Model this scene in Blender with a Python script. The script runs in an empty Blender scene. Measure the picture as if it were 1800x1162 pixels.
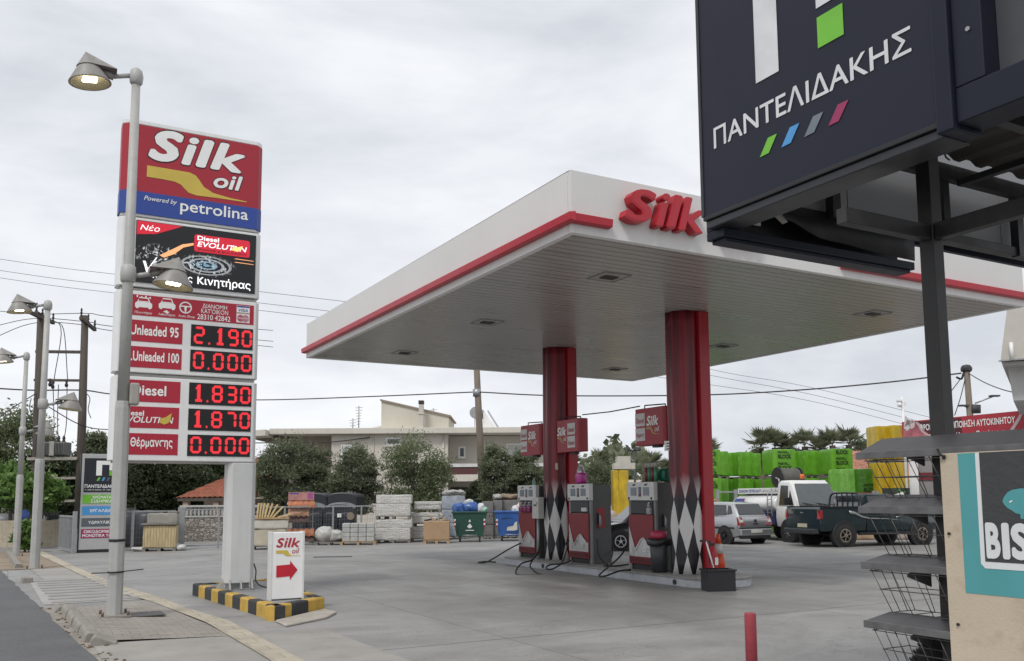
import bpy, bmesh, math, random
import numpy as np
from mathutils import Vector, Matrix, noise
R = math.radians
random.seed(7)
rng = np.random.default_rng(11)
scene = bpy.context.scene
COL = scene.collection

# ------------------------------------------------------------------ camera, sky, sun, exposure
FPX, CY, PIT, ROL, EYE = 1579.49, 700.77, 0.109467, 0.0061777, 1.68
_cp, _sp, _cr, _sr = math.cos(PIT), math.sin(PIT), math.cos(ROL), math.sin(ROL)
_up = Vector((0, -_sp, _cp)); _x = Vector((1, 0, 0)); _fw = Vector((0, _cp, _sp))
_r = _cr*_x - _sr*_up; _u = _sr*_x + _cr*_up
cam = bpy.data.cameras.new('camera'); camo = bpy.data.objects.new('camera', cam); COL.objects.link(camo)
camo.matrix_world = Matrix(((_r.x, _u.x, -_fw.x, 0), (_r.y, _u.y, -_fw.y, 0), (_r.z, _u.z, -_fw.z, EYE), (0, 0, 0, 1)))
cam.sensor_fit = 'HORIZONTAL'; cam.sensor_width = 36; cam.lens = FPX/1800*36
cam.shift_y = (CY-581)/1800; cam.clip_start = .05; cam.clip_end = 3000
scene.camera = camo

SUN_EL, SUN_AZ = R(52), R(205)          # azimuth measured clockwise from +Y (north)
world = bpy.data.worlds.new('World'); scene.world = world; world.use_nodes = True
nt = world.node_tree; nt.nodes.clear()
def wn(t, **k):
    n = nt.nodes.new(t)
    for a, b in k.items(): setattr(n, a, b)
    return n
sky = wn('ShaderNodeTexSky', sky_type='NISHITA', sun_disc=False, sun_elevation=SUN_EL, sun_rotation=SUN_AZ)
hsv = wn('ShaderNodeHueSaturation'); hsv.inputs['Saturation'].default_value = .25
tc = wn('ShaderNodeTexCoord')
mp = wn('ShaderNodeMapping'); mp.inputs['Scale'].default_value = (1.0, 1.0, 2.9); mp.inputs['Location'].default_value = (.35, .1, .55)
cn = wn('ShaderNodeTexNoise'); cn.inputs['Scale'].default_value = 2.1; cn.inputs['Detail'].default_value = 7; cn.inputs['Roughness'].default_value = .55; cn.inputs['Distortion'].default_value = .25
ramp = wn('ShaderNodeValToRGB')
ramp.color_ramp.elements[0].position = .36; ramp.color_ramp.elements[0].color = (5.6, 5.9, 6.4, 1)
ramp.color_ramp.elements[1].position = .68; ramp.color_ramp.elements[1].color = (8.9, 9.05, 9.3, 1)
e = ramp.color_ramp.elements.new(.5); e.color = (7.2, 7.45, 7.9, 1)
mix = wn('ShaderNodeMix', data_type='RGBA'); mix.inputs[0].default_value = .9
bg = wn('ShaderNodeBackground'); bg.inputs['Strength'].default_value = .1
out = wn('ShaderNodeOutputWorld')
L = nt.links.new
L(sky.outputs[0], hsv.inputs['Color']); L(tc.outputs['Generated'], mp.inputs[0]); L(mp.outputs[0], cn.inputs['Vector'])
L(cn.outputs['Fac'], ramp.inputs[0]); L(hsv.outputs[0], mix.inputs[6]); L(ramp.outputs[0], mix.inputs[7])
L(mix.outputs[2], bg.inputs['Color']); L(bg.outputs[0], out.inputs[0])
sun = bpy.data.lights.new('sun', 'SUN'); sun.energy = 1.5; sun.angle = R(14); sun.color = (1, .97, .93)
suno = bpy.data.objects.new('sun', sun); COL.objects.link(suno)
sd = Vector((math.sin(SUN_AZ)*math.cos(SUN_EL), math.cos(SUN_AZ)*math.cos(SUN_EL), math.sin(SUN_EL)))
suno.rotation_euler = sd.to_track_quat('Z', 'Y').to_euler()
scene.view_settings.view_transform = 'Standard'; scene.view_settings.look = 'None'
scene.view_settings.exposure = 0.24; scene.view_settings.gamma = 1.0; scene.view_settings.use_curve_mapping = False

# ------------------------------------------------------------------ placing helpers (photo pixel -> real point)
def ray(px, py):
    X = (px-900)/FPX; U = (CY-py)/FPX
    x = _cr*X+_sr*U; u = -_sr*X+_cr*U
    return Vector((x, _cp-u*_sp, _sp+u*_cp))
def G(px, py, z=0.0):
    d = ray(px, py); t = (z-EYE)/d.z
    return Vector((d.x*t, d.y*t, z))
def at(px, py, Y):
    d = ray(px, py); t = Y/d.y
    return Vector((d.x*t, Y, EYE+d.z*t))
def zr(px, py, Y): return at(px, py, Y).z
def gp(px, Y): 
    p = at(px, 890, Y); return Vector((p.x, Y, 0))
YAW = 0.510935
FU = Vector((-math.sin(YAW), math.cos(YAW), 0)); FV = Vector((math.cos(YAW), math.sin(YAW), 0)); FO = Vector((.844, 12.21, 0))
def F(x, y, z=0.0): return FO+FV*x+FU*y+Vector((0, 0, z))       # the petrol station's own grid

# ------------------------------------------------------------------ mesh helpers
class MB:
    def __init__(s): s.v = []; s.f = []; s.sm = []; s.crisp = False
    def add(s, vs, fs, smooth=False):
        n = len(s.v); s.v += [tuple(p) for p in vs]; s.f += [tuple(i+n for i in f) for f in fs]; s.sm += [smooth]*len(fs); return s
    def box(s, a, b, M=None, taper=None):
        x0, y0, z0 = a; x1, y1, z1 = b
        vs = [(x0, y0, z0), (x1, y0, z0), (x1, y1, z0), (x0, y1, z0), (x0, y0, z1), (x1, y0, z1), (x1, y1, z1), (x0, y1, z1)]
        if taper:
            cx, cy = (x0+x1)/2, (y0+y1)/2
            vs = [((x-cx)*(taper[0] if z == z1 else 1)+cx, (y-cy)*(taper[1] if z == z1 else 1)+cy, z) for x, y, z in vs]
        if M: vs = [M @ Vector(p) for p in vs]
        return s.add(vs, [(0, 3, 2, 1), (4, 5, 6, 7), (0, 1, 5, 4), (1, 2, 6, 5), (2, 3, 7, 6), (3, 0, 4, 7)])
    def cbox(s, c, d, M=None): return s.box([c[i]-d[i]/2 for i in range(3)], [c[i]+d[i]/2 for i in range(3)], M)
    def bar(s, p, q, w, h=None):
        p, q = Vector(p), Vector(q); d = q-p; h = h or w
        up = Vector((0, 0, 1)) if abs(d.normalized().z) < .95 else Vector((1, 0, 0))
        a = d.cross(up).normalized()*w/2; b = a.cross(d).normalized()*h/2
        vs = [p-a-b, p+a-b, p+a+b, p-a+b, q-a-b, q+a-b, q+a+b, q-a+b]
        return s.add(vs, [(0, 1, 2, 3), (4, 7, 6, 5), (0, 4, 5, 1), (1, 5, 6, 2), (2, 6, 7, 3), (3, 7, 4, 0)])
    def cyl(s, p, q, r, r2=None, n=16, caps=True): return s.tube([p, q], [r, r if r2 is None else r2], n, caps)
    def tube(s, pts, r, n=8, caps=True):
        pts = [Vector(p) for p in pts]; k = len(pts)
        rs = r if isinstance(r, (list, tuple)) else [r]*k
        vs = []; ref = None
        for i, p in enumerate(pts):
            t = (pts[min(i+1, k-1)]-pts[max(i-1, 0)]).normalized()
            if ref is None: ref = Vector((0, 0, 1)) if abs(t.z) < .9 else Vector((1, 0, 0))
            a = t.cross(ref)
            if a.length < 1e-5: a = t.orthogonal()
            a.normalize(); b = a.cross(t).normalized(); ref = b
            for j in range(n):
                w = 2*math.pi*j/n; vs.append(p+(a*math.cos(w)+b*math.sin(w))*rs[i])
        fs = []
        for i in range(k-1):
            for j in range(n): fs.append((i*n+j, i*n+(j+1) % n, (i+1)*n+(j+1) % n, (i+1)*n+j))
        s.add(vs, fs, True)
        if caps:
            m = len(s.v)-len(vs)
            s.f.append(tuple(m+j for j in reversed(range(n)))); s.sm.append(False)
            s.f.append(tuple(m+(k-1)*n+j for j in range(n))); s.sm.append(False)
        return s
    def lathe(s, prof, n=24, M=None, smooth=True, caps=True):
        vs = []
        for r_, z in prof:
            for j in range(n): vs.append(Vector((r_*math.cos(2*math.pi*j/n), r_*math.sin(2*math.pi*j/n), z)))
        if M: vs = [M @ p for p in vs]
        fs = [(i*n+j, i*n+(j+1) % n, (i+1)*n+(j+1) % n, (i+1)*n+j) for i in range(len(prof)-1) for j in range(n)]
        s.add(vs, fs, smooth)
        if caps:
            m = len(s.v)-len(vs)
            s.f.append(tuple(m+j for j in reversed(range(n)))); s.sm.append(False)
            s.f.append(tuple(m+(len(prof)-1)*n+j for j in range(n))); s.sm.append(False)
        return s
    def prism(s, poly, o, a, b, c, h):
        """poly in (a,b) axes from origin o, extruded by h along c"""
        o, a, b, c = Vector(o), Vector(a), Vector(b), Vector(c); n = len(poly)
        vs = [o+a*p+b*q for p, q in poly]+[o+a*p+b*q+c*h for p, q in poly]
        fs = [tuple(range(n)), tuple(reversed(range(n, 2*n)))]+[(i, i+n, (i+1) % n+n, (i+1) % n) for i in range(n)]
        return s.add(vs, fs)
    def face(s, pts): return s.add(pts, [tuple(range(len(pts)))])
    def loft(s, rings, smooth=True, caps=True, closed=True):
        n = len(rings[0]); vs = [p for r_ in rings for p in r_]; fs = []
        for i in range(len(rings)-1):
            for j in range(n if closed else n-1): fs.append((i*n+j, i*n+(j+1) % n, (i+1)*n+(j+1) % n, (i+1)*n+j))
        s.add(vs, fs, smooth)
        if caps:
            m = len(s.v)-len(vs)
            s.f.append(tuple(m+j for j in reversed(range(n)))); s.sm.append(smooth)
            s.f.append(tuple(m+(len(rings)-1)*n+j for j in range(n))); s.sm.append(smooth)
        return s
    def lump(s, c, d, seed=0, amp=.06, n=7, sq=4.0, fr=1.6):
        """rounded, creased block (wrapped load, sack, bag)"""
        s.crisp = s.crisp or sq >= 16
        vs = []; fs = []; off = Vector((seed*7.3, seed*3.1, seed*1.7))
        for ax in range(3):
            for sg in (-1, 1):
                m = len(vs)
                for i in range(n+1):
                    for j in range(n+1):
                        p = [0, 0, 0]; p[ax] = sg; p[(ax+1) % 3] = -1+2*i/n; p[(ax+2) % 3] = (-1+2*j/n)
                        q = Vector(p); l = (abs(q.x)**sq+abs(q.y)**sq+abs(q.z)**sq)**(1/sq); q /= l
                        w = Vector((q.x*d[0]/2, q.y*d[1]/2, q.z*d[2]/2))
                        k = noise.noise_vector(w*fr*2.2+off)*amp+noise.noise_vector(w*fr*7+off)*amp*.35
                        w = w+k; w.z = max(w.z, -d[2]/2) ; vs.append(w+Vector(c))
                for i in range(n):
                    for j in range(n):
                        a = m+i*(n+1)+j; f = (a, a+n+1, a+n+2, a+1)
                        fs.append(f if sg > 0 else f[::-1])
        return s.add(vs, fs, True)
    def build(s, name, mat, parent=None, bevel=0, xf=None, segs=2):
        me = bpy.data.meshes.new(name); me.from_pydata(s.v, [], s.f)
        me.polygons.foreach_set('use_smooth', s.sm)
        bm = bmesh.new(); bm.from_mesh(me)
        if not s.crisp: bmesh.ops.remove_doubles(bm, verts=bm.verts, dist=1e-5)
        if not s.crisp: bmesh.ops.recalc_face_normals(bm, faces=bm.faces)
        bm.to_mesh(me); bm.free()
        me.materials.append(mat)
        o = bpy.data.objects.new(name, me); COL.objects.link(o)
        if parent: o.parent = parent
        if bevel:
            b = o.modifiers.new('bevel', 'BEVEL'); b.width = bevel; b.segments = segs; b.limit_method = 'ANGLE'; b.angle_limit = R(40); b.harden_normals = False
        return o
def tag(o, label=None, cat=None, group=None, kind=None):
    if label: o['label'] = label
    if cat: o['category'] = cat
    if group: o['group'] = group
    if kind: o['kind'] = kind
    return o
def thing(name, label, cat, loc=(0, 0, 0), rz=0.0, group=None):
    o = bpy.data.objects.new(name, None); COL.objects.link(o); o.location = loc; o.rotation_euler = (0, 0, rz); o.empty_display_size = .2
    return tag(o, label, cat, group)
def solo(mb, name, mat, label, cat, loc=(0, 0, 0), rz=0.0, group=None, bevel=0):
    o = mb.build(name, mat, None, bevel); o.location = loc; o.rotation_euler = (0, 0, rz)
    return tag(o, label, cat, group)
def loc_of(o, pts):
    m = (Matrix.Translation(o.location) @ o.rotation_euler.to_matrix().to_4x4()).inverted()
    return [m @ Vector(p) for p in pts]
def copy_tree(o, parent=None):
    c = o.copy(); COL.objects.link(c)
    if parent: c.parent = parent
    for ch in list(o.children): copy_tree(ch, c)
    return c
def spline(pts, n=8):
    pts = [Vector(p) for p in pts]; P = [pts[0]*2-pts[1]]+pts+[pts[-1]*2-pts[-2]]; o = []
    for i in range(1, len(P)-2):
        for j in range(n):
            t = j/n; a, b, c, d = P[i-1:i+3]
            o.append(.5*((2*b)+(c-a)*t+(2*a-5*b+4*c-d)*t*t+(3*b-a-3*c+d)*t**3))
    o.append(pts[-1]); return o
TXT = {}
LOOK = str.maketrans('ΑΚΕΗΙΟΡΤΝΜΧΥΖΒ', 'AKEHIOPTNMXYZB')      # same letter shapes, cleaner outlines
def text(parent, s, mat, o, r, up, w=None, h=.1, off=.004, bold=0.0, shear=0.0, depth=0.0, name='lettering', align='L', spacing=1.0):
    s = s.translate(LOOK); key = (s, bold, shear, depth > 0, spacing)
    if key not in TXT:
        cu = bpy.data.curves.new('t', 'FONT'); cu.body = s; cu.shear = shear; cu.space_character = spacing*(1+bold*.9); cu.resolution_u = 4
        if depth: cu.extrude = .5
        ob = bpy.data.objects.new('t', cu); me = bpy.data.meshes.new_from_object(ob)
        v0 = [v.co.copy() for v in me.vertices]; f0 = [tuple(p.vertices) for p in me.polygons]
        bpy.data.objects.remove(ob); bpy.data.meshes.remove(me)
        sh = [(0, 0)]                        # a heavier weight: the outline struck several times, each a hair above the last
        if abs(bold) > .002:
            m = 16 if bold >= .035 else 8 if bold >= .015 else 4
            sh += [(bold*math.cos(2*math.pi*i/m), bold*math.sin(2*math.pi*i/m)) for i in range(m)]
        vs, fs = [], []
        for i, (dx, dy) in enumerate(sh):
            n = len(vs); k = 1-.006*i if depth else 1
            vs += [Vector((v.x+dx, v.y+dy, (v.z*k if depth else .00012*i))) for v in v0]; fs += [tuple(j+n for j in f) for f in f0]
        TXT[key] = (vs, fs)
    vs, fs = TXT[key]
    x0 = min(v.x for v in vs); x1 = max(v.x for v in vs); y0 = min(v.y for v in vs); y1 = max(v.y for v in vs)
    sy = h/(y1-y0); sx = (w/(x1-x0)) if w else sy
    W = sx*(x1-x0)
    ax = {'L': 0, 'C': -W/2, 'R': -W}[align]
    o, r, up = Vector(o), Vector(r), Vector(up); nrm = r.cross(up)
    me = MB(); me.add([o+r*((v.x-x0)*sx+ax)+up*((v.y-y0)*sy)+nrm*(off+((v.z+.5)*depth if depth else v.z)) for v in vs], fs)
    m2 = bpy.data.meshes.new(name); m2.from_pydata(me.v, [], me.f); m2.materials.append(mat)
    ob = bpy.data.objects.new(name, m2); COL.objects.link(ob)
    if parent: ob.parent = parent
    return ob
def flat(parent, name, mat, pts, o, r, up, off=.003, thick=.002):
    """thin sticker-like plate with outline pts (a,b) on the plane o,r,up"""
    o, r, up = Vector(o), Vector(r), Vector(up); n = r.cross(up)
    return MB().prism(pts, o+n*off, r, up, n, thick).build(name, mat, parent)
def rect(x0, y0, x1, y1): return [(x0, y0), (x1, y0), (x1, y1), (x0, y1)]
def rrect(x0, y0, x1, y1, r, n=5):
    o = []
    for cx, cy, a in ((x1-r, y1-r, 0), (x0+r, y1-r, 90), (x0+r, y0+r, 180), (x1-r, y0+r, 270)):
        for i in range(n+1): o.append((cx+r*math.cos(R(a+90*i/n)), cy+r*math.sin(R(a+90*i/n))))
    return o
def circ(cx, cy, r, n=20, ry=None): return [(cx+r*math.cos(2*math.pi*i/n), cy+(ry or r)*math.sin(2*math.pi*i/n)) for i in range(n)]

# ------------------------------------------------------------------ materials
MATS = {}
class NT:
    def __init__(s, key):
        s.m = bpy.data.materials.new(key); s.m.use_nodes = True; s.t = s.m.node_tree; s.t.nodes.clear()
        s.o = s.n('ShaderNodeOutputMaterial'); s.p = s.n('ShaderNodeBsdfPrincipled'); s.l(s.p.outputs[0], s.o.inputs[0])
    def n(s, t, **k):
        x = s.t.nodes.new(t)
        for a, b in k.items(): setattr(x, a, b)
        return x
    def l(s, a, b): s.t.links.new(a, b)
    def co(s, scale=(1, 1, 1), rot=(0, 0, 0), kind='Object'):
        c = s.n('ShaderNodeTexCoord'); m = s.n('ShaderNodeMapping'); m.inputs['Scale'].default_value = scale; m.inputs['Rotation'].default_value = rot
        s.l(c.outputs[kind], m.inputs[0]); return m.outputs[0]
    def noise(s, vec, sc, det=5, rough=.55, dist=0):
        x = s.n('ShaderNodeTexNoise'); x.inputs['Scale'].default_value = sc; x.inputs['Detail'].default_value = det; x.inputs['Roughness'].default_value = rough; x.inputs['Distortion'].default_value = dist
        s.l(vec, x.inputs['Vector']); return x.outputs['Fac']
    def rng(s, v, a, b, c=0, d=1):
        x = s.n('ShaderNodeMapRange'); x.clamp = True
        for i, k in enumerate((a, b, c, d)): x.inputs[i+1].default_value = k
        s.l(v, x.inputs[0]); return x.outputs[0]
    def mix(s, f, a, b, mode='MIX'):
        x = s.n('ShaderNodeMix', data_type='RGBA', blend_type=mode)
        for k, i in ((f, 0), (a, 6), (b, 7)):
            if isinstance(k, (int, float)): x.inputs[i].default_value = k if i == 0 else (k, k, k, 1)
            elif isinstance(k, tuple): x.inputs[i].default_value = (*k[:3], 1)
            else: s.l(k, x.inputs[i])
        return x.outputs[2]
    def math(s, op, a, b=None, c=None):
        x = s.n('ShaderNodeMath', operation=op)
        for i, k in enumerate((a, b, c)):
            if k is None: continue
            if isinstance(k, (int, float)): x.inputs[i].default_value = k
            else: s.l(k, x.inputs[i])
        return x.outputs[0]
    def sep(s, v):
        x = s.n('ShaderNodeSeparateXYZ'); s.l(v, x.inputs[0]); return x.outputs
    def bump(s, h, st=.2, d=.02):
        x = s.n('ShaderNodeBump'); x.inputs['Strength'].default_value = st; x.inputs['Distance'].default_value = d
        s.l(h, x.inputs['Height']); s.l(x.outputs[0], s.p.inputs['Normal'])
    def set(s, **k):
        for a, b in k.items():
            i = s.p.inputs[a.replace('_', ' ')]
            if isinstance(b, (int, float)): i.default_value = b
            elif isinstance(b, tuple): i.default_value = (*b[:3], 1)
            else: s.l(b, i)
def M(key, col=None, rough=.6, metal=0.0, var=.1, sc=4, bump=0.0, bsc=40, streak=0.0, spec=.5, alpha=None, trans=0.0, stretch=(1, 1, 1), dirt=None, coat=0.0):
    if key in MATS: return MATS[key]
    t = NT(key); c = t.co(stretch)
    f = t.rng(t.noise(c, sc, 6), .3, .7)
    a = tuple(x*(1-var) for x in col); b = tuple(min(1, x*(1+var)) for x in col)
    k = t.mix(f, a, b)
    if dirt:
        g = t.rng(t.noise(c, sc*2.7, 8, .65), .52, .72); k = t.mix(t.math('MULTIPLY', g, dirt[1]), k, dirt[0])
    if streak:
        s2 = t.co((9, 9, .5)); g = t.rng(t.noise(s2, 1.2, 5), .48, .75, 0, streak); k = t.mix(g, k, tuple(x*.45 for x in col))
    t.set(Base_Color=k, Roughness=t.rng(f, 0, 1, max(.03, rough-.07), min(1, rough+.07)), Metallic=metal, Specular_IOR_Level=spec)
    if coat: t.set(Coat_Weight=coat, Coat_Roughness=.08)
    if trans: t.set(Transmission_Weight=trans)
    if bump: t.bump(t.noise(c, bsc, 4), bump)
    MATS[key] = t.m; return t.m
def E(key, col, strength, grid=0):
    if key in MATS: return MATS[key]
    t = NT(key); t.set(Base_Color=tuple(x*.3 for x in col), Roughness=.5, Emission_Color=tuple(col))
    if grid:
        x, y, z = t.sep(t.co((1/grid, 1/grid, 1/grid)))
        a = t.math('GREATER_THAN', t.math('ABSOLUTE', t.math('SUBTRACT', t.math('FRACT', x), .5)), .4)
        b = t.math('GREATER_THAN', t.math('ABSOLUTE', t.math('SUBTRACT', t.math('FRACT', z), .5)), .4)
        t.set(Emission_Strength=t.math('MULTIPLY', t.math('SUBTRACT', 1.0, t.math('MAXIMUM', a, b)), strength))
    else: t.set(Emission_Strength=strength)
    MATS[key] = t.m; return t.m

white = M('white_paint', (.74, .74, .72), .45, var=.04, sc=1.5, streak=.12)
sign_white = M('sign_white', (.8, .8, .79), .4, var=.03, streak=.08)
red_vinyl = M('red_vinyl', (.36, .014, .03), .42, var=.06, sc=2)
blue_vinyl = M('blue_vinyl', (.022, .06, .3), .42, var=.05)
yellow_vinyl = M('gold_vinyl', (.58, .43, .07), .45, var=.05)
white_vinyl = M('white_vinyl', (.82, .82, .8), .45, var=.03)
black_vinyl = M('black_vinyl', (.012, .012, .014), .5, var=.1)
pole_grey = M('pole_grey_paint', (.4, .4, .385), .5, var=.08, sc=3, streak=.18, dirt=((.3, .26, .19), .35))
lamp_grey = M('lamp_grey_paint', (.27, .26, .24), .5, var=.12, sc=6, dirt=((.2, .16, .1), .5))
dark_metal = M('dark_frame_metal', (.05, .05, .052), .55, metal=.0, var=.3, sc=5, dirt=((.1, .085, .07), .4))
black_rubber = M('black_rubber', (.012, .012, .013), .55, var=.2)
black_plastic = M('black_plastic', (.016, .016, .018), .4, var=.2)
steel = M('galvanised_steel', (.34, .35, .36), .42, metal=.6, var=.15, sc=6)
chrome = M('brushed_steel', (.55, .55, .56), .28, metal=.9, var=.1, sc=8)
fence_grey = M('fence_grey', (.3, .31, .32), .5, var=.12, sc=5, dirt=((.2, .15, .1), .3))
wood = M('old_wood', (.2, .165, .13), .85, var=.25, sc=3, bump=.4, bsc=20, stretch=(4, 4, .4))
dark_wood = M('tarred_wood', (.085, .07, .058), .85, var=.3, sc=3, bump=.4, bsc=20, stretch=(4, 4, .4))
pallet_wood = M('pallet_wood', (.4, .27, .14), .8, var=.2, sc=6)
cable_mat = M('cable_black', (.035, .035, .04), .6)
glass_dark = M('dark_glass', (.025, .03, .033), .06, var=.1, spec=.8)
tyre_mat = M('tyre_rubber', (.02, .02, .02), .8, var=.25, sc=10)
concrete_kerb = M('kerb_concrete', (.27, .25, .22), .85, var=.16, sc=5, bump=.35, bsc=30, dirt=((.16, .14, .12), .5))
blockgrey = M('block_grey', (.42, .42, .4), .85, var=.12, sc=5, bump=.3, bsc=30)

# ------------------------------------------------------------------ the setting: ground, road, pavement, hills
def ground_mat():
    t = NT('forecourt_concrete'); c = t.co(); x, y, z = t.sep(c)
    n1 = t.rng(t.noise(c, .16, 6, .6), .35, .68); n2 = t.rng(t.noise(t.co((1, .35, 1)), .9, 7, .62, .3), .36, .66)
    k = t.mix(n1, (.21, .206, .198), (.335, .33, .317)); k = t.mix(t.math('MULTIPLY', n2, .65), k, (.275, .27, .262))
    n3 = t.rng(t.noise(t.co((.8, 1.3, 1), (0, 0, .4)), .55, 9, .66, 1.2), .34, .68); k = t.mix(n3, t.mix(1.0, k, (.74, .735, .73), 'MULTIPLY'), t.mix(1.0, k, (1.16, 1.16, 1.16), 'MULTIPLY'))
    fine = t.rng(t.noise(c, 22, 4, .7), .3, .7); k = t.mix(.16, k, t.mix(fine, (.16, .155, .15), (.5, .49, .47)))
    # oily, worn band along the pump island
    dx = t.math('SUBTRACT', x, 2.4); dy = t.math('SUBTRACT', y, 4.4)
    d = t.math('ADD', t.math('MULTIPLY', t.math('MULTIPLY', dx, dx), .085), t.math('MULTIPLY', t.math('MULTIPLY', dy, dy), .03))
    m = t.math('MULTIPLY', t.rng(d, 0, 1.15, 1, 0), t.rng(t.noise(t.co((1.2, .4, 1)), .8, 6, .6), .28, .62))
    k = t.mix(t.math('MULTIPLY', m, .7), k, (.12, .114, .107))
    sp = t.rng(t.noise(t.co((1, 1, 1)), 2.3, 8, .7), .66, .74); k = t.mix(t.math('MULTIPLY', sp, .6), k, (.13, .125, .12))
    pale = t.rng(t.noise(t.co((.5, 1.6, 1), (0, 0, .5)), .7, 7, .66), .6, .78); k = t.mix(t.math('MULTIPLY', pale, .5), k, (.46, .455, .44))
    # faint curved tyre tracks
    wv = t.n('ShaderNodeTexWave', wave_type='RINGS', rings_direction='Z'); wv.inputs['Scale'].default_value = .11; wv.inputs['Distortion'].default_value = 1.2; wv.inputs['Detail'].default_value = 3; t.l(t.co((1, .55, 1), (0, 0, .3)), wv.inputs['Vector'])
    tk_ = t.math('MULTIPLY', t.rng(wv.outputs['Fac'], .86, .97), t.rng(t.noise(c, .5, 5), .42, .62)); k = t.mix(t.math('MULTIPLY', tk_, .3), k, (.12, .117, .112))
    # saw-cut joints
    def joint(v, off, per, w, amp):
        v = t.math('ADD', v, t.math('MULTIPLY', t.noise(c, 1.1, 3), amp))
        f = t.math('FRACT', t.math('DIVIDE', t.math('ADD', v, off), per))
        return t.math('GREATER_THAN', t.math('ABSOLUTE', t.math('SUBTRACT', f, .5)), .5-w/per/2)
    j = t.math('MAXIMUM', joint(y, .55, 5.9, .035, .08), t.math('MULTIPLY', joint(x, 1.35, 5.2, .025, .08), .6))
    crack = t.math('LESS_THAN', t.math('ABSOLUTE', t.math('SUBTRACT', t.noise(c, .33, 5, .6), .5)), .0012)
    j = t.math('MAXIMUM', j, t.math('MULTIPLY', crack, .45))
    k = t.mix(t.math('MULTIPLY', j, .75), k, (.07, .066, .06))
    t.set(Base_Color=k, Roughness=t.math('SUBTRACT', t.rng(n2, 0, 1, .5, .78), t.math('MULTIPLY', m, .22)), Specular_IOR_Level=.45)
    t.bump(t.math('SUBTRACT', fine, t.math('MULTIPLY', j, 1.5)), .12, .01)
    return t.m
def asphalt_mat():
    t = NT('asphalt'); c = t.co()
    k = t.mix(t.rng(t.noise(c, .9, 8, .65), .3, .7), (.058, .059, .062), (.115, .117, .12))
    g = t.noise(c, 70, 3, .7); k = t.mix(.35, k, t.mix(t.rng(g, .3, .7), (.04, .04, .042), (.27, .27, .27)))
    t.set(Base_Color=k, Roughness=.85); t.bump(g, .5, .01); return t.m
def paver_mat(key, col, bw, bh, rot=0, var=.2):
    t = NT(key); c = t.co((1, 1, 1), (0, 0, rot)); b = t.n('ShaderNodeTexBrick')
    b.inputs['Scale'].default_value = 1; b.inputs['Brick Width'].default_value = bw; b.inputs['Row Height'].default_value = bh; b.inputs['Mortar Size'].default_value = .008; b.inputs['Bias'].default_value = 0
    b.inputs['Color1'].default_value = (*[x*(1-var) for x in col], 1); b.inputs['Color2'].default_value = (*[x*(1+var) for x in col], 1); b.inputs['Mortar'].default_value = (*[x*.42 for x in col], 1)
    t.l(c, b.inputs['Vector'])
    n = t.rng(t.noise(c, 1.3, 7, .65), .3, .7); k = t.mix(.5, b.outputs['Color'], t.mix(n, tuple(x*.6 for x in col), tuple(min(1, x*1.3) for x in col)))
    t.set(Base_Color=k, Roughness=.88); t.bump(t.math('SUBTRACT', t.noise(c, 30, 4), t.math('MULTIPLY', b.outputs['Fac'], 1.2)), .3, .012); return t.m
def struct(mb, name, mat, frame=True):
    o = mb.build(name, mat)
    if frame: o.location = FO; o.rotation_euler = (0, 0, YAW)
    return tag(o, kind='structure')
mb = MB(); mb.face([(-900, -900, 0), (900, -900, 0), (900, 900, 0), (-900, 900, 0)]); struct(mb, 'ground', ground_mat())
# road with a ragged asphalt edge
edge = []
for i in range(260):
    y = -16+i*.42
    edge.append((-5.79-.065*(y-.4)+.05*noise.noise((y*1.1, 0, 3))+.035*noise.noise((y*4.3, 2, 3))+.02*noise.noise((y*11, 5, 3)), y, .006))
mb = MB(); n = len(edge); mb.add(edge+[(-15.5, p[1], .006) for p in edge], [(i, i+1, n+i+1, n+i) for i in range(n-1)]); struct(mb, 'road', asphalt_mat())
# pavement: a paver patch that rises to the kerb, plain slabs beside it
pav = paver_mat('pavement_pavers', (.3, .272, .24), .2, .1, .0)
mb = MB(); N = 12
P0 = [(-5.72, 1.62), (-5.86, 5.25), (-4.52, 6.2), (-4.2, 1.3)]
gv = []
for i in range(N+1):
    for j in range(N+1):
        s, r_ = i/N, j/N
        x = (P0[0][0]*(1-s)+P0[1][0]*s)*(1-r_)+(P0[3][0]*(1-s)+P0[2][0]*s)*r_
        y = (P0[0][1]*(1-s)+P0[1][1]*s)*(1-r_)+(P0[3][1]*(1-s)+P0[2][1]*s)*r_
        gv.append((x, y, .012+.085*(1-r_)**1.3*min(1, (1-abs(2*s-1))*9+.25)))
mb.add(gv, [(i*(N+1)+j, i*(N+1)+j+1, (i+1)*(N+1)+j+1, (i+1)*(N+1)+j) for i in range(N) for j in range(N)], True)
struct(mb, 'pavement', pav)
slab = M('slab_concrete', (.31, .295, .27), .85, var=.14, sc=1.2, bump=.25, bsc=25, dirt=((.2, .185, .16), .4))
mb = MB(); mb.face([(-5.78, -14, .008), (-2.6, -14, .008), (-3.05, 1.25, .008), (-5.74, 1.55, .008)]); mb.face([(-5.9, 10.9, .008), (-4.7, 10.9, .008), (-4.9, 15, .008), (-6.1, 15, .008)])
struct(mb, 'pavement_slab', slab)
tact = paver_mat('tactile_pavers', (.43, .385, .3), .3, .3, 0, .14)
low = [(445, 1145), (362, 1096), (262, 1057.5), (211, 1045), (138, 1010), (66, 975)]; hi = [(474, 1132), (404, 1094), (327, 1070), (277, 1050), (209, 1030.5), (138, 1000), (72, 968)]
lo = [G(*p) for p in low]; hh = [G(*p) for p in hi]
lw = [F(-4.23, -8)]+lo; hw = [F(-3.93, -8)]+hh
inv = (Matrix.Translation(FO) @ Matrix.Rotation(YAW, 4, 'Z')).inverted()
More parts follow.
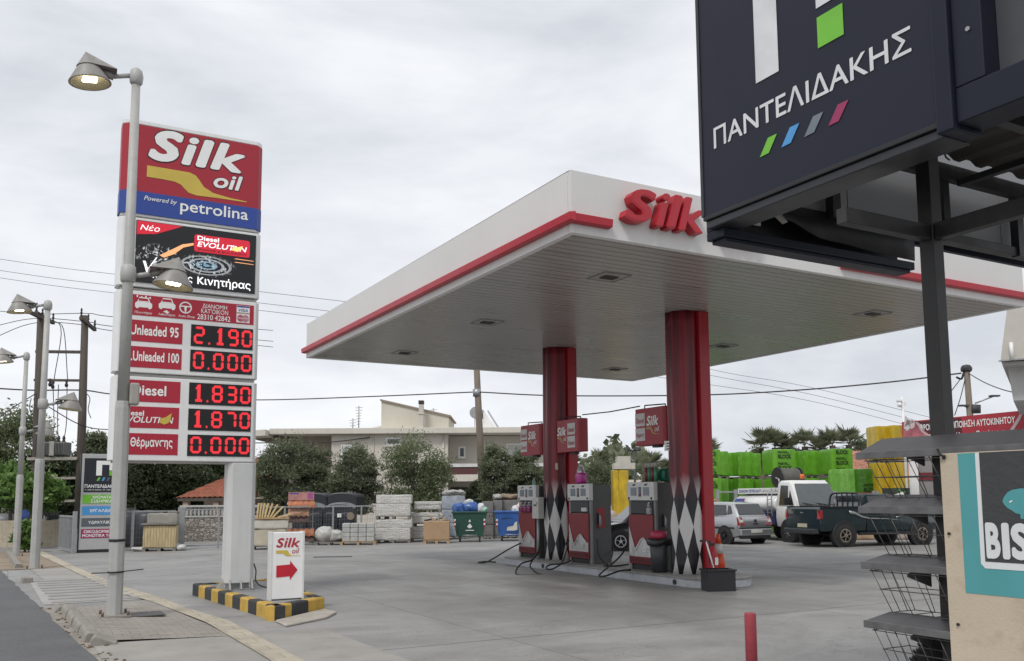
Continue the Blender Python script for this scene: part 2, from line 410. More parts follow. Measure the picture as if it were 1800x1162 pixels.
mb = MB(); mb.face([(*(inv @ p).xy, .02) for p in lw]+[(*(inv @ p).xy, .02) for p in reversed(hw)]); struct(mb, 'tactile_path', tact)
gd = NT('gutter_dirt'); c_ = gd.co(); n_ = gd.rng(gd.noise(c_, 2.2, 8, .7), .35, .65); gd.set(Base_Color=gd.mix(n_, (.15, .125, .095), (.34, .315, .28)), Roughness=.95); gd.bump(gd.noise(c_, 25, 5), .6, .02)
mb = MB(); ge = [(x-.03, y) for x, y, z in edge if -3 < y < 5.9]; n = len(ge)
mb.add([(x, y, .004) for x, y in ge]+[(x+.34+.12*noise.noise((y*2.3, 7, 1)), y, .005) for x, y in ge], [(i, i+1, n+i+1, n+i) for i in range(n-1)]); struct(mb, 'gutter', gd.m)
lt = MB()
for k in range(90):
    y = random.uniform(-1, 6); i = min(range(len(ge)), key=lambda q: abs(ge[q][1]-y)); x = ge[i][0]+random.uniform(.02, .32); s_ = random.uniform(.008, .03); a_ = random.uniform(0, 6.3)
    lt.lump((x, y, .012), (s_*2, s_*1.4, .016), k, .006, 2, 3)
tag(struct(lt, 'gutter_litter', M('litter_brown', (.14, .1, .06), .9, var=.5, sc=9)), 'dry leaves and grit lying in the gutter along the kerb', kind='stuff')
# ribbed driveway ramp
mb = MB()
for i in range(9):
    y = 6.6+i*.56; x0 = -5.95-.015*i+random.uniform(-.05, .05); mb.cbox(((x0-4.62-.03*i)/2, y, .012), (-4.62-.03*i-x0, .2, .03))
struct(mb, 'ramp_ribs', M('ramp_concrete', (.3, .29, .275), .85, var=.15, sc=3, bump=.3)).modifiers.new('b', 'BEVEL').width = .012
mb = MB(); mb.face([(-6.1, 6.35, .006), (-4.5, 6.35, .006), (-4.75, 11.4, .006), (-6.2, 11.4, .006)]); struct(mb, 'driveway_ramp', M('ramp_concrete2', (.36, .35, .335), .85, var=.14, sc=1.6, bump=.25))
# kerb stones, each a piece of its own
mb = MB()
for k in range(4):
    a = 1.72+k*.88; mb.prism([(0, 0), (.17, 0), (.17, .115), (.05, .13), (.02, .1)], (-5.83-.025*k, a, -.01), (1, 0, 0), (0, 0, 1), (0, 1, 0), .865)
mb.prism([(0, 0), (.3, 0), (.3, .04), (.06, .13), (.02, .1)], (-5.8, 1.36, -.01), (1, 0, 0), (0, 0, 1), (.15, 1, 0), .34)
mb.prism([(0, 0), (.28, 0), (.28, .05), (.06, .09)], (-5.98, 5.25, -.01), (1, 0, 0), (0, 0, 1), (-.1, 1, 0), .45)
mb.prism([(0, 0), (.22, 0), (.2, .12), (.03, .12)], (-6.35, 10.9, -.01), (1, 0, 0), (0, 0, 1), (-.05, 1, 0), .5)
struct(mb, 'kerb', concrete_kerb).modifiers.new('b', 'BEVEL').width = .012
mb = MB()
for k in range(9): mb.prism([(0, 0), (.16, 0), (.16, .11), (.03, .12)], (-6.45-.03*k, 15.6+k*1.0, -.01), (1, 0, 0), (0, 0, 1), (-.02, 1, 0), .97)
struct(mb, 'kerb', concrete_kerb)
# gutter rubble and a dirt verge under the far street trees
mb = MB(); mb.add([(-7.0, 15, .01), (-5.3, 15, .01), (-5.7, 24, .012), (-7.4, 24, .012)], [(0, 1, 2, 3)]); struct(mb, 'verge', M('verge_dirt', (.25, .2, .145), .95, var=.3, sc=2, bump=.5, bsc=12))
# hills far beyond the roofs
hl = []
for i in range(61):
    px = 1420+i*16; hgt = 20*math.exp(-((px-1560)/70)**2)+34*math.exp(-((px-1720)/110)**2)+5*noise.noise((px*.02, 1, 0))+22
    p = at(px, 878, 620); hl.append((p.x, 620, hgt))
mb = MB(); n = len(hl); mb.add(hl+[(p[0], 520, -1) for p in hl]+[(p[0], 800, -1) for p in hl], [(i, i+1, n+i+1, n+i) for i in range(n-1)]+[(i, i+1, 2*n+i+1, 2*n+i) for i in range(n-1)], True)
struct(mb, 'hills', M('hill_scrub', (.13, .14, .13), .95, var=.35, sc=.03, bump=.3, bsc=.3), False)
solo(MB().cbox((0, 0, .014), (.44, .5, .012)), 'manhole_cover', M('manhole_iron', (.07, .068, .065), .6, var=.3, sc=20, bump=.6, bsc=60), 'flat dark iron inspection cover set in the pavement beside the nearest lamp post', 'manhole cover', G(258, 1081, .035), YAW)
solo(MB().cbox((0, 0, .006), (1.1, .3, .01)), 'drain_grate', dark_metal, 'long narrow iron drain grate flush in the forecourt behind the arrow sign', 'drain grate', G(585, 979), R(9))

# ------------------------------------------------------------------ canopy with its columns (frame: x away to the right, y away to the left)
CW, CD, CZ0, CZ1 = 10.63, 12.78, 5.35, 6.26
can = thing('canopy', 'large flat white petrol station canopy with red edge stripe on two red columns', 'canopy', FO, YAW)
mb = MB()
for a, b in (((0, 0, CZ0), (CW, .09, CZ1)), ((0, CD-.09, CZ0), (CW, CD, CZ1)), ((0, .09, CZ0), (.09, CD-.09, CZ1)), ((CW-.09, .09, CZ0), (CW, CD-.09, CZ1))): mb.box(a, b)
def fascia_mat():
    t = NT('fascia_white'); c = t.co(); x, y, z = t.sep(c)
    sm = lambda v, p: t.math('GREATER_THAN', t.math('ABSOLUTE', t.math('SUBTRACT', t.math('FRACT', t.math('DIVIDE', v, p)), .5)), .4972)
    seam_ = t.math('MAXIMUM', sm(x, 2.126), sm(y, 2.13)); n = t.rng(t.noise(c, .8, 6), .3, .7)
    st = t.rng(t.noise(t.co((7, 7, .35)), 1.3, 6, .65), .5, .74); low = t.rng(z, CZ0, CZ0+.3, 1, .25)
    k = t.mix(n, (.8, .79, .77), (.85, .84, .82)); k = t.mix(t.math('MULTIPLY', t.math('MULTIPLY', st, low), .2), k, (.42, .4, .36)); k = t.mix(t.math('MULTIPLY', seam_, .35), k, (.3, .29, .27))
    t.set(Base_Color=k, Roughness=.4); t.bump(t.noise(t.co((1, 1, 1)), 1.2, 2), .08, .05); return t.m
mb.build('fascia', fascia_mat(), can, .006)
def soffit_mat():
    t = NT('soffit_slats'); x, y, z = t.sep(t.co())
    f = t.math('FRACT', t.math('DIVIDE', y, .2)); g = t.math('GREATER_THAN', t.math('ABSOLUTE', t.math('SUBTRACT', f, .5)), .43)
    n = t.rng(t.noise(t.co((.6, 3, 1)), .8, 5), .3, .7)
    t.set(Base_Color=t.mix(t.math('MULTIPLY', g, .9), t.mix(n, (.4, .385, .36), (.47, .455, .43)), (.13, .12, .11)), Roughness=t.rng(n, 0, 1, .24, .36), Specular_IOR_Level=.55)
    h = t.math('ADD', t.math('MULTIPLY', t.math('SUBTRACT', f, .5), t.math('SUBTRACT', f, .5)), t.math('MULTIPLY', t.noise(t.co((.5, 4, 1)), 1.2, 3), .4)); t.bump(h, .3, .04)
    return t.m
MB().box((.09, .09, CZ0+.02), (CW-.09, CD-.09, CZ0+.06)).build('soffit', soffit_mat(), can)
MB().box((.09, .09, CZ1-.25), (CW-.09, CD-.09, CZ1-.2)).build('roof_sheet', white, can)
def stripe(p, q, nrm):
    p, q, nrm = Vector(p), Vector(q), Vector(nrm); z = Vector((0, 0, 1)); d = q-p
    return MB().prism([(0, -.07), (.1, -.055), (.115, .055), (0, .075)], p, nrm, z, d.normalized(), d.length)
zs = 5.548
red_band = M('red_band', (.45, .017, .035), .35, var=.05)
stripe((-.001, CD+.1, zs), (-.001, -.13, zs), (-1, 0, 0)).build('red_stripe', red_band, can, .008)
stripe((0, -.001, zs), (.64, -.001, zs), (0, -1, 0)).build('red_stripe', red_band, can, .008)
stripe((5.4, -.001, zs), (CW+.1, -.001, zs), (0, -1, 0)).build('red_stripe', red_band, can, .008)
stripe((CW+.001, 0, zs), (CW+.001, CD, zs), (1, 0, 0)).build('red_stripe', red_band, can, .008)
lred = M('letter_red', (.43, .013, .026), .35, var=.05)
for i, (ch, x0, x1, z0, z1) in enumerate((('S', .81, 1.38, 5.605, 6.115), ('i', 1.36, 1.64, 5.6, 6.12), ('l', 1.56, 1.88, 5.6, 6.13), ('k', 1.78, 2.31, 5.6, 6.13))):
    text(can, ch, lred, (x0, 0, z0), (1, 0, 0), (0, 0, 1), x1-x0, z1-z0, .0, .02 if ch in 'ki' else .035, .24, .17, name='channel_letter')
for ch, x0, x1, h in (('o', 2.62, 3.1, .36), ('i', 3.12, 3.34, .48), ('l', 3.34, 3.54, .48)):
    text(can, ch, lred, (x0, 0, 5.56), (1, 0, 0), (0, 0, 1), x1-x0, h, .0, .03, .22, .14, name='channel_letter')
for x in (1.99, 8.55):
    for y in (1.9, 6.32, 10.85):
        d = MB().box((x-.27, y-.27, CZ0+.012), (x+.27, y+.27, CZ0+.022)).build('downlight', M('downlight_frame', (.4, .385, .36), .4), can)
        mb = MB()
        for a, b in (((-.27, -.27), (.27, -.26)), ((-.27, .26), (.27, .27)), ((-.27, -.26), (-.26, .26)), ((.26, -.26), (.27, .26))): mb.box((x+a[0], y+a[1], CZ0+.004), (x+b[0], y+b[1], CZ0+.013))
        mb.build('rim', M('downlight_gap', (.22, .21, .2), .6), d)
        mb = MB().box((x-.14, y-.1, CZ0+.0), (x+.14, y+.1, CZ0+.012))
        for k in range(5): mb.box((x-.13, y-.085+k*.04, CZ0-.012), (x+.13, y-.077+k*.04, CZ0-.0))
        mb.build('louvre', M('downlight_louvre', (.1, .095, .085), .4, var=.2), d)
def column_mat():
    t = NT('column_wrap'); c = t.co(); x, y, z = t.sep(c)
    a = t.math('MULTIPLY', t.math('ARCTAN2', y, x), 8/(2*math.pi))
    a = t.math('ADD', a, t.math('MULTIPLY', t.math('SUBTRACT', t.noise(t.co((1, 1, .6)), 2.2, 2), .5), .22))
    b = t.math('DIVIDE', t.math('ADD', z, .5), 1.06)
    p = t.math('FLOOR', t.math('ADD', t.math('ADD', a, b), 100.0)); q = t.math('FLOOR', t.math('ADD', t.math('SUBTRACT', a, b), 100.0))
    ck = t.math('GREATER_THAN', t.math('MODULO', t.math('ADD', p, q), 2.0), .5)
    dia = t.mix(ck, (.014, .014, .018), (.62, .61, .59))
    folds = t.rng(t.noise(t.co((4.2, 4.2, .22)), 1.5, 4, .6), .36, .62)
    cloth = t.mix(folds, (.028, .004, .007), (.25, .012, .024))
    lo = t.math('ADD', 1.38, t.math('MULTIPLY', t.noise(t.co((5, 5, .5)), 1.5, 3), .4))
    f = t.n('ShaderNodeMapRange'); f.clamp = True; t.l(z, f.inputs[0]); t.l(lo, f.inputs[1]); t.l(t.math('ADD', lo, .5), f.inputs[2])
    t.set(Base_Color=t.mix(f.outputs[0], dia, cloth), Roughness=.34, Specular_IOR_Level=.5); return t.m
cm = column_mat()
def fluted(r, n=84): return [(r*(1+.035*math.cos(9*2*math.pi*i/n+.5)+.018*math.cos(5*2*math.pi*i/n))*math.cos(2*math.pi*i/n), r*(1+.035*math.cos(9*2*math.pi*i/n+.5))*math.sin(2*math.pi*i/n)) for i in range(n)]
COLS = ((5.08, 3.72), (5.14, 8.62))
for k, (x, y) in enumerate(COLS):
    rings = []
    for z in np.linspace(.18, CZ0+.02, 26):
        tw = .1*math.sin(z*1.1+k*2); pr = fluted(.335)
        rings.append([Vector((px*math.cos(tw)-py*math.sin(tw), px*math.sin(tw)+py*math.cos(tw), z)) for px, py in pr])
    o = MB().loft(rings).build('column', cm, can); o.location = (x, y, 0)
    s = MB().box((.08, -.43, .18), (.33, -.27, CZ0+.01)).build('downpipe_casing', M('column_plain_red', (.36, .012, .022), .32, var=.08, sc=2), o, .02)
nb = flat(can, 'notice', sign_white, rect(0, 0, .3, .2), (4.78, 3.95, 2.58), (.35, -.93, 0), (0, 0, 1), .07)
for i in range(3): flat(nb, 'notice_text', black_vinyl, rect(.05, .03+i*.055, .25, .05+i*.055), (4.78, 3.95, 2.58), (.35, -.93, 0), (0, 0, 1), .074)

# ------------------------------------------------------------------ pump island
def island_outline(x0, x1, y0, y1, r, n=8):
    return rrect(x0, y0, x1, y1, r, n)
isl = thing('pump_island', 'long raised grey concrete pump island with rounded ends under the canopy', 'pump island', FO, YAW)
o = MB().prism(island_outline(4.38, 5.82, 2.45, 10.35, .55), (0, 0, 0), (1, 0, 0), (0, 1, 0), (0, 0, 1), .15)
o.build('kerb_ring', M('island_paint', (.42, .435, .46), .6, var=.1, sc=3, dirt=((.16, .15, .14), .45)), isl, .01)
MB().prism(island_outline(4.36, 5.84, 2.43, 10.37, .56), (0, 0, .15), (1, 0, 0), (0, 1, 0), (0, 0, 1), .03).build('top_slab', M('island_top', (.27, .26, .245), .7, var=.2, sc=3, dirt=((.1, .09, .08), .5)), isl, .006)
for y in (8.1, 3.3): MB().cyl((4.365, y, .075), (4.4, y, .075), .05, n=16).build('pipe_hole', black_plastic, isl)

# ------------------------------------------------------------------ fuel dispensers
cab_grey = M('dispenser_grey', (.085, .085, .084), .5, var=.1, sc=3, dirt=((.15, .14, .12), .25))
cab_edge = M('dispenser_edge', (.22, .22, .22), .45, var=.1)
disp_red = M('dispenser_red', (.21, .013, .02), .38, var=.12, sc=3, dirt=((.1, .02, .02), .3))
head_white = M('dispenser_head', (.62, .62, .6), .45, var=.05)
lcd = M('lcd_glass', (.2, .225, .265), .2, var=.08)
IZ = .18
def dispenser(y, label, x=5.05):
    d = thing('fuel_dispenser', label, 'fuel pump', F(x, y, IZ), YAW, 'fuel dispensers on the island')
    MB().box((-.2, -.44, .0), (.3, .44, 1.78)).build('cabinet', cab_grey, d, .012)
    MB().box((-.262, .385, 0), (-.202, .45, 1.42)).build('frame_post', cab_edge, d, .008); MB().box((-.262, -.45, 0), (-.202, -.385, 1.42)).build('frame_post', cab_edge, d, .008)
    MB().box((-.232, -.385, .03), (-.202, .385, .1)).build('kick_plate', black_plastic, d)
    MB().box((-.3, -.4, .12), (-.264, .42, 1.13)).build('front_panel', disp_red, d, .012)
    MB().box((-.312, -.36, .155), (-.302, .38, .24)).build('vent', M('vent_dark_red', (.09, .008, .01), .6), d)
    n = Vector((-1, 0, 0))
    pts = [(-.39, 0), (.39, 0), (.39, .2), (.33, .23), (.1, .4), (.02, .37), (-.16, .17), (-.22, .2), (-.39, .62)]
    c = MB().prism(pts, (-.302, 0, .27), (0, -1, 0), (0, 0, 1), (-1, 0, 0), .012).build('crest_plate', M('crest_steel', (.5, .5, .5), .3, metal=.75, var=.2, sc=5), d, .003)
    mb = MB(); pk = [(-.22, .2), (-.16, .17), (.02, .37), (.1, .4), (.33, .23)]
    for a, b in zip(pk[1:-1], pk[2:]): mb.bar((-.318, -a[0], .27+a[1]-.02), (-.318, -b[0], .27+b[1]-.02), .012, .035)
    mb.build('crest_ridge', chrome, c)
    mb = MB()
    for k in range(7): mb.cyl((-.314, -.12+.05*math.cos(k*.9), .42+.04*math.sin(k*.9)), (-.319, -.12+.05*math.cos(k*.9), .42+.04*math.sin(k*.9)), .022, n=8)
    mb.build('emblem', M('emblem_steel', (.68, .66, .64), .4, metal=.5), c)
    MB().box((-.265, -.36, 1.16), (-.202, .37, 1.41)).build('nozzle_recess', M('recess_dark', (.06, .06, .065), .6), d)
    h = MB().box((-.305, -.455, 1.42), (-.198, .455, 1.8)).build('display_head', head_white, d, .014)
    for sy in (1, -1):
        MB().box((-.312, sy*.21-.1, 1.52), (-.306, sy*.21+.1, 1.69)).build('display', lcd, h, .003)
        flat(h, 'logo', black_vinyl, [(-.06, 0), (.03, 0), (.07, .035), (-.02, .035)], (-.306, sy*.2, 1.725), (0, -1, 0), (0, 0, 1))
        MB().cyl((-.3, sy*.38, 1.465), (-.313, sy*.38, 1.465), .026, n=14).build('lock', black_plastic, h)
    kp = MB().box((-.311, -.045, 1.5), (-.306, .045, 1.7)).build('keypad', M('keypad_grey', (.1, .1, .11), .5), h, .002)
    MB().box((-.315, -.035, 1.505), (-.311, .035, 1.54)).build('key_red', disp_red, kp)
    mb = MB()
    for i in range(3):
        for j in range(2): mb.cbox((-.313, -.018+j*.036, 1.58+i*.04), (.004, .026, .028))
    mb.build('key', lcd, kp)
    return d
def hose(d, pts, name='hose'): return MB().tube(spline(loc_of(d, pts), 7), .018, 8).build(name, black_rubber, d)
def nozzle(d, y, z, x=-.05, side=-1):
    """chrome nozzle hung on the side wall (side -1: the wall facing the street)"""
    yy = side*.455
    b = MB().box((x-.05, min(yy, yy-side*.03), z-.05), (x+.05, max(yy, yy-side*.03), z+.2)).build('nozzle_boot', black_plastic, d, .01)
    mb = MB().tube([(x, yy+side*.03, z-.14), (x, yy+side*.045, z), (x, yy+side*.05, z+.1), (x, yy+side*.01, z+.22)], [.018, .026, .024, .014], 10)
    mb.bar((x, yy+side*.075, z-.06), (x, yy+side*.085, z+.07), .014)
    mb.build('nozzle', steel, d)
d1 = dispenser(9.48, 'fuel dispenser farthest left on the island with pink bottles in its shelf')
d2 = dispenser(7.12, 'fuel dispenser in the middle of the island with a pink bottle on top')
d3 = dispenser(4.8, 'fuel dispenser nearest the right column with oil tubes standing on top')
for d in (d1, d2, d3): nozzle(d, 0, .93)
MB().box((-.1, -.447, .8), (.12, -.44, 1.25)).build('side_holster', M('holster_red', (.3, .015, .025), .4), d2)
hose(d1, [F(4.78, 9.75, .55), F(4.5, 9.95, .38), F(4.1, 10.35, .06), F(3.95, 10.6, .03), F(4.25, 10.75, .03), F(4.35, 10.4, .03)])
def hz(d, l, name='hose'): return hose(d, [at(*p) for p in l], name)
hz(d1, [(949, 942, 21.3), (947, 966, 21.2), (936, 985, 20.9), (932, 996, 20.6), (945, 1008, 20.1), (954, 1010.5, 20), (930, 1011.3, 19.9), (909, 1010, 19.95), (908, 1001, 20.2), (918, 990, 20.6), (935, 984, 20.9), (953, 966, 21.2)])
hz(d2, [(1000, 950, 20.9), (990, 985, 20.3), (976, 998, 19.9), (965, 1001, 19.8), (960, 998, 19.9), (968, 992.5, 20.1), (992, 990.5, 20.2), (1003, 985, 20.6)])
hz(d2, [(1050, 948, 20.3), (1052, 975, 20.2), (1066, 992, 19.9), (1090, 1000, 19.4), (1100, 999, 19.4), (1075, 997, 19.7)])
hz(d3, [(1104, 957, 19.3), (1090, 978, 19.1), (1070, 996, 18.6), (1056, 1008, 18.1), (1054, 1013, 17.95), (1066, 1012, 17.95), (1088, 1004, 18.2), (1108, 1001.5, 18.6)])
hz(d2, [(1070, 940, 20.8), (1077, 965, 20.7), (1074, 982, 20.2), (1062, 994, 19.7), (1080, 995, 19.7), (1105, 992, 19.9)])
# things on and in the pumps
def bottle(p, label, liq, hgt=.3, w=.16, group=None, rz=YAW):
    b = thing('screenwash_bottle', label, 'bottle', p, rz, group)
    clear = M('clear_plastic', (.75, .72, .74), .15, var=.05, trans=.75)
    MB().lump((0, 0, hgt*.3), (w*.6, w, hgt*.6), 3, .004, 6, 5).build('liquid', liq, b)
    MB().lathe([(w*.34, hgt*.6), (w*.3, hgt*.72), (w*.14, hgt*.86), (w*.13, hgt*.92)], 14).build('shoulder', clear, b)
    MB().lathe([(w*.16, hgt*.92), (w*.16, hgt)], 12).build('cap', M('cap_white', (.7, .68, .68), .4), b)
    MB().tube(spline([(0, w*.25, hgt*.62), (0, w*.42, hgt*.75), (0, w*.3, hgt*.86), (0, w*.1, hgt*.88)], 5), .012, 8).build('handle', clear, b)
    return b
pink = M('pink_liquid', (.62, .05, .36), .15, var=.2, sc=12, trans=.35)
wine = M('dark_pink_liquid', (.3, .03, .15), .15, var=.25, sc=12, trans=.25)
bottle(F(4.95, 7.3, IZ+1.8), 'large bright pink screenwash bottle standing on top of the middle dispenser', pink, .44, .3)
for i in range(3): bottle(F(4.72, 9.68-.2*i, IZ+1.131), ('left', 'middle', 'right')[i]+'most dark pink bottle of the row in the left dispenser shelf', wine, .25, .17, 'bottles in the left dispenser shelf')
solo(MB().lathe([(.04, 0), (.045, .05), (.03, .12), (.018, .16), (.018, .2)], 12), 'spray_bottle', M('clear_teal', (.3, .5, .46), .2, trans=.5), 'small clear bottle lying on top of the left dispenser', 'bottle', F(4.95, 9.45, IZ+1.8), 0)
for i, (c, nm) in enumerate((((.22, .03, .06), 'dark red'), ((.05, .25, .13), 'green'), ((.22, .03, .06), 'dark red'), ((.05, .25, .13), 'green'))):
    b = thing('oil_tube', ('leftmost dark red', 'leftmost green', 'second dark red', 'second green')[i]+' oil tube with pale cap standing on the right dispenser', 'oil tube', F(4.98-.02*i, 4.86-.13*i, IZ+1.8), 0, 'oil tubes on the right dispenser')
    MB().lathe([(.045, 0), (.045, .3)], 14).build('tube', M('tube_'+nm.replace(' ', '_'), c, .4, var=.1), b)
    MB().lathe([(.047, .3), (.047, .38), (.03, .4)], 14).build('cap', M('tube_cap', (.4, .37, .33), .5), b)
solo(MB().lump((0, 0, .14), (.2, .24, .28), 5, .02, 5), 'oil_can', M('green_can', (.01, .12, .07), .4), 'dark green oil can beside the tubes on the right dispenser', 'oil can', F(5.1, 4.42, IZ+1.8), YAW)
bottle(F(4.76, 4.52, IZ+1.131), 'clear bottle in the shelf of the right dispenser', M('pale_liquid', (.5, .5, .52), .2, trans=.4), .25, .13)
solo(MB().box((-.1, -.1, 0), (.02, .1, .09)), 'card_reader', head_white, 'pale grey card reader in the recess of the middle dispenser', 'card reader', F(4.84, 6.9, IZ+1.17), YAW, bevel=.01)
ct = thing('payment_box', 'pale grey metal box with slot fixed in front of the left column', 'terminal box', F(4.7, 8.78, IZ+.98), YAW)
MB().box((-.12, -.15, 0), (.05, .15, .52)).build('case', M('box_pale', (.52, .52, .49), .45, var=.08), ct, .015)
MB().box((-.126, -.07, .31), (-.121, .06, .345)).build('slot', black_plastic, ct); MB().cyl((-.12, -.09, .38), (-.128, -.09, .38), .018, n=10).build('lock', black_plastic, ct)
MB().cyl((-.03, 0, -.98), (-.03, 0, 0), .03, n=10).build('stem', steel, ct)
solo(MB().box((-.06, -.07, -.08), (0, .07, .08)), 'socket_box', M('socket_beige', (.5, .44, .37), .5), 'small beige switch box on the left column above the diamonds', 'switch box', F(4.97, 8.32, 2.42), YAW-.75, bevel=.01)
# hanging pump signs
box_red = M('pump_sign_red', (.33, .012, .026), .36, var=.08, sc=2)
gold_faded = M('gold_faded', (.42, .3, .13), .5)
pale_red = M('pale_sticker', (.62, .58, .57), .5, var=.05); txt_red = M('sticker_red_text', (.4, .05, .07), .5)
def pump_sign(y0, label, words, flip):
    s = thing('pump_sign', label, 'pump sign', F(5.02, y0, 2.74), YAW, 'hanging pump signs on the columns')
    Ls = 1.06
    MB().prism(rrect(-.14, 0, .14, Ls, .1, 6), (0, 0, 0), (1, 0, 0), (0, 1, 0), (0, 0, 1), .78).build('box', box_red, s, .012)
    mb = MB().tube([(0, Ls*.15, .78), (0, Ls*.15, .83), (0, Ls*.8, .86), (0, Ls*.8, .78)], .014, 6); mb.build('bracket', black_plastic, s)
    MB().box((-.06, Ls*.3, -.05), (.06, Ls*.52, 0)).build('lamp_socket', black_plastic, s, .01)
    r, up = (0, -1, 0), (0, 0, 1)
    yl = .34 if flip else .99; ys = .93 if flip else .5
    o = (-.14, yl if not flip else .97, 0)
    lx = .95 if not flip else .55           # left edge (y) of the logo
    sx = .32 + .09 if not flip else 1.0
    if flip: lx, sx = .62, 1.0
    else: lx, sx = .98, .52
    text(s, 'Silk', white_vinyl, (-.14, lx, .4), r, up, .4, .21, .004, .03, .25)
    text(s, 'oil', white_vinyl, (-.14, lx-.27, .27), r, up, .15, .11, .004, .0, .25)
    flat(s, 'swoosh', gold_faded, [(0, .06), (.12, .06), (.2, -.04), (.4, -.06), (.4, -.055), (.24, -.02), (.16, .11), (0, .11)], (-.14, lx, .27), r, up)
    for k, wd in enumerate(words):
        st = flat(s, 'sticker', pale_red, rect(0, 0, .33, .27), (-.14, sx, .41-.31*k), r, up)
        text(s, wd, txt_red, (-.14, sx-.165, .47-.31*k), r, up, .26, .11, .008, .01, 0, align='C')
    return s
pump_sign(8.98, 'red hanging pump sign behind the left column on its far left side', ('Unleaded', 'Diesel'), True)
pump_sign(7.22, 'red hanging pump sign on the right of the left column showing Unleaded twice', ('Unleaded', 'Unleaded'), False)
pump_sign(4.08, 'red hanging pump sign on the left of the right column', ('Diesel', 'Θέρμανση'), True)
solo(MB().tube([F(5.02, 7.3, 3.6), F(5.02, 6.2, 3.575), F(5.02, 5.1, 3.6)], .014, 6), 'sign_cable', cable_mat, 'thin black cable strung between the two middle pump signs', 'cable')
# bin, crate, cone, extinguisher, squeegee at the right end
b = thing('waste_bin', 'grey waste bin with black bag folded over its rim and red lid', 'bin', F(4.72, 4.18, IZ), YAW)
MB().lathe([(.15, 0), (.19, .62)], 20).build('body', M('bin_grey', (.045, .046, .05), .5, var=.15), b)
MB().lump((0, 0, .6), (.46, .46, .18), 9, .03, 8, 3).build('bag', black_plastic, b)
MB().lathe([(.15, .66), (.17, .7), (.16, .8), (.1, .82)], 18).build('lid', M('bin_red', (.36, .02, .06), .4), b)
cr = thing('crate', 'black open plastic crate on the ground at the right end of the pump island', 'crate', G(1263, 1038), R(8))
mb = MB(); w, dd, h = .26, .18, .38
for a, b2 in (((-w, -dd), (w, -dd+.02)), ((-w, dd-.02), (w, dd)), ((-w, -dd+.02), (-w+.02, dd-.02)), ((w-.02, -dd+.02), (w, dd-.02))): mb.box((*a, 0), (*b2, h))
mb.box((-w+.02, -dd+.02, .0), (w-.02, dd-.02, .02)); mb.build('tub', black_plastic, cr, .008)
mb = MB()
for a, b2 in (((-w-.02, -dd-.02), (w+.02, -dd)), ((-w-.02, dd), (w+.02, dd+.02)), ((-w-.02, -dd), (-w, dd)), ((w, -dd), (w+.02, dd))): mb.box((*a, h-.03), (*b2, h+.005))
mb.build('rim', black_plastic, cr, .006)
def cone(p, label, hgt=.75):
    c = thing('traffic_cone', label, 'traffic cone', p, R(20)); og = M('cone_orange', (.75, .075, .012), .45, var=.1)
    MB().box((-.2, -.2, 0), (.2, .2, .035)).build('base', og, c, .012)
    MB().lathe([(.15, .035), (.105, .37*hgt/.75)], 24).build('body', og, c)
    MB().lathe([(.1055, .37*hgt/.75), (.073, .56*hgt/.75)], 24).build('white_band', M('cone_white', (.62, .58, .56), .4), c)
    MB().lathe([(.0725, .56*hgt/.75), (.036, hgt), (.02, hgt)], 24).build('tip', og, c)
cone(G(1264, 1006), 'orange traffic cone with one white band standing behind the black crate', .84)
fe = thing('fire_extinguisher', 'red fire extinguisher standing against the right column beside the crate', 'extinguisher', F(5.13, 3.05, IZ), YAW)
MB().lathe([(.075, 0), (.08, .03), (.08, .42), (.05, .49), (.025, .52), (.025, .56)], 18).build('cylinder', M('extinguisher_red', (.38, .012, .02), .3), fe)
MB().cbox((-.03, 0, .59), (.12, .03, .05)).build('valve', black_plastic, fe, .008)
MB().tube(spline([(-.05, 0, .57), (-.13, -.02, .5), (-.12, -.03, .25)], 6), .012, 8).build('hose', black_rubber, fe)
flat(fe, 'label_plate', sign_white, rect(-.04, .2, .04, .34), (0, -.081, 0), (1, 0, 0), (0, 0, 1))
sq = thing('squeegee', 'window squeegee with pale handle leaning in the black crate', 'squeegee', G(1256, 1034), R(20))
MB().tube([(.03, 0, .25), (-.12, .05, .85)], .014, 8).build('handle', sign_white, sq); MB().bar((-.24, .05, .86), (-.02, .07, .84), .04).build('blade', black_plastic, sq)

# ------------------------------------------------------------------ price pylon on its kerbed island
RX, UZ = (1, 0, 0), (0, 0, 1)
pb = G(400, 1036, .2); pb.z = 0
isd = thing('kerbed_island', 'low triangular concrete island with yellow and black painted kerb under the pylon', 'traffic island', (0, 0, 0))
A, B_, C_, D_ = G(338, 1046), G(482, 1092), G(570, 1073), F(-2.3, 6.9)
yk = M('kerb_yellow', (.52, .33, .06), .7, var=.15, sc=6, bump=.25, dirt=((.25, .17, .06), .4)); bk = M('kerb_black', (.032, .033, .036), .7, var=.25, sc=6, bump=.25, dirt=((.12, .11, .1), .35))
def kerb_run(p, q, n, first, w=.16, h=.2):
    d = (q-p)/n; nx = Vector((-d.y, d.x, 0)).normalized()
    for k in range(n):
        a = p+d*k
        MB().prism([(0, -.02), (w, -.02), (w, h), (.02, h), (0, h-.02)], a, nx, (0, 0, 1), d.normalized(), d.length-.003).build('kerb_stone', yk if (k+first) % 2 else bk, isd, .008)
kerb_run(A, B_, 11, 0); kerb_run(B_, C_, 3, 1)
kerb_run(C_, D_, 8, 0); kerb_run(D_, A, 4, 1)
cen = (A+B_+C_+D_)/4
MB().prism([((p-cen).x*.93+cen.x, (p-cen).y*.93+cen.y) for p in (A, B_, C_, D_)], (0, 0, -.02), (1, 0, 0), (0, 1, 0), (0, 0, 1), .2).build('infill', M('island_infill', (.25, .25, .245), .8, var=.15, sc=2, dirt=((.16, .15, .13), .4)), isd)
mb = MB(); c2 = G(545, 1085)
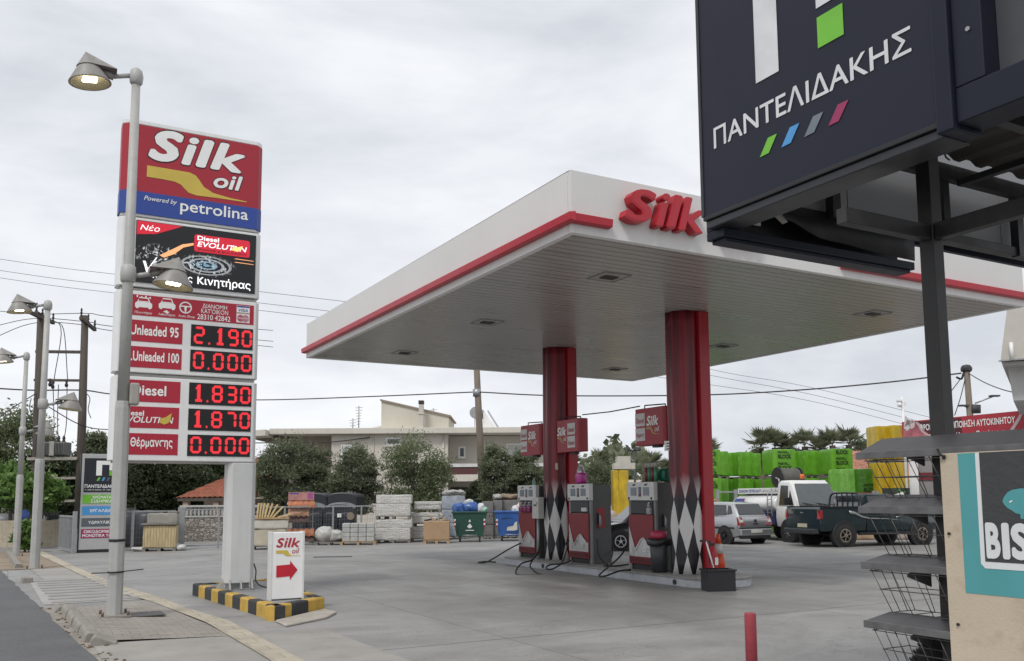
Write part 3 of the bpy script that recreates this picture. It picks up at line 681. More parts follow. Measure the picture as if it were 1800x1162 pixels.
mb.prism([(G(*p).x, G(*p).y) for p in ((484, 1094), (503, 1103), (575, 1088), (592, 1079), (571, 1073))], (0, 0, 0), (1, 0, 0), (0, 1, 0), (0, 0, 1), .035)
solo(mb, 'concrete_apron', M('apron_concrete', (.4, .37, .32), .85, var=.15, sc=4, bump=.3), 'pale rough concrete patch poured at the foot of the yellow and black kerb', 'concrete patch', bevel=.03)
IS = .18
py = thing('price_pylon', 'tall white fuel price pylon with red and blue brand panel, screen and red digits', 'price sign', (pb.x, pb.y, IS), YAW)
o_ = .02                                 # heights below are measured from the island top
MB().prism([(-.035, .06), (.04, 0), (.36, 0), (.43, .06), (.43, .34), (.36, .4), (.04, .4), (-.035, .34)], (0, 0, .11), (1, 0, 0), (0, 1, 0), (0, 0, 1), 2.0).build('pillar', M('pylon_pillar', (.62, .62, .61), .42, var=.04, streak=.12), py, .012)
mb = MB()
mb.box((-.08, -.02, 0), (.48, .46, .025)); mb.build('base_plate', steel, py)
for x, y, dx, dy in ((.02, .02, 0, -1), (.2, .02, 0, -1), (.38, .02, 0, -1), (-.02, .2, -1, 0), (.42, .2, 1, 0)):
    MB().prism([(0, 0), (.12, 0), (.03, .16), (0, .16)], (x, y, .02), (dx, dy, 0) if dx or dy else (1, 0, 0), (0, 0, 1), (1, 0, 0) if dy else (0, 1, 0), .016).build('gusset', M('gusset_paint', (.45, .45, .43), .55, dirt=((.2, .12, .06), .5)), py)
mb = MB().prism([(.03, .06), (.36, .06), (.36, .34), (.03, .34)], (0, 0, .02), (1, 0, 0), (0, 1, 0), (0, 0, 1), .09); mb.build('core', M('pylon_core', (.3, .3, .29), .6, dirt=((.2, .12, .06), .4)), py)
MB().tube(spline([(.44, .1, .42), (.47, .06, .3), (.46, .02, .15), (.52, -.02, .06), (.66, -.05, .01)], 6), .012, 6).build('conduit', cable_mat, py)
def cabinet(z0, z1, name, mat, ch=.07, x0=-1.88, x1=.41, dp=.4):
    z0 += o_; z1 += o_
    return MB().prism([(x0, ch), (x0+ch, 0), (x1-ch, 0), (x1, ch), (x1, dp-ch), (x1-ch, dp), (x0+ch, dp), (x0, dp-ch)], (0, 0, z0), (1, 0, 0), (0, 1, 0), (0, 0, 1), z1-z0).build(name, mat, py, .012)
cabmat = M('pylon_white', (.76, .76, .75), .38, var=.035, streak=.1)
seam = M('pylon_seam', (.4, .39, .37), .6, dirt=((.2, .17, .13), .4))
for z in (2.09, 3.455, 4.855, 6.075): MB().box((-1.82, .05, z+o_-.02), (.36, .36, z+o_+.055)).build('seam', seam, py)
br = cabinet(6.15, 7.66, 'brand_panel', red_vinyl, .085)
MB().prism([(-1.885, .09), (-1.79, -.006), (.32, -.006), (.415, .09), (.415, .33), (.32, .406), (-1.79, .406), (-1.885, .33)], (0, 0, 6.148+o_), (1, 0, 0), (0, 1, 0), (0, 0, 1), .375).build('blue_band', blue_vinyl, br)
cabinet(7.662, 7.74, 'top_cap', cabmat, .1)
MB().prism([(-1.86, .1), (-1.77, .02), (.3, .02), (.39, .1), (.39, .38), (-1.86, .38)], (0, 0, 6.11+o_), (1, 0, 0), (0, 1, 0), (0, 0, 1), .036).build('bottom_rim', cabmat, br)
def ptext(par, s, mat, x, z, w, h, bold=0, shear=0, off=.004, outline=None, align='L'):
    if outline: text(par, s, black_vinyl, (x-.012, 0, z+o_-.012), RX, UZ, w+.024, h+.024, off-.002, bold+outline, shear, name='outline')
    return text(par, s, mat, (x, 0, z+o_), RX, UZ, w, h, off, bold, shear, align=align)
def bw(ch): return .03 if ch in 'ki' else .05
for ch, x0, x1, z0, z1 in (('S', -1.48, -.93, 7.085, 7.64), ('i', -.96, -.68, 7.095, 7.6), ('l', -.73, -.43, 7.095, 7.6), ('k', -.49, .1, 7.1, 7.6)):
    text(br, ch, black_vinyl, (x0-.018, 0, z0-.018+o_), RX, UZ, x1-x0+.036, z1-z0+.036, .003, bw(ch)+.005, .22, name='outline')
    text(br, ch, white_vinyl, (x0, 0, z0+o_), RX, UZ, x1-x0, z1-z0, .006, bw(ch), .22)
ptext(br, 'oil', white_vinyl, -.425, 6.785, .49, .265, .025, .22, .006, .02)
flat(br, 'swoosh', yellow_vinyl, [(-1.49, 6.785), (-1.25, 6.785), (-1.05, 6.775), (-.95, 6.74), (-.89, 6.68), (-.82, 6.62), (-.7, 6.595), (-.35, 6.605), (.135, 6.605), (.135, 6.62), (-.15, 6.64), (-.42, 6.68), (-.58, 6.76), (-.65, 6.86), (-.72, 6.94), (-.82, 6.975), (-1.49, 6.98)], (0, 0, o_), RX, UZ)
ptext(br, 'petrolina', white_vinyl, -.95, 6.225, 1.12, .26, .012, 0, .012)
ptext(br, 'Powered by', white_vinyl, -1.52, 6.36, .52, .1, -.004, .3, .012)
# led screen
sc = cabinet(4.93, 6.075, 'screen_cabinet', cabmat, .06)
def screen_mat():
    t = NT('led_screen'); c = t.co(); x, y, z = t.sep(c)
    v = t.n('ShaderNodeTexNoise'); v.inputs['Scale'].default_value = 9; v.inputs['Detail'].default_value = 6; v.inputs['Distortion'].default_value = 2.2; t.l(c, v.inputs['Vector'])
    br1 = t.rng(v.outputs['Fac'], .52, .66)
    def blob(cx, cz, sx, sz):
        a = t.math('DIVIDE', t.math('SUBTRACT', x, cx), sx); b = t.math('DIVIDE', t.math('SUBTRACT', z, cz), sz)
        d = t.math('SQRT', t.math('ADD', t.math('MULTIPLY', a, a), t.math('MULTIPLY', b, b)))
        return t.math('SUBTRACT', 1.0, t.math('MINIMUM', t.math('MAXIMUM', t.math('MULTIPLY', t.math('SUBTRACT', d, .75), 4.0), 0.0), 1.0)), d
    b1, d1_ = blob(-1.3, 5.48+o_, .36, .2); b2, d2_ = blob(-.5, 5.4+o_, .5, .2)
    ring = t.math('MULTIPLY', t.math('GREATER_THAN', t.math('SINE', t.math('MULTIPLY', d2_, 26.0)), .35), t.rng(d2_, .75, .95, 1, 0))
    cool = t.mix(t.rng(d2_, .1, .6), (.4, .75, 1.0), (.75, .78, .8))
    m = t.math('ADD', t.math('MULTIPLY', b1, br1), t.math('MULTIPLY', t.math('MAXIMUM', t.math('MULTIPLY', br1, b2), t.math('MULTIPLY', ring, .5)), 1.0))
    t.set(Base_Color=(.006, .006, .008), Roughness=.35, Emission_Color=t.mix(b2, (.8, .8, .8), cool), Emission_Strength=t.math('MULTIPLY', m, .85)); return t.m
scn = MB().box((-1.62, -.022, 5.0+o_), (.315, -.001, 6.03+o_)).build('screen', screen_mat(), sc)
on = (0, -.022, o_)
led_red = E('led_screen_red', (.85, .02, .05), .75, .02); led_white = E('led_screen_white', (1, 1, 1), .95); led_or = E('led_screen_orange', (1, .45, .2), .8); led_gold = E('led_gold', (1, .75, .25), .85)
flat(scn, 'picture', led_red, [(-1.61, 5.79), (-1.32, 5.83), (-1.05, 5.95), (-.9, 6.02), (-1.61, 6.02)], on, RX, UZ)
text(scn, 'Νέο', led_white, (-1.56, -.022, 5.87+o_), RX, UZ, .3, .1, .008, .0, .25)
flat(scn, 'picture', led_red, rrect(-.71, 5.62, .21, 5.915, .04), on, RX, UZ)
text(scn, 'Diesel', led_white, (-.66, -.022, 5.82+o_), RX, UZ, .35, .075, .008, .02)
text(scn, 'EVOLUTI N', led_white, (-.66, -.022, 5.71+o_), RX, UZ, .82, .09, .008, .015, .2)
text(scn, 'POWER & ECONOMY', black_vinyl, (-.64, -.022, 5.645+o_), RX, UZ, .8, .038, .008, .01)
flat(scn, 'drop', led_gold, [(-.1, 5.72), (0, 5.7), (.06, 5.74), (.09, 5.81), (.01, 5.78), (-.07, 5.78)], on, RX, UZ, .008)
flat(scn, 'picture', led_or, [(-1.18, 5.45), (-1.02, 5.53), (-.88, 5.66), (-.72, 5.72), (-.72, 5.76), (-.9, 5.71), (-1.08, 5.59), (-1.25, 5.48)], on, RX, UZ, .006)
flat(scn, 'check_mark', led_white, [(-1.5, 5.36), (-1.46, 5.36), (-1.42, 5.24), (-1.28, 5.44), (-1.3, 5.44), (-1.42, 5.17), (-1.44, 5.17)], on, RX, UZ)
text(scn, 'Καθαρός', led_white, (-1.34, -.022, 5.06+o_), RX, UZ, .62, .145, .006, .012)
text(scn, 'Κινητήρας', led_white, (-.64, -.022, 5.03+o_), RX, UZ, .88, .175, .006, .015)
for z in (5.57, 5.51): flat(scn, 'streak', led_or, [(-.05, z), (.28, z-.005), (.28, z+.004), (-.02, z+.012)], on, RX, UZ)
# price cabinets
c1 = cabinet(3.52, 4.855, 'price_cabinet', cabmat, .06); c2 = cabinet(2.1, 3.455, 'price_cabinet', cabmat, .06)
panel_red = M('price_panel_red', (.4, .014, .035), .45, var=.05)
flat(c1, 'service_strip', panel_red, rect(-1.67, 4.455, .31, 4.795), (0, 0, o_), RX, UZ, .001, .004)
def icon_car(x, z, s):
    mb = MB(); P = lambda pts: mb.prism([(x+a*s, z+b*s) for a, b in pts], (0, -.006, o_), RX, UZ, (0, -1, 0), .002)
    P([(-.5, 0), (-.42, -.12), (-.3, -.12), (-.28, -.04), (.28, -.04), (.3, -.12), (.42, -.12), (.5, 0), (.5, .2), (.4, .3), (-.4, .3), (-.5, .2)])
    P([(-.38, .31), (.38, .31), (.26, .6), (-.26, .6), (-.3, .53), (.22, .53), (.3, .36), (-.3, .36), (-.3, .5)]); return mb
ic = icon_car(-1.46, 4.6, .26)
for k in range(4): ic.prism(circ(-1.56+k*.065, 4.768-.012*(k % 2), .013, 8, .02), (0, -.006, o_), RX, UZ, (0, -1, 0), .002)
ic.build('wash_icon', white_vinyl, c1)
ic = icon_car(-1.1, 4.62, .26); ic.prism([(-1.16, 4.55), (-1.11, 4.53), (-1.1, 4.51), (-1.06, 4.55), (-1.09, 4.56), (-1.1, 4.58)], (0, -.006, o_), RX, UZ, (0, -1, 0), .002); ic.build('lubricant_icon', white_vinyl, c1)
ic = MB(); n = 24
for i in range(n):
    a, b = 2*math.pi*i/n, 2*math.pi*(i+1)/n; q = [(.1*math.cos(a), .1*math.sin(a)), (.1*math.cos(b), .1*math.sin(b)), (.08*math.cos(b), .08*math.sin(b)), (.08*math.cos(a), .08*math.sin(a))]
    ic.prism([(-.81+p, 4.65+r_) for p, r_ in q], (0, -.006, o_), RX, UZ, (0, -1, 0), .002)
ic.prism([(-.885, 4.66), (-.735, 4.66), (-.735, 4.68), (-.885, 4.68)], (0, -.006, o_), RX, UZ, (0, -1, 0), .002); ic.prism([(-.83, 4.66), (-.79, 4.66), (-.8, 4.575), (-.82, 4.575)], (0, -.006, o_), RX, UZ, (0, -1, 0), .002)
ic.build('steering_icon', white_vinyl, c1)
for s, x in (('Πλυντήριο', -1.46), ('Λιπαντήρια', -1.1), ('Auto Shop', -.79)): text(c1, s, white_vinyl, (x, 0, 4.475+o_), RX, UZ, .26, .05, .006, .004, 0, align='C')
text(c1, 'ΔΙΑΝΟΜΗ', white_vinyl, (-.34, 0, 4.675+o_), RX, UZ, .4, .075, .006, .004, 0, align='C'); text(c1, "ΚΑΤ'ΟΙΚΟΝ", white_vinyl, (-.34, 0, 4.585+o_), RX, UZ, .44, .08, .006, .004, 0, align='C')
text(c1, '28310 42842', white_vinyl, (-.35, 0, 4.475+o_), RX, UZ, .54, .09, .006, .012, 0, align='C')
cd = flat(c1, 'card_sticker', sign_white, rect(.02, 4.48, .24, 4.775), (0, 0, o_), RX, UZ, .005)
flat(cd, 'card_band', blue_vinyl, rect(.025, 4.745, .235, 4.77), (0, 0, o_), RX, UZ, .008); text(cd, 'VISA', blue_vinyl, (.13, 0, 4.67+o_), RX, UZ, .16, .05, .008, .02, .2, align='C'); flat(cd, 'card_band', M('card_tan', (.4, .28, .2), .5), rect(.025, 4.635, .235, 4.655), (0, 0, o_), RX, UZ, .008)
for x, nm in ((.09, 'card_disc_red'), (.17, 'card_disc_pink')): flat(cd, 'card_disc', M(nm, (.45, .1, .15) if 'red' in nm else (.5, .2, .25), .5), circ(x, 4.555, .06, 20), (0, 0, o_), RX, UZ, .008+.002*(x > .1))
text(cd, 'MasterCard', white_vinyl, (.13, 0, 4.545+o_), RX, UZ, .19, .025, .013, .01, 0, align='C')
led_off = M('led_board', (.006, .006, .007), .5); led = E('led_digit_red', (1, .035, .05), 1.0, .0165)
SEG = {'0': 'abcdef', '1': 'bc', '2': 'abged', '3': 'abgcd', '7': 'abc', '8': 'abcdefg', '9': 'abcdfg'}
def seg7(mb, ch, x, z, w, h, y):
    t = w*.24; m = h/2; g = t*.08
    def hb(zz): mb.prism([(x+t*.5+g, zz), (x+t*.95, zz-t/2), (x+w-t*.95, zz-t/2), (x+w-t*.5-g, zz), (x+w-t*.95, zz+t/2), (x+t*.95, zz+t/2)], (0, y, o_), RX, UZ, (0, -1, 0), .002)
    def vb(xx, a, b): mb.prism([(xx, a+t*.1), (xx+t/2, a+t*.5), (xx+t/2, b-t*.5), (xx, b-t*.1), (xx-t/2, b-t*.5), (xx-t/2, a+t*.5)], (0, y, o_), RX, UZ, (0, -1, 0), .002)
    if ch == '1':
        c = x+w*.62; mb.prism([(c-t*.65, z+t), (c-t*.65, z+h*.75), (c-t*1.2, z+h*.7), (c-t*1.2, z+h*.8), (c-t*.4, z+h), (c+t*.65, z+h), (c+t*.65, z+t), (c+t*1.3, z+t), (c+t*1.3, z), (c-t*1.3, z), (c-t*1.3, z+t)], (0, y, o_), RX, UZ, (0, -1, 0), .002); return
    for s in SEG[ch]:
        if s == 'a': hb(z+h-t/2)
        if s == 'd': hb(z+t/2)
        if s == 'g': hb(z+m)
        if s == 'f': vb(x+t/2, z+m, z+h-t/2)
        if s == 'b': vb(x+w-t/2, z+m, z+h-t/2)
        if s == 'e': vb(x+t/2, z+t/2, z+m)
        if s == 'c': vb(x+w-t/2, z+t/2, z+m)
def price_row(cab, zl0, zl1, zd0, zd1, xr, word, digits, tx, tw, th):
    flat(cab, 'fuel_panel', panel_red, rect(-1.7, zl0, xr, zl1), (0, 0, o_), RX, UZ, .001, .004)
    fr = flat(cab, 'digit_board', led_off, rect(-.71, zd0, .305, zd1), (0, 0, o_), RX, UZ, .001, .008)
    if word: text(cab, word, white_vinyl, (tx, 0, (zl0+zl1)/2-th*.42+o_), RX, UZ, tw, th, .007, .025)
    h = zd1-zd0
    for k, ch in enumerate(digits):
        mb = MB(); seg7(mb, ch, (-.665, -.345, -.11, .115)[k], zd0+.045, .175, h-.075, -.01); mb.build('digit', led, fr)
    MB().prism([(-.435, zd0+.06), (-.415, zd0+.035), (-.395, zd0+.06), (-.415, zd0+.085)], (0, -.01, o_), RX, UZ, (0, -1, 0), .002).build('decimal_point', led, fr)
price_row(c1, 4.027, 4.377, 4.015, 4.38, -.845, 'Unleaded 95', '2190', -1.645, .74, .17)
price_row(c1, 3.604, 3.946, 3.59, 3.954, -.845, 'S.Unleaded 100', '0000', -1.68, .795, .165)
price_row(c2, 3.047, 3.4, 3.042, 3.404, -.847, 'Diesel', '1830', -1.59, .525, .17)
price_row(c2, 2.626, 2.972, 2.615, 2.97, -.855, None, '1870', 0, 0, 0)
price_row(c2, 2.196, 2.539, 2.188, 2.541, -.858, 'Π. Θέρμανσης', '0000', -1.72, .78, .19)
text(c2, 'Diesel', white_vinyl, (-1.71, 0, 2.82+o_), RX, UZ, .32, .085, .007, .03)
text(c2, 'EVOLUTI', white_vinyl, (-1.71, 0, 2.71+o_), RX, UZ, .57, .1, .007, .02, .2); text(c2, 'N', white_vinyl, (-1.04, 0, 2.71+o_), RX, UZ, .1, .1, .007, .02, .2)
flat(c2, 'drop', yellow_vinyl, [(-1.15, 2.72), (-1.08, 2.69), (-1.01, 2.72), (-.98, 2.8), (-.97, 2.88), (-1.06, 2.81), (-1.14, 2.79)], (0, 0, o_), RX, UZ, .009)
# arrow sign
ab = G(475, 1055, .19); asg = thing('arrow_sign', 'small white sign box with red arrow standing on the kerbed island', 'direction sign', (ab.x, ab.y, .18), YAW)
MB().box((0, 0, .012), (.49, .16, 1.0)).build('box', sign_white, asg, .012)
mb = MB()
for a, b in (((-.012, -.006, 0), (.018, .166, 1.01)), ((.472, -.006, 0), (.502, .166, 1.01))): MB().box(a, b).build('edge_profile', M('sign_edge', (.66, .66, .65), .35), asg, .004)
MB().box((.018, -.005, 0), (.472, .165, .012)).build('foot', black_plastic, asg)
for ch, x0, x1 in (('S', .07, .19), ('i', .185, .25), ('l', .238, .305), ('k', .293, .43)): text(asg, ch, red_band, (x0, 0, .775), RX, UZ, x1-x0, .14, .004, bw(ch)*.6, .22)
text(asg, 'oil', red_band, (.31, 0, .68), RX, UZ, .11, .08, .004, .005, .22)
flat(asg, 'swoosh', yellow_vinyl, [(.07, .69), (.18, .685), (.21, .655), (.24, .645), (.44, .645), (.44, .649), (.3, .655), (.27, .68), (.245, .73), (.07, .735)], (0, 0, 0), RX, UZ)
flat(asg, 'arrow', M('arrow_red', (.5, .012, .03), .4), [(.08, .335), (.285, .345), (.285, .29), (.4, .435), (.285, .575), (.285, .52), (.08, .51)], (0, 0, 0), RX, UZ)

# ------------------------------------------------------------------ street lamps
lens = E('lamp_lens', (1, .93, .72), 9); 
def lamp_head(par, sgn, hx, hz, tilt, H):
    """head hung sgn*hx along local x; the cone opens downward"""
    h = bpy.data.objects.new('lamp_head', None)
    Mx = Matrix.Translation((sgn*hx, 0, hz)) @ Matrix.Rotation(R(tilt)*sgn, 4, 'Y')
    lower = [(.3, 0), (.295, .012), (.15, .23)]
    o = MB().lathe([(.27, .004), (.29, 0), (.29, .012), (.13, .27)], 28, Mx, True, False).build('lamp_shade', lamp_grey, par)
    MB().lathe([(.29, .006), (.12, .2), (.02, .21)], 28, Mx, True, False).build('shade_inside', M('shade_inside', (.3, .27, .19), .45), o)
    # cap: a skewed half shell that runs on towards the pole
    base = []; 
    for i in range(17):
        a = math.pi/2+math.pi*i/16; base.append((sgn*-1*-.165*math.cos(a), .165*math.sin(a)))
    base = [(sgn*abs(.165*math.cos(math.pi/2+math.pi*i/16)), .165*math.sin(math.pi/2+math.pi*i/16)) for i in range(17)]
    ring = [Mx @ Vector((x, y, .24)) for x, y in base]+[Mx @ Vector((-sgn*.37, -.13, .2)), Mx @ Vector((-sgn*.37, .13, .2))]
    top = Mx @ Vector((sgn*.02, 0, .47)); low = [p-Vector((0, 0, .07)) for p in ring[17:]]
    mb = MB(); n = len(ring); mb.add(ring+[top], [(i, (i+1) % n, n) for i in range(n)]+[tuple(range(n))])
    mb.add([ring[17], ring[18], low[1], low[0]], [(0, 1, 2, 3)]); mb.build('lamp_cap', lamp_grey, o)
    MB().box((-.1, -.08, .035), (.1, .08, .07), Mx).build('lamp_lens', lens, o, .015)
    MB().tube([Mx @ Vector((-sgn*.3, 0, .13)), (sgn*.08, 0, H if sgn < 0 else hz+.1)], .035, 10).build('arm', pole_grey, par)
    MB().tube([Mx @ Vector((-sgn*.2, 0, .17)), Mx @ Vector((-sgn*.33, 0, .12))], .05, 10).build('joint', lamp_grey, o)
    bpy.data.objects.remove(h)
def street_lamp(base, H, Hk, Hs, label, r=.082):
    s = thing('street_lamp', label, 'street lamp', base, YAW, 'street lamps along the pavement')
    MB().lathe([(r*1.3, 0), (r*1.28, Hs-.04), (r*1.15, Hs+.06)], 8, None, False).build('pole_base', pole_grey, s, .01)
    MB().lathe([(r*1.0, Hs), (r*.9, Hk), (r*.74, H-.05)], 20).build('pole', pole_grey, s)
    MB().box((-.2, -.2, 0), (.2, .2, .022)).build('base_plate', M('plate_rusty', (.26, .24, .21), .7, var=.2, dirt=((.22, .12, .06), .6)), s)
    for x in (-.165, .165):
        for y in (-.165, .165): MB().cyl((x, y, .02), (x, y, .075), .018, n=8).build('anchor_bolt', M('bolt_rust', (.13, .09, .07), .7), s)
    MB().lathe([(r*.8, H-.13), (r*1.1, H-.1), (r*1.22, H), (r*1.0, H+.09), (r*.45, H+.13), (.005, H+.135)], 20).build('top_joint', pole_grey, s)
    MB().lathe([(r*.95, Hk-.13), (r*1.25, Hk-.11), (r*1.34, Hk), (r*1.25, Hk+.11), (r*.95, Hk+.13)], 20).build('collar', pole_grey, s)
    lamp_head(s, -1, .62, H-.24, 7, H); lamp_head(s, 1, .62, Hk-.12, 7, H)
    return s
l1 = street_lamp(G(200.5, 1083, .06), 7.92, 4.9, 2.97, 'nearest and tallest street lamp with two cone heads in front of the pylon')
street_lamp(G(60.5, 1000), 6.62, 4.09, 2.65, 'second street lamp along the pavement with two cone heads', .088)
street_lamp(G(28, 978), 6.12, 3.8, 2.4, 'farthest street lamp with two cone heads at the left edge', .08)
solo(MB().box((-.06, -.08, -.16), (.07, .08, .16)), 'junction_box', M('junction_grey', (.33, .31, .28), .6, dirt=((.2, .17, .12), .4)), 'small grey junction box strapped to the nearest lamp post', 'junction box', G(200.5, 1083, .06)+FV*.135+FU*-.05+Vector((0, 0, zr(228, 692, 12.8)-.06)), YAW, bevel=.025)
solo(MB().lathe([(.111, 0), (.111, .035)], 16), 'pole_strap', black_rubber, 'black strap tied round the nearest lamp post at chest height', 'strap', G(200.5, 1083, .06)+Vector((0, 0, zr(203, 952, 12.8)-.06)))
mb = MB().lathe([(.112, 0), (.112, .02)], 12); mb.tube([(-.3, -.1, .0), (.0, -.122, .01), (.42, -.08, .05)], .008, 6); solo(mb, 'pole_tie', black_rubber, 'thin dark tie with loose ends round the nearest lamp post low down', 'cable tie', G(200.5, 1083, .06)+Vector((0, 0, zr(203, 1007, 12.8)-.06)))

# ------------------------------------------------------------------ totem sign, utility pole pair, far left
tb = G(170, 971); tt = thing('shop_totem', 'grey shop totem with black logo panel and four coloured strips beyond the lamp post', 'totem sign', (tb.x, tb.y, 0), YAW)
MB().box((-.565, 0, .0), (.72, .3, .09)).build('base', black_plastic, tt)
MB().box((-.545, 0, .09), (.7, .28, 3.17)).build('board', M('totem_grey', (.42, .42, .42), .45, var=.05), tt, .015)
MB().box((-.575, .004, .0), (-.547, .276, 3.15)).build('side_trim', black_plastic, tt)
navy = M('navy_panel', (.014, .016, .024), .5)
pn = flat(tt, 'logo_panel', navy, rect(-.47, 1.93, .62, 3.03), (0, 0, 0), RX, UZ, .002, .006)
lg = (0, -.008, 0)
flat(pn, 'logo', white_vinyl, [(-.12, 2.47), (.05, 2.47), (.05, 2.82), (.27, 2.82), (.27, 2.64), (.44, 2.64), (.44, 2.95), (-.12, 2.95)], lg, RX, UZ)
green_v = M('green_vinyl', (.16, .48, .035), .45); blue_v = M('sky_vinyl', (.07, .3, .62), .45); grey_v = M('slate_vinyl', (.09, .11, .13), .45); mag_v = M('magenta_vinyl', (.3, .025, .1), .45)
flat(pn, 'logo_square', green_v, rect(.27, 2.47, .44, 2.63), lg, RX, UZ)
for k, m in enumerate((green_v, blue_v, grey_v, mag_v)): flat(pn, 'logo_slash', m, [(-.1+k*.145, 2.3), (-.03+k*.145, 2.3), (.02+k*.145, 2.41), (-.05+k*.145, 2.41)], lg, RX, UZ)
text(pn, 'ΠΑΝΤΕΛΙΔΑΚΗΣ', white_vinyl, (-.44, -.008, 2.07), RX, UZ, 1.03, .115, .003, .02)
text(pn, 'Τ. 28310 50330 | Φ. 28310 50331', white_vinyl, (-.44, -.008, 1.98), RX, UZ, 1.03, .045, .003, .015)
for z0, z1, m, ln in ((1.57, 1.85, green_v, ('ΧΡΩΜΑΤΑ', 'ΣΙΔΗΡΙΚΑ')), (1.2, 1.48, blue_v, ('ΕΡΓΑΛΕΙΑ',)), (.83, 1.1, grey_v, ('ΥΔΡΑΥΛΙΚΑ',)), (.46, .75, mag_v, ('ΟΙΚΟΔΟΜΙΚΑ &', 'ΜΟΝΩΤΙΚΑ ΥΛΙΚΑ'))):
    s_ = flat(tt, 'strip', m, rect(-.49, z0+.0, .63, z1), (0, 0, 0), RX, UZ, .002, .006)
    for k, w_ in enumerate(ln):
        zz = (z0+z1)/2-.05 if len(ln) == 1 else z1-.13-.125*k
        text(s_, w_, white_vinyl, (.08, -.008, zz), RX, UZ, min(1.05, .082*len(w_)), .1, .003, .02, 0, align='C')

# ------------------------------------------------------------------ right foreground: shop sign frame, roof, post, display rack, board
PP = Vector((2.5407, 5.3, 0))
def S(x, y, z=0.0): return PP+FV*x+FU*y+Vector((0, 0, z))
LR, LU = (0, -1, 0), (0, 0, 1)
sf = thing('sign_gantry', 'dark steel post frame carrying sign boxes and a low roof at the right edge', 'sign frame', PP, YAW)
frame_m = M('gantry_steel', (.022, .021, .0205), .5, var=.3, sc=4, dirt=((.06, .05, .042), .35), streak=.3)
MB().box((-.048, -.048, 0), (.048, .048, 4.2)).build('post', frame_m, sf, .006)
MB().box((-.78, -.035, 3.2), (-.05, .035, 3.29)).build('crossbeam', frame_m, sf, .004)
MB().box((-.035, -2.6, 3.2), (.035, -.05, 3.3)).build('crossbeam', frame_m, sf, .004)
for x in (.35, 1.62, 2.6): MB().box((x-.04, .98, 3.68), (x+.04, 1.05, 4.3)).build('stud', frame_m, sf)
MB().box((1.215, 1.0, 3.69), (3.6, 1.1, 3.76)).build('lower_rail', frame_m, sf, .004)
MB().box((-.62, .93, 4.17), (3.6, 1.0, 4.29)).build('roof_beam', frame_m, sf)
for y in (.1, -.75, -1.55): MB().box((-.62, y-.04, 4.18), (3.6, y+.04, 4.29)).build('roof_beam', frame_m, sf)
for x in (.55, 1.7, 2.9): MB().box((x-.03, -2.4, 4.12), (x+.03, .92, 4.17)).build('purlin', frame_m, sf)
mb = MB(); n = 60
mb.loft([[Vector((-.62+4.2*i/n, y, 4.33+.018*(1 if (i//2) % 2 else -1))) for i in range(n+1)] for y in (-2.5, .9)], False, False, False)
mb.build('roof_sheet', M('roof_sheet_brown', (.045, .04, .035), .6, var=.2, sc=2, dirt=((.07, .06, .05), .5)), sf)
def sheet_mat():
    t = NT('translucent_sheet'); t.set(Base_Color=(.27, .275, .285), Roughness=.5)
    tr = t.n('ShaderNodeBsdfTranslucent'); tr.inputs['Color'].default_value = (.5, .51, .54, 1); ms = t.n('ShaderNodeMixShader'); ms.inputs[0].default_value = .07
    t.l(t.p.outputs[0], ms.inputs[1]); t.l(tr.outputs[0], ms.inputs[2]); t.l(ms.outputs[0], t.o.inputs[0]); return t.m
for x0, x1 in ((-.6, .6), (.61, 1.5), (1.51, 2.5), (2.51, 3.6)): MB().box((x0, 1.1, 3.72), (x1, 1.115, 4.75)).build('end_sheet', sheet_mat() if 'translucent_sheet' not in bpy.data.materials else bpy.data.materials['translucent_sheet'], sf)
MB().box((-.6, 1.22, 3.7), (3.6, 1.26, 5.6)).build('end_face', M('navy_face', (.02, .022, .036), .5, var=.06, spec=.22), sf)
# main lit-box sign, parallel to the street
navy_face = M('navy_face', (.02, .022, .034), .45)
fs = thing('shop_sign', 'big navy sign box with white letters and four coloured slashes under a cut off logo', 'shop sign', PP, YAW)
MB().box((-.8, -.645, 3.545), (-.62, 1.1, 5.6)).build('sign_face', navy_face, fs)
MB().box((-.808, -.66, 3.515), (-.6, 1.112, 3.543)).build('bottom_trim', black_vinyl, fs, .004)
MB().box((-.79, -.66, 3.46), (-.58, 1.1, 3.513)).build('bottom_rail', M('alu_black', (.02, .02, .025), .35, var=.2), fs, .006)
MB().box((-.808, 1.102, 3.545), (-.6, 1.13, 5.6)).build('end_trim', M('alu_black', (.02, .02, .025), .35), fs, .004)
MB().box((-.83, -.74, 3.47), (-.6, -.647, 5.6)).build('corner_post', M('alu_navy', (.012, .014, .026), .4, spec=.25), fs, .008)
fo = (-.8, 0, 0)
lw_ = M('sign_letter_white', (.66, .67, .68), .45)
flat(fs, 'logo', lw_, [(-.588, 4.266), (-.396, 4.266), (-.396, 5.05), (-.09, 5.05), (-.09, 4.515), (.098, 4.515), (.098, 5.25), (-.588, 5.25)], fo, LR, LU)
flat(fs, 'logo_square', green_v, rect(-.088, 4.27, .097, 4.457), fo, LR, LU)
text(fs, 'ΠΑΝΤΕΛΙΔΑΚΗΣ', lw_, (-.8, .988, 3.978), LR, LU, 1.505, .142, .004, .01)
for k, m in enumerate((green_v, blue_v, grey_v, mag_v)):
    a = -.578+.1793*k; flat(fs, 'logo_slash', M('slate_light', (.16, .19, .22), .45) if k == 2 else m, [(a, 3.78), (a+.075, 3.783), (a+.148, 3.88), (a+.073, 3.88)], fo, LR, LU)
es = thing('empty_sign_box', 'empty dark sign box frame beside the big navy sign at the top right corner', 'sign box', PP, YAW)
al = M('alu_navy', (.012, .014, .026), .4, spec=.25)
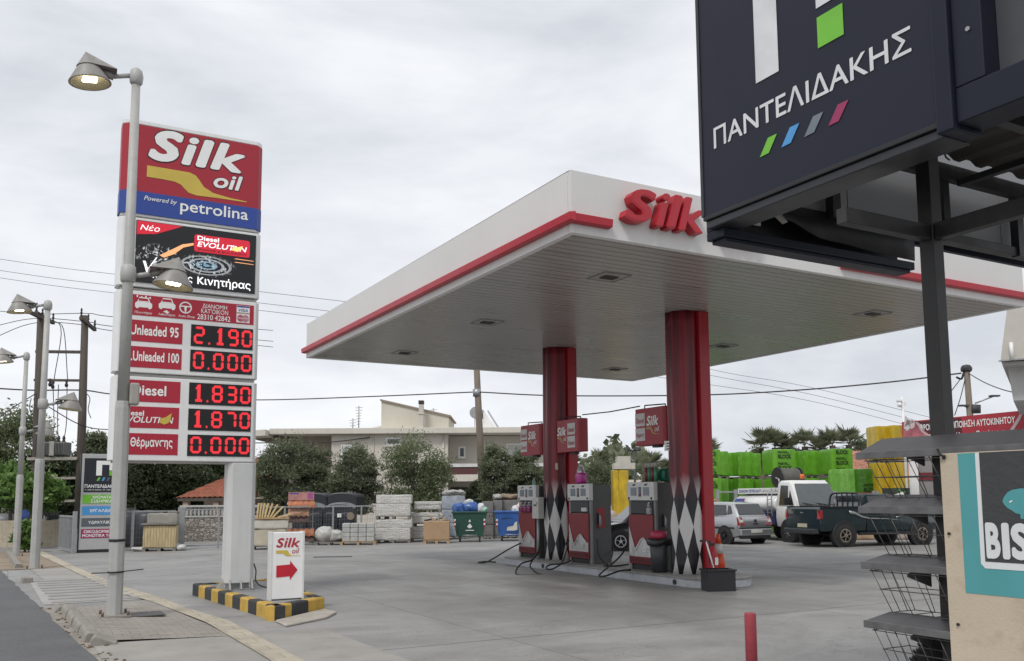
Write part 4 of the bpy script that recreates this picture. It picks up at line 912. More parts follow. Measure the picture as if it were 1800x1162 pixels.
MB().box((-.8, -2.6, 3.5), (-.6, -.742, 3.68)).build('bottom_frame', al, es, .006); MB().box((-.8, -.9, 3.682), (-.6, -.742, 5.6)).build('side_frame', al, es, .006)
MB().box((-.68, -2.6, 3.684), (-.62, -.902, 5.6)).build('back_panel', M('inner_grey', (.06, .063, .07), .5, var=.2, sc=2), es)
MB().box((-.8, -2.6, 4.32), (-.7, -.902, 4.44)).build('mid_rail', al, es, .006)
for z in (3.95, 4.5): MB().cyl((-.8, -.83, z), (-.808, -.83, z), .012, n=8).build('screw', steel, es)
tbx = thing('torn_sign_box', 'low broken black sign box with torn sheet hanging under the navy sign', 'sign box', PP, YAW)
y0, y1 = 1.0, 1.17
MB().box((-.73, y0, 3.4), (1.21, y1, 3.46)).build('bottom_frame', al, tbx, .006)
MB().box((-.7, y0+.02, 3.375), (1.18, y1-.02, 3.399)).build('bottom_lip', al, tbx, .004)
MB().box((-.73, y0, 3.46), (-.66, y1, 3.72)).build('side_frame', al, tbx, .006)
MB().box((-.66, y1-.02, 3.46), (1.21, y1, 3.72)).build('back_sheet', M('box_black', (.008, .008, .009), .5), tbx)
MB().box((-.66, y1-.06, 3.56), (-.28, y1-.045, 3.6)).build('lamp_tube', sign_white, tbx, .004)
mb = MB(); g = []
for i in range(13):
    t = i/12; g.append([Vector((-.35+1.56*t, y0+.0-.03*math.sin(t*9)*(1-t), 3.47+.12*(1-t)**2*(1+.3*math.sin(t*14)))), Vector((-.5+1.71*t, y0+.02+.03*math.sin(t*5), 3.73))])
mb.loft(g, True, False, False); mb.build('torn_sheet', M('torn_black', (.006, .006, .007), .6), tbx).modifiers.new('s', 'SOLIDIFY').thickness = .003
mb = MB(); mb.loft([[Vector((-.5+.25*t, y0-.02-.04*t, 3.72-.19*t)), Vector((-.38+.17*t, y0-.04-.03*t, 3.72-.17*t))] for t in np.linspace(0, 1, 7)], True, False, False)
mb.build('torn_flap', M('torn_pale', (.3, .29, .27), .6), tbx).modifiers.new('s', 'SOLIDIFY').thickness = .004
sj = MB(); sj.lump((.02, -.1, 4.0), (.2, .16, .12), 21, .04, 7, 3); sj.lump((.12, -.22, 4.03), (.16, .2, .08), 22, .04, 6, 3)
solo(sj, 'crumpled_sheet', M('crumpled_beige', (.3, .265, .22), .8, var=.2), 'crumpled beige sheet stuck under the roof at the top of the steel post', 'scrap sheet', PP, YAW)
mb = MB()
for k in range(3): mb.tube(spline([(-.05, -.06-.02*k, 4.15), (-.09-.03*k, -.02, 4.02-.05*k), (-.05, -.07, 3.85-.06*k), (.03, -.06-.02*k, 3.9)], 6), .006, 6)
mb.tube(spline([(.0, -.12, 4.1), (.03, -.1, 3.9), (.02, -.11, 3.72), (.05, -.12, 3.68)], 6), .006, 6)
mb.tube(spline([(-.1, -.45, 4.12), (0, -.62, 4.0), (.15, -.75, 4.02), (.1, -.9, 4.1), (-.05, -.8, 4.12)], 6), .005, 6)
solo(mb, 'loose_wires', cable_mat, 'tangle of thin loose wires at the top of the steel post', 'wires', PP, YAW)
# display rack
rk = thing('display_rack', 'dark grey display rack with sloping shelves and hanging wire baskets round the steel post', 'display rack', PP, YAW)
rack_m = M('rack_grey', (.07, .069, .072), .5, var=.18, sc=5, dirt=((.06, .055, .05), .4))
wire = M('basket_wire', (.11, .105, .1), .4, metal=.5)
SH = [(2.03, 1.935), (1.683, 1.612), (1.324, 1.283), (.973, .938), (.63, .6)]
for k, (zb, zf) in enumerate(SH):
    y1 = .385; x0 = -.3; mb = MB()
    mb.add([(-.05, y1, zb), (x0, y1-.015, zf), (x0, -1.5, zf), (-.05, -1.5, zb)]+[(-.05, y1, zb-.012), (x0, y1-.015, zf-.012), (x0, -1.5, zf-.012), (-.05, -1.5, zb-.012)], [(0, 1, 2, 3), (7, 6, 5, 4), (0, 4, 5, 1), (1, 5, 6, 2), (2, 6, 7, 3), (3, 7, 4, 0)])
    sh = mb.build('rack_roof' if k == 0 else 'shelf', rack_m, rk, .003)
    MB().box((x0-.012, -1.5, zf-.04), (x0-.001, y1-.012, zf+.003)).build('lip', M('rack_edge', (.11, .11, .112), .45, var=.25, sc=12), sh, .003)
    MB().box((-.05, -1.5, zb-.05), (-.02, y1-.06, zb-.002)).build('back_rail', rack_m, sh)
    br_ = MB(); br_.prism([(0, 0), (.2, -.02), (.2, -.035), (.0, -.16)], (-.05, .09, zb-.02), (-1, 0, -.3), (0, 0, 1), (0, 1, 0), .012); br_.build('bracket', rack_m, sh)
    # basket of wire rods
    bk_ = MB(); zt = zf-.05; zl = zt-.235 if k else zt-.22
    def rg(x0, x1, ya, yb, z): return [(x0, ya, z), (x1, ya, z), (x1, yb, z), (x0, yb, z)]
    top = (-.3, -.04, .32, -1.4); bot = (-.24, -.04, .22, -1.4)
    for t in (0, .45, 1):
        a = [top[i]*(1-t)+bot[i]*t for i in range(4)]; q = rg(a[0], a[1], a[2], a[3], zt*(1-t)+zl*t)
        for i in range(4): bk_.tube([q[i], q[(i+1) % 4]], .0028, 5)
    for i in range(13):
        s_ = i/12; ya = top[2]*(1-s_)+top[3]*s_; yb = bot[2]*(1-s_)+bot[3]*s_
        for xa, xb in ((top[0], bot[0]), (top[1], bot[1])): bk_.tube([(xa, ya, zt+.03), (xb, yb, zl)], .0026, 5)
        bk_.tube([(bot[0], yb, zl), (bot[1], yb, zl)], .0026, 5)
    for i in (1, 2): bk_.tube([(top[0]+(top[1]-top[0])*i/3, top[2], zt+.03), (bot[0]+(bot[1]-bot[0])*i/3, bot[2], zl)], .0026, 5)
    bk_.build('basket', wire, rk)
MB().box((.055, -.05, 0), (.12, .05, 2.0)).build('rack_upright', rack_m, rk, .004)
MB().box((-.3, -1.5, .23), (.42, .36, .26)).build('base_shelf', rack_m, rk, .004)
for y in (.3, -1.4):
    for x in (-.27, .27): MB().box((x-.02, y-.02, 0), (x+.02, y+.02, .23)).build('leg', rack_m, rk)
ty = thing('tyre', 'black tyre standing on the lowest shelf of the display rack', 'tyre', gp(1684, 5.45)+Vector((0, 0, .26)), R(-20))
MB().lathe([(.17, -.09), (.2, -.1), (.27, -.105), (.3, -.085), (.315, -.05), (.318, 0), (.315, .05), (.3, .085), (.27, .105), (.2, .1), (.17, .09), (.17, -.09)], 48, Matrix.Translation((0, 0, .318)) @ Matrix.Rotation(R(90), 4, 'X'), True, False).build('tyre_body', tyre_mat, ty)
mb = MB()
for i in range(40):
    a = 2*math.pi*i/40
    for sy in (-1, 1): mb.cbox((0, 0, 0), (.012, .07, .034), Matrix.Translation((0, sy*.045, .318)) @ Matrix.Rotation(a+sy*.04, 4, 'Y') @ Matrix.Translation((0, 0, .314)))
mb.build('tread', black_rubber, ty)
# printed board
bd = thing('printed_board', 'beige printed board with teal frame and white BISON letters hung on the rack', 'advertising board', PP, YAW)
bo = (-.33, 0, 0)
board_m = M('board_beige', (.5, .42, .32), .75, var=.1, sc=2.2, bump=.15, bsc=60, dirt=((.36, .25, .16), .5), stretch=(1, 1, 1))
MB().box((-.33, -1.5, .3), (-.316, -.207, 1.905)).build('board', board_m, bd, .003)
teal = M('print_teal', (.075, .31, .33), .6, var=.06, sc=3); wprint = M('print_white', (.66, .68, .68), .6, var=.05); dprint = M('print_dark', (.045, .046, .048), .55, var=.12, sc=3, bump=.25, bsc=25)
flat(bd, 'teal_frame', teal, rect(.316, 1.161, 1.45, 1.9), bo, LR, LU, .001, .001)
flat(bd, 'white_border', wprint, rrect(.414, 1.297, 1.4, 1.97, .03)[:0] or [(.436, 1.297), (1.35, 1.297), (1.35, 1.9), (.418, 1.9), (.414, 1.32)], bo, LR, LU, .003, .001)
flat(bd, 'dark_field', dprint, [(.44, 1.333), (1.32, 1.333), (1.32, 1.9), (.442, 1.9)], bo, LR, LU, .005, .001)
for ch, a, w_ in (('B', .452, .078), ('I', .54, .04), ('S', .588, .095), ('O', .692, .1), ('N', .802, .1)): text(bd, ch, wprint, (-.33, -a, 1.35), LR, LU, w_, .185, .008, .05)
flat(bd, 'bison', teal, [(.556, 1.648), (.566, 1.668), (.585, 1.69), (.61, 1.703), (.66, 1.71), (.75, 1.7), (.86, 1.69), (.92, 1.64), (.91, 1.56), (.88, 1.56), (.87, 1.6), (.8, 1.6), (.75, 1.6), (.73, 1.56), (.7, 1.56), (.69, 1.6), (.665, 1.585), (.66, 1.555), (.645, 1.558), (.645, 1.58), (.62, 1.585), (.6, 1.6), (.58, 1.61), (.566, 1.625), (.558, 1.638)], bo, LR, LU, .007, .001)
flat(bd, 'bison_eye', wprint, [(.59, 1.642), (.603, 1.65), (.612, 1.646), (.598, 1.636)], bo, LR, LU, .009, .001)
for a, z in ((.24, 1.47), (.262, .99), (.235, 1.88)): MB().cyl((-.33, -a, z), (-.34, -a, z), .008, n=10).build('screw', black_plastic, bd)
MB().tube(spline([(-.335, -.2, 1.93), (-.35, -.225, 1.9), (-.34, -.25, 1.885)], 4), .007, 6).build('rope_tie', black_rubber, bd)
# red bollard in front
q = gp(1312, 8.1)
bl = thing('bollard', 'red painted round bollard standing alone at the bottom of the picture', 'bollard', q, 0)
MB().lathe([(.051, 0), (.051, .64), (.047, .652), (.0, .655)], 24).build('post', M('bollard_red', (.33, .045, .06), .6, var=.12, sc=8, dirt=((.2, .06, .06), .5), bump=.2), bl)
MB().lathe([(.056, 0), (.056, .02)], 24).build('foot', dark_metal, bl)

# ------------------------------------------------------------------ yard fence along the back, loads on pallets, bins
FY = 22.3
mesh_m = M('fence_wire', (.16, .165, .17), .5, metal=.3)
def fence_panel(x0, x1, y, h, label, posts, hp=None, grid=.1):
    f = thing('fence_panel', label, 'fence', F(x0, y), YAW, 'wire mesh fence panels along the yard'); w = x1-x0
    for z in (h-.03, .1): MB().box((0, -.02, z-.025), (w, .02, z+.025)).build('rail', fence_grey, f)
    mb = MB(); k = int(w/grid)
    for i in range(1, k): mb.bar((w*i/k, 0, .12), (w*i/k, 0, h-.05), .006)
    for i in range(1, int(h/.16)): mb.bar((0, 0, .1+i*.16), (w, 0, .1+i*.16), .006)
    mb.build('wire_mesh', mesh_m, f)
    for p, r in posts: MB().box((p-x0-r, -r, 0), (p-x0+r, r, (hp or h)+(.06 if r > .05 else 0))).build('post', fence_grey, f, .006)
fence_panel(-3.9, -1.62, FY, 1.32, 'wire mesh fence panel behind the pallet of reed mats', ((-3.88, .03), (-2.98, .045)))
fence_panel(-1.42, 1.0, FY, 1.36, 'wire mesh fence panel in front of the stone wall', ((-1.45, .1), (-.2, .03)))
fence_panel(1.05, 5.95, FY, 1.42, 'wire mesh fence panel in front of the black water tanks', ((1.2, .06), (2.1, .025), (3.9, .025), (5.0, .025), (6.02, .075)), 1.42)
# sliding gate beside the totem
gt = thing('sliding_gate', 'grey barred sliding gate standing half open beside the totem sign', 'gate', F(-4.75, 21.9), YAW+R(98))
for z in (.08, 1.15): MB().box((0, -.025, z-.03), (2.3, .025, z+.03)).build('rail', fence_grey, gt)
for i in range(12): MB().box((.04+i*.2, -.015, .11), (.08+i*.2, .015, 1.12)).build('bar', fence_grey, gt)
MB().box((-.06, -.06, 0), (.06, .06, 1.32)).build('post', fence_grey, gt, .006)
def pallet(parent, w, d, z=0.0, mat=None):
    o = MB(); 
    for x in (-w/2+.06, 0, w/2-.06): o.box((x-.05, -d/2, z+.0), (x+.05, d/2, z+.09))
    for i in range(6): y = -d/2+.05+i*(d-.1)/5; o.box((-w/2, y-.045, z+.092), (w/2, y+.045, z+.115))
    return o.build('pallet', mat or pallet_wood, parent)
grey_wood = M('grey_wood', (.2, .185, .16), .85, var=.25, sc=6)
def frontof(px, row, back=0.0): 
    p = G(px, row); return p+FU*back
def wr(px, py, p): return zr(px, py, p.y)
# reed mats
def reed_mat():
    t = NT('reed_mat'); c = t.co((14, 14, 1.2)); n = t.rng(t.noise(c, 2.2, 4), .3, .7)
    x, y, z = t.sep(t.co()); s = t.math('GREATER_THAN', t.math('ABSOLUTE', t.math('SUBTRACT', t.math('FRACT', t.math('MULTIPLY', x, 11.0)), .5)), .4)
    t.set(Base_Color=t.mix(t.math('MULTIPLY', s, .5), t.mix(n, (.36, .28, .15), (.58, .48, .28)), (.16, .12, .06)), Roughness=.9); t.bump(t.noise(c, 5, 3), .5, .02); return t.m
reed = reed_mat()
p = G(282, 968); r = thing('reed_mat_stack', 'tall pallet load of yellow reed mats with grey cover and torn plastic skirts', 'pallet load', p, R(14))
pallet(r, 1.05, .8, 0, grey_wood); MB().lump((0, 0, .48), (1.02, .78, .72), 1, .012, 8, 40).build('reed_bundle', reed, r)
MB().cbox((-.02, -.02, .88), (1.12, .86, .04)).build('board', grey_wood, r)
MB().lump((.04, .1, 1.05), (.95, .62, .36), 2, .02, 8, 16).build('grey_cover', M('grey_cover', (.3, .285, .255), .85, var=.15, sc=6), r)
MB().lump((.36, .1, 1.25), (.34, .45, .08), 4, .01, 5, 8).build('loose_board', grey_wood, r)
mb = MB(); mb.lump((-.62, -.1, .06), (.5, .5, .12), 5, .05, 6, 2.5); MB().lump((-.62, -.1, .07), (.5, .5, .14), 5, .05, 6, 2.5).build('plastic_skirt', M('wrap_plastic', (.52, .52, .5), .35, var=.15), r); MB().lump((.64, -.1, .1), (.4, .5, .22), 6, .05, 6, 2.5).build('plastic_skirt', M('wrap_plastic', (.52, .52, .5)), r)
# board pallet behind the arrow sign
p = G(474, 965); r = thing('board_pallet', 'pallet of beige wrapped boards with loose yellow slats on top behind the arrow sign', 'pallet load', p, R(12))
pallet(r, 1.15, .8, 0, grey_wood); bg_ = M('beige_wrap', (.46, .41, .32), .7, var=.12, sc=4)
MB().lump((0, 0, .4), (1.1, .8, .56), 8, .02, 8, 24).build('lower_load', bg_, r); MB().lump((.02, 0, .84), (1.15, .85, .3), 9, .02, 8, 24).build('upper_load', M('pale_wrap', (.52, .49, .43), .6, var=.1), r)
MB().cbox((0, 0, 1.03), (1.25, .9, .05)).build('board', pallet_wood, r)
slat = M('slat_yellow', (.55, .43, .22), .75, var=.15)
for i, (x, a) in enumerate(((-.42, .08), (-.34, .1), (-.26, .14), (-.17, .2), (-.08, .3), (.0, .5), (.08, .75), (.25, 1.3))):
    MB().box((-.028, -.2, 0), (.028, .2, .48), Matrix.Translation((x, 0, 1.06)) @ Matrix.Rotation(a, 4, 'Y')).build('slat', slat, r)
# roof tile display
p = G(528, 958); r = thing('tile_display', 'display stand of orange roof tiles under a pink printed board against the fence', 'tile display', p, R(10))
tile_m = M('roof_tile_orange', (.45, .17, .085), .8, var=.25, sc=5); tile_b = M('roof_tile_brown', (.14, .09, .075), .8, var=.25, sc=5)
for x in (-.42, 0, .42): MB().box((x-.012, .05, 0), (x+.012, .07, 1.9)).build('upright', fence_grey, r)
for z in (.3, .6, .85, 1.1, 1.35): MB().box((-.48, .03, z-.01), (.48, .05, z+.01)).build('shelf_bar', fence_grey, r)
def tiles(z, n, m, x0=-.46, hh=.26, nm='tile_row'):
    mb = MB(); k = n*8; w = .19*n
    ra = [Vector((x0+w*i/k, -.16, z+.045*abs(math.sin(math.pi*i/8)))) for i in range(k+1)]; rb = [Vector((v.x, -.02, v.z+hh)) for v in ra]
    mb.loft([ra, rb], True, False, False); o = mb.build(nm, m, r); o.modifiers.new('s', 'SOLIDIFY').thickness = .015
tiles(1.32, 5, tile_m); tiles(1.02, 4, M('roof_tile_pale', (.42, .24, .15), .8, var=.25, sc=5)); tiles(.78, 4, tile_b); tiles(.3, 5, tile_m); tiles(.08, 5, tile_b)
bb = MB().box((-.46, -.05, 1.62), (.46, -.02, 1.92)).build('printed_header', M('print_pink', (.42, .2, .18), .6, var=.25, sc=5), r)
flat(bb, 'print_band', blue_vinyl, rect(-.42, 1.85, -.1, 1.89), (0, -.05, 0), RX, UZ); flat(bb, 'print_patch', M('print_magenta', (.35, .08, .25), .6, var=.3, sc=9), rect(.24, 1.68, .42, 1.88), (0, -.05, 0), RX, UZ)
# wrapped sack and block pallet
p = G(579, 957.5); r = thing('wrapped_sack', 'low pallet with pale plastic wrapped sack in front of the fence', 'pallet load', p, R(8))
pallet(r, 1.0, .75, 0, grey_wood); pw = M('dull_plastic', (.45, .44, .41), .4, var=.2, sc=5)
MB().lump((-.18, 0, .38), (.62, .6, .55), 12, .08, 9, 3).build('sack', pw, r); MB().lump((.25, 0, .32), (.6, .6, .4), 13, .08, 9, 3).build('sack', pw, r)
p = G(630, 957); r = thing('block_pallet', 'low pallet of stacked grey concrete edging blocks in front of the fence', 'pallet load', p, R(7))
pallet(r, 1.3, .8, 0, pallet_wood)
for i in range(4):
    for j in range(4): MB().box((-.57+i*.29, -.34, .12+j*.165), (-.57+i*.29+.275, .34, .28+j*.165)).build('block', blockgrey, r, .02)
# white wrapped tile stacks
def tile_wrap_mat():
    t = NT('tile_wrap'); c = t.co((3, 3, 9)); n = t.rng(t.noise(c, 2.4, 5, .6), .3, .72)
    x, y, z = t.sep(t.co()); s = t.math('GREATER_THAN', t.math('ABSOLUTE', t.math('SUBTRACT', t.math('FRACT', t.math('MULTIPLY', x, 9.0)), .5)), .42); s2 = t.math('GREATER_THAN', t.math('ABSOLUTE', t.math('SUBTRACT', t.math('FRACT', t.math('MULTIPLY', z, 7.0)), .5)), .44)
    t.set(Base_Color=t.mix(t.math('MULTIPLY', t.math('MAXIMUM', s, s2), .28), t.mix(n, (.44, .43, .4), (.64, .63, .6)), (.3, .28, .25)), Roughness=.5); t.bump(t.noise(t.co((2, 2, 7)), 3, 4), .6, .05); return t.m
tw = tile_wrap_mat()
def wrapped_stack(p, w, d, h, label, seed, rz=R(4), mat=None, group=None, z=0.0, skew=.04):
    r = thing('wrapped_pallet', label, 'pallet load', p+Vector((0, 0, z)), rz, group)
    pallet(r, w, d, 0, grey_wood)
    MB().lump((0, 0, .115+h*.3), (w*.99, d*.98, h*.6), seed, .014, 10, 26).build('lower_wrap', mat or tw, r); MB().lump((skew, 0, .115+h*.79), (w*1.03, d*1.0, h*.42), seed+1, .018, 10, 26).build('upper_wrap', mat or tw, r)
    return r
p = G(692, 953.5)
wrapped_stack(p, 1.32, .95, .77, 'white wrapped tile pallet at the bottom of the two-high stack right of the fence', 31); wrapped_stack(p, 1.3, .95, .8, 'white wrapped tile pallet on top of the two-high stack right of the fence', 41, z=.89, skew=.02)
p = G(748, 951)
wrapped_stack(p, 1.15, .9, .46, 'torn wrapped tile pallet at the bottom behind the cardboard box', 51, R(5)); wrapped_stack(p+Vector((.02, .05, 0)), 1.1, .9, .42, 'torn wrapped tile pallet second from the bottom behind the cardboard box', 53, R(3), z=.58, skew=-.06); wrapped_stack(p+Vector((.06, .1, 0)), 1.05, .9, .3, 'torn wrapped tile pallet topmost behind the cardboard box', 55, R(6), z=1.12)
p = G(768, 954.5); r = thing('cardboard_box', 'big brown open cardboard box of scraps on a wooden pallet', 'cardboard box', p, R(3))
pallet(r, .98, .8, 0, pallet_wood); card = M('cardboard', (.38, .25, .15), .8, var=.08, sc=4)
mb = MB(); MB().box((-.48, -.4, .12), (.48, .4, .82)).build('box', card, r, .03)
for s, (x, y, z, a) in enumerate(((-.15, -.1, .9, .6), (.1, 0, .93, -.5), (.28, .05, .87, .3), (-.32, .1, .86, -.2))): MB().cbox((0, 0, 0), (.34, .3, .05), Matrix.Translation((x, y, z)) @ Matrix.Rotation(a, 4, 'Y') @ Matrix.Rotation(.5*s, 4, 'Z')).build('scrap', (card, wood, pallet_wood, black_plastic)[s], r)
# wheeled bins
def wheelie(p, col, label, rz, scl=1.0):
    b = thing('wheeled_bin', label, 'bin', p, rz, None); m = M('bin_'+label.split()[0], col, .45, var=.12, sc=3, dirt=((.1, .1, .09), .25))
    w0, w1, d0, d1, z0, z1 = .5*scl, .66*scl, .36, .5, .2, 1.1
    ring = lambda w, d, z: [Vector((-w, -d, z)), Vector((w, -d, z)), Vector((w, d, z)), Vector((-w, d, z))]
    MB().loft([ring(w0, d0, z0), ring(w1, d1, z1), ring(w1+.04, d1+.04, z1), ring(w1+.04, d1+.04, z1+.06), ring(w1-.03, d1-.03, z1+.06), ring(w1-.05, d1-.05, z1-.1)], False).build('tub', m, b, .012)
    for x in (-w1-.05, w1+.05): MB().cyl((x-.03*(1 if x < 0 else -1), 0, z1-.12), (x+.06*(1 if x > 0 else -1), 0, z1-.12), .035, n=10).build('lifting_pin', black_plastic, b)
    for x in (-.38*scl, .38*scl):
        for y in (-.26, .26):
            w = MB().cyl((x-.03, y, .1), (x+.03, y, .1), .1, n=16).build('wheel', black_rubber, b); MB().box((x-.045, y-.03, .1), (x+.045, y+.03, .21)).build('caster', steel, w)
    MB().tube([(-.3*scl, -.42, .2), (-.26*scl, -.5, .26), (.26*scl, -.5, .26), (.3*scl, -.42, .2)], .018, 6).build('foot_bar', steel, b)
    return b, m
sl = (w1_ := .135)
gb, gm = wheelie(G(826, 952), (.02, .075, .055), 'green wheeled waste bin overflowing with blue and white bags', R(2))
for x in (-1, 1):
    for k in range(4): flat(gb, 'warning_stripe', sign_white if k % 2 else red_vinyl, rect(x*.56-.03, .58+k*.08, x*.56+.03, .66+k*.08), (0, -.455, 0), (1, 0, 0), (0, -.17, .98), .012)
flat(gb, 'emblem', sign_white, [(.0, .72), (.1, .6), (.04, .54), (-.04, .54), (-.1, .6)], (0, -.43, .0), RX, (0, -.155, .985), .01); flat(gb, 'emblem', sign_white, [(0, .88), (.05, .78), (-.05, .78)], (0, -.43, 0), RX, (0, -.155, .985), .01); flat(gb, 'emblem', sign_white, rect(-.16, .44, .16, .47), (0, -.43, 0), RX, (0, -.155, .985), .01)
g0 = gb.location
blue_bag = M('bag_blue', (.035, .1, .3), .35, var=.25, sc=7); pale_bag = M('bag_white', (.6, .62, .62), .35, var=.15, sc=8); mint = M('bag_mint', (.25, .55, .42), .35, var=.2)
for (x, z, d, m, sd, nm) in ((-.42, 1.24, (.52, .5, .5), blue_bag, 61, 'blue bag at the left hanging over the green bin rim'), (.02, 1.3, (.62, .55, .5), blue_bag, 62, 'bigger dark blue bag in the middle of the green bin'), (-.05, 1.5, (.4, .4, .22), pale_bag, 63, 'white bag lying on the blue bags in the green bin'), (.42, 1.26, (.36, .4, .42), pale_bag, 64, 'white bag at the right side of the green bin'), (.58, 1.2, (.2, .3, .24), mint, 65, 'mint green bag at the right rim of the green bin')):
    solo(MB().lump((0, 0, 0), d, sd, .07, 9, 2.4, 2.2), 'rubbish_bag', m, nm, 'rubbish bag', g0+Vector((x, 0, z)), 0, 'rubbish bags in the bins')
bb_, bm_ = wheelie(G(899, 950.5), (.03, .11, .36), 'blue wheeled bin with white torn sticker left of the first dispenser', R(2), .98)
for k in range(4): flat(bb_, 'warning_stripe', sign_white if k % 2 else red_vinyl, rect(-.6, .56+k*.08, -.54, .64+k*.08), (0, -.455, 0), RX, (0, -.17, .98), .012)
flat(bb_, 'torn_sticker', M('sticker_cream', (.6, .58, .5), .6), [(-.2, .42), (-.17, .56), (.05, .6), (.12, .74), (.2, .78), (.22, .45), (.1, .42)], (0, -.43, 0), RX, (0, -.155, .985), .012)
flat(bb_, 'scuff', M('scuff_dark', (.02, .04, .1), .6), [(-.42, .84), (-.1, .88), (.05, .86), (.0, .9), (-.25, .92), (-.4, .89)], (0, -.445, 0), RX, (0, -.155, .985), .011)
for (x, z, d, m, sd, nm) in ((.2, 1.2, (.4, .5, .34), pale_bag, 66, 'white bag poking out of the blue bin'), (.42, 1.26, (.45, .5, .42), M('bag_pinkish', (.5, .38, .36), .5, var=.3, sc=9), 67, 'pale pink bag at the right of the blue bin')):
    solo(MB().lump((0, 0, 0), d, sd, .07, 9, 2.4, 2.2), 'rubbish_bag', m, nm, 'rubbish bag', bb_.location+Vector((x, 0, z)), 0, 'rubbish bags in the bins')
# grey slab stacks behind the bins
dk = M('slab_dark_grey', (.17, .165, .16), .8, var=.2, sc=4, bump=.2); ib = M('wrapped_bluegrey', (.34, .37, .42), .5, var=.25, sc=6)
for (px0, px1, row, d0, lab, m, sd) in ((774, 815, 949, 1.78, 'wrapped blue-grey crate stack behind the cardboard box', ib, 71), (846, 866, 948.5, 1.55, 'tall dark grey slab stack right of the green bin', dk, 72), (866, 882, 948, 1.6, 'dark grey slab stack left of the blue bin', dk, 73), (880, 912, 947, 1.6, 'dark grey slab stack behind the blue bin', dk, 75), (912, 935, 947, 1.55, 'grey slab stack partly hidden by the left dispenser', dk, 76)):
    a = G(px0, row)+Vector((0, 1.0, 0)); b = G(px1, row)+Vector((0, 1.0, 0)); c = (a+b)/2
    r = thing('slab_stack', lab, 'pallet load', c, R(2)); w = (b-a).length
    n = 3
    for k in range(n):
        z0 = .12+k*(d0-.12)/n; MB().lump((0, 0, z0+(d0-.12)/n*.48), (w, .9, (d0-.12)/n*.94), sd+k, .012, 8, 40).build('slab_layer', m, r)
    pallet(r, w, .9, 0, grey_wood)
    if sd in (71, 73, 75): MB().lump((0, 0, d0+.1), (w*1.02, .9, .22), sd+9, .07, 9, 3, 2).build('crumpled_wrap', M('grey_wrap', (.36, .35, .33), .5, var=.3, sc=7) if sd != 75 else M('brown_scrap', (.22, .17, .12), .8, var=.3, sc=9), r)
# black water tanks behind the fence
tk = M('tank_black', (.022, .024, .03), .42, var=.2, sc=2); tk_dust = M('tank_dust', (.17, .17, .175), .8, var=.3, sc=3)
for i, (px, lab) in enumerate(((545, 'left one of the two big black water tanks with a domed arched end'), (598, 'right one of the two big black water tanks with a domed arched end'))):
    p = gp(px, 35.6); s = 35.6/FPX; t = thing('water_tank', lab, 'water tank', p, R(-2), 'black water tanks behind the fence'); hw = 27.5*s
    prof = []
    for j in range(15): a = math.pi*j/14; prof.append((-math.cos(a)*hw, 1.18+.26*math.sin(a)**.8))
    base = [(-hw, .25)]+prof+[(hw, .25)]
    MB().prism([(q[0], q[1]) for q in base], (0, -.3, 0), (1, 0, 0), (0, 0, 1), (0, 1, 0), .55).build('front_body', tk, t, .03)
    top = [(-hw*.97, 1.2)]+[(-math.cos(math.pi*j/14)*hw*.97, 1.5+.42*math.sin(math.pi*j/14)**.35) for j in range(15)]+[(hw*.97, 1.2)]
    MB().prism(top, (0, .26, 0), (1, 0, 0), (0, 0, 1), (0, 1, 0), 1.7).build('shell', tk, t, .04)
    mb = MB()
    for a, b in zip(prof[1:-1], prof[2:-1]): mb.add([Vector((a[0], -.3, a[1]+.012)), Vector((b[0], -.3, b[1]+.012)), Vector((b[0], .24, b[1]+.1)), Vector((a[0], .24, a[1]+.1))], [(0, 1, 2, 3)])
    mb.build('dusty_shoulder', tk_dust, t)
    MB().box((-hw, -.28, 0), (hw, 1.9, .25)).build('plinth', black_plastic, t)
    for k in range(2): MB().lump((-hw*.5+hw*k, -.33, .72), (hw*.9, .12, .85), 4+k, .01, 6, 5).build('ribbed_door', M('tank_rib', (.015, .017, .024), .5), t)
    if i == 0: MB().cyl((-hw*.45, 1.0, 1.9), (-hw*.45, 1.0, 1.98), .3, n=20).build('hatch', tk, t)
    else:
        flat(t, 'paper_tag', sign_white, rect(-.02, .95, .14, 1.1), (0, -.4, 0), RX, UZ); flat(t, 'round_label', M('label_tan', (.25, .2, .15), .7), circ(.5, 1.0, .15), (0, -.4, 0), RX, UZ)
p = gp(228, 33.2); solo(MB().lathe([(.02, 0), (.75, .02), (.78, .1), (.78, 1.05), (.6, 1.25), (.2, 1.32), (.2, 1.38), (0.01, 1.38)], 24), 'water_tank', tk, 'round black water tank behind the reed mats', 'water tank', p)
p = gp(262, 33.0); solo(MB().lathe([(.02, 0), (.55, .02), (.58, .1), (.58, 1.1), (.45, 1.25), (.1, 1.3), (0.01, 1.3)], 24), 'water_tank', tk, 'smaller black water tank right beside the round one behind the reed mats', 'water tank', p)
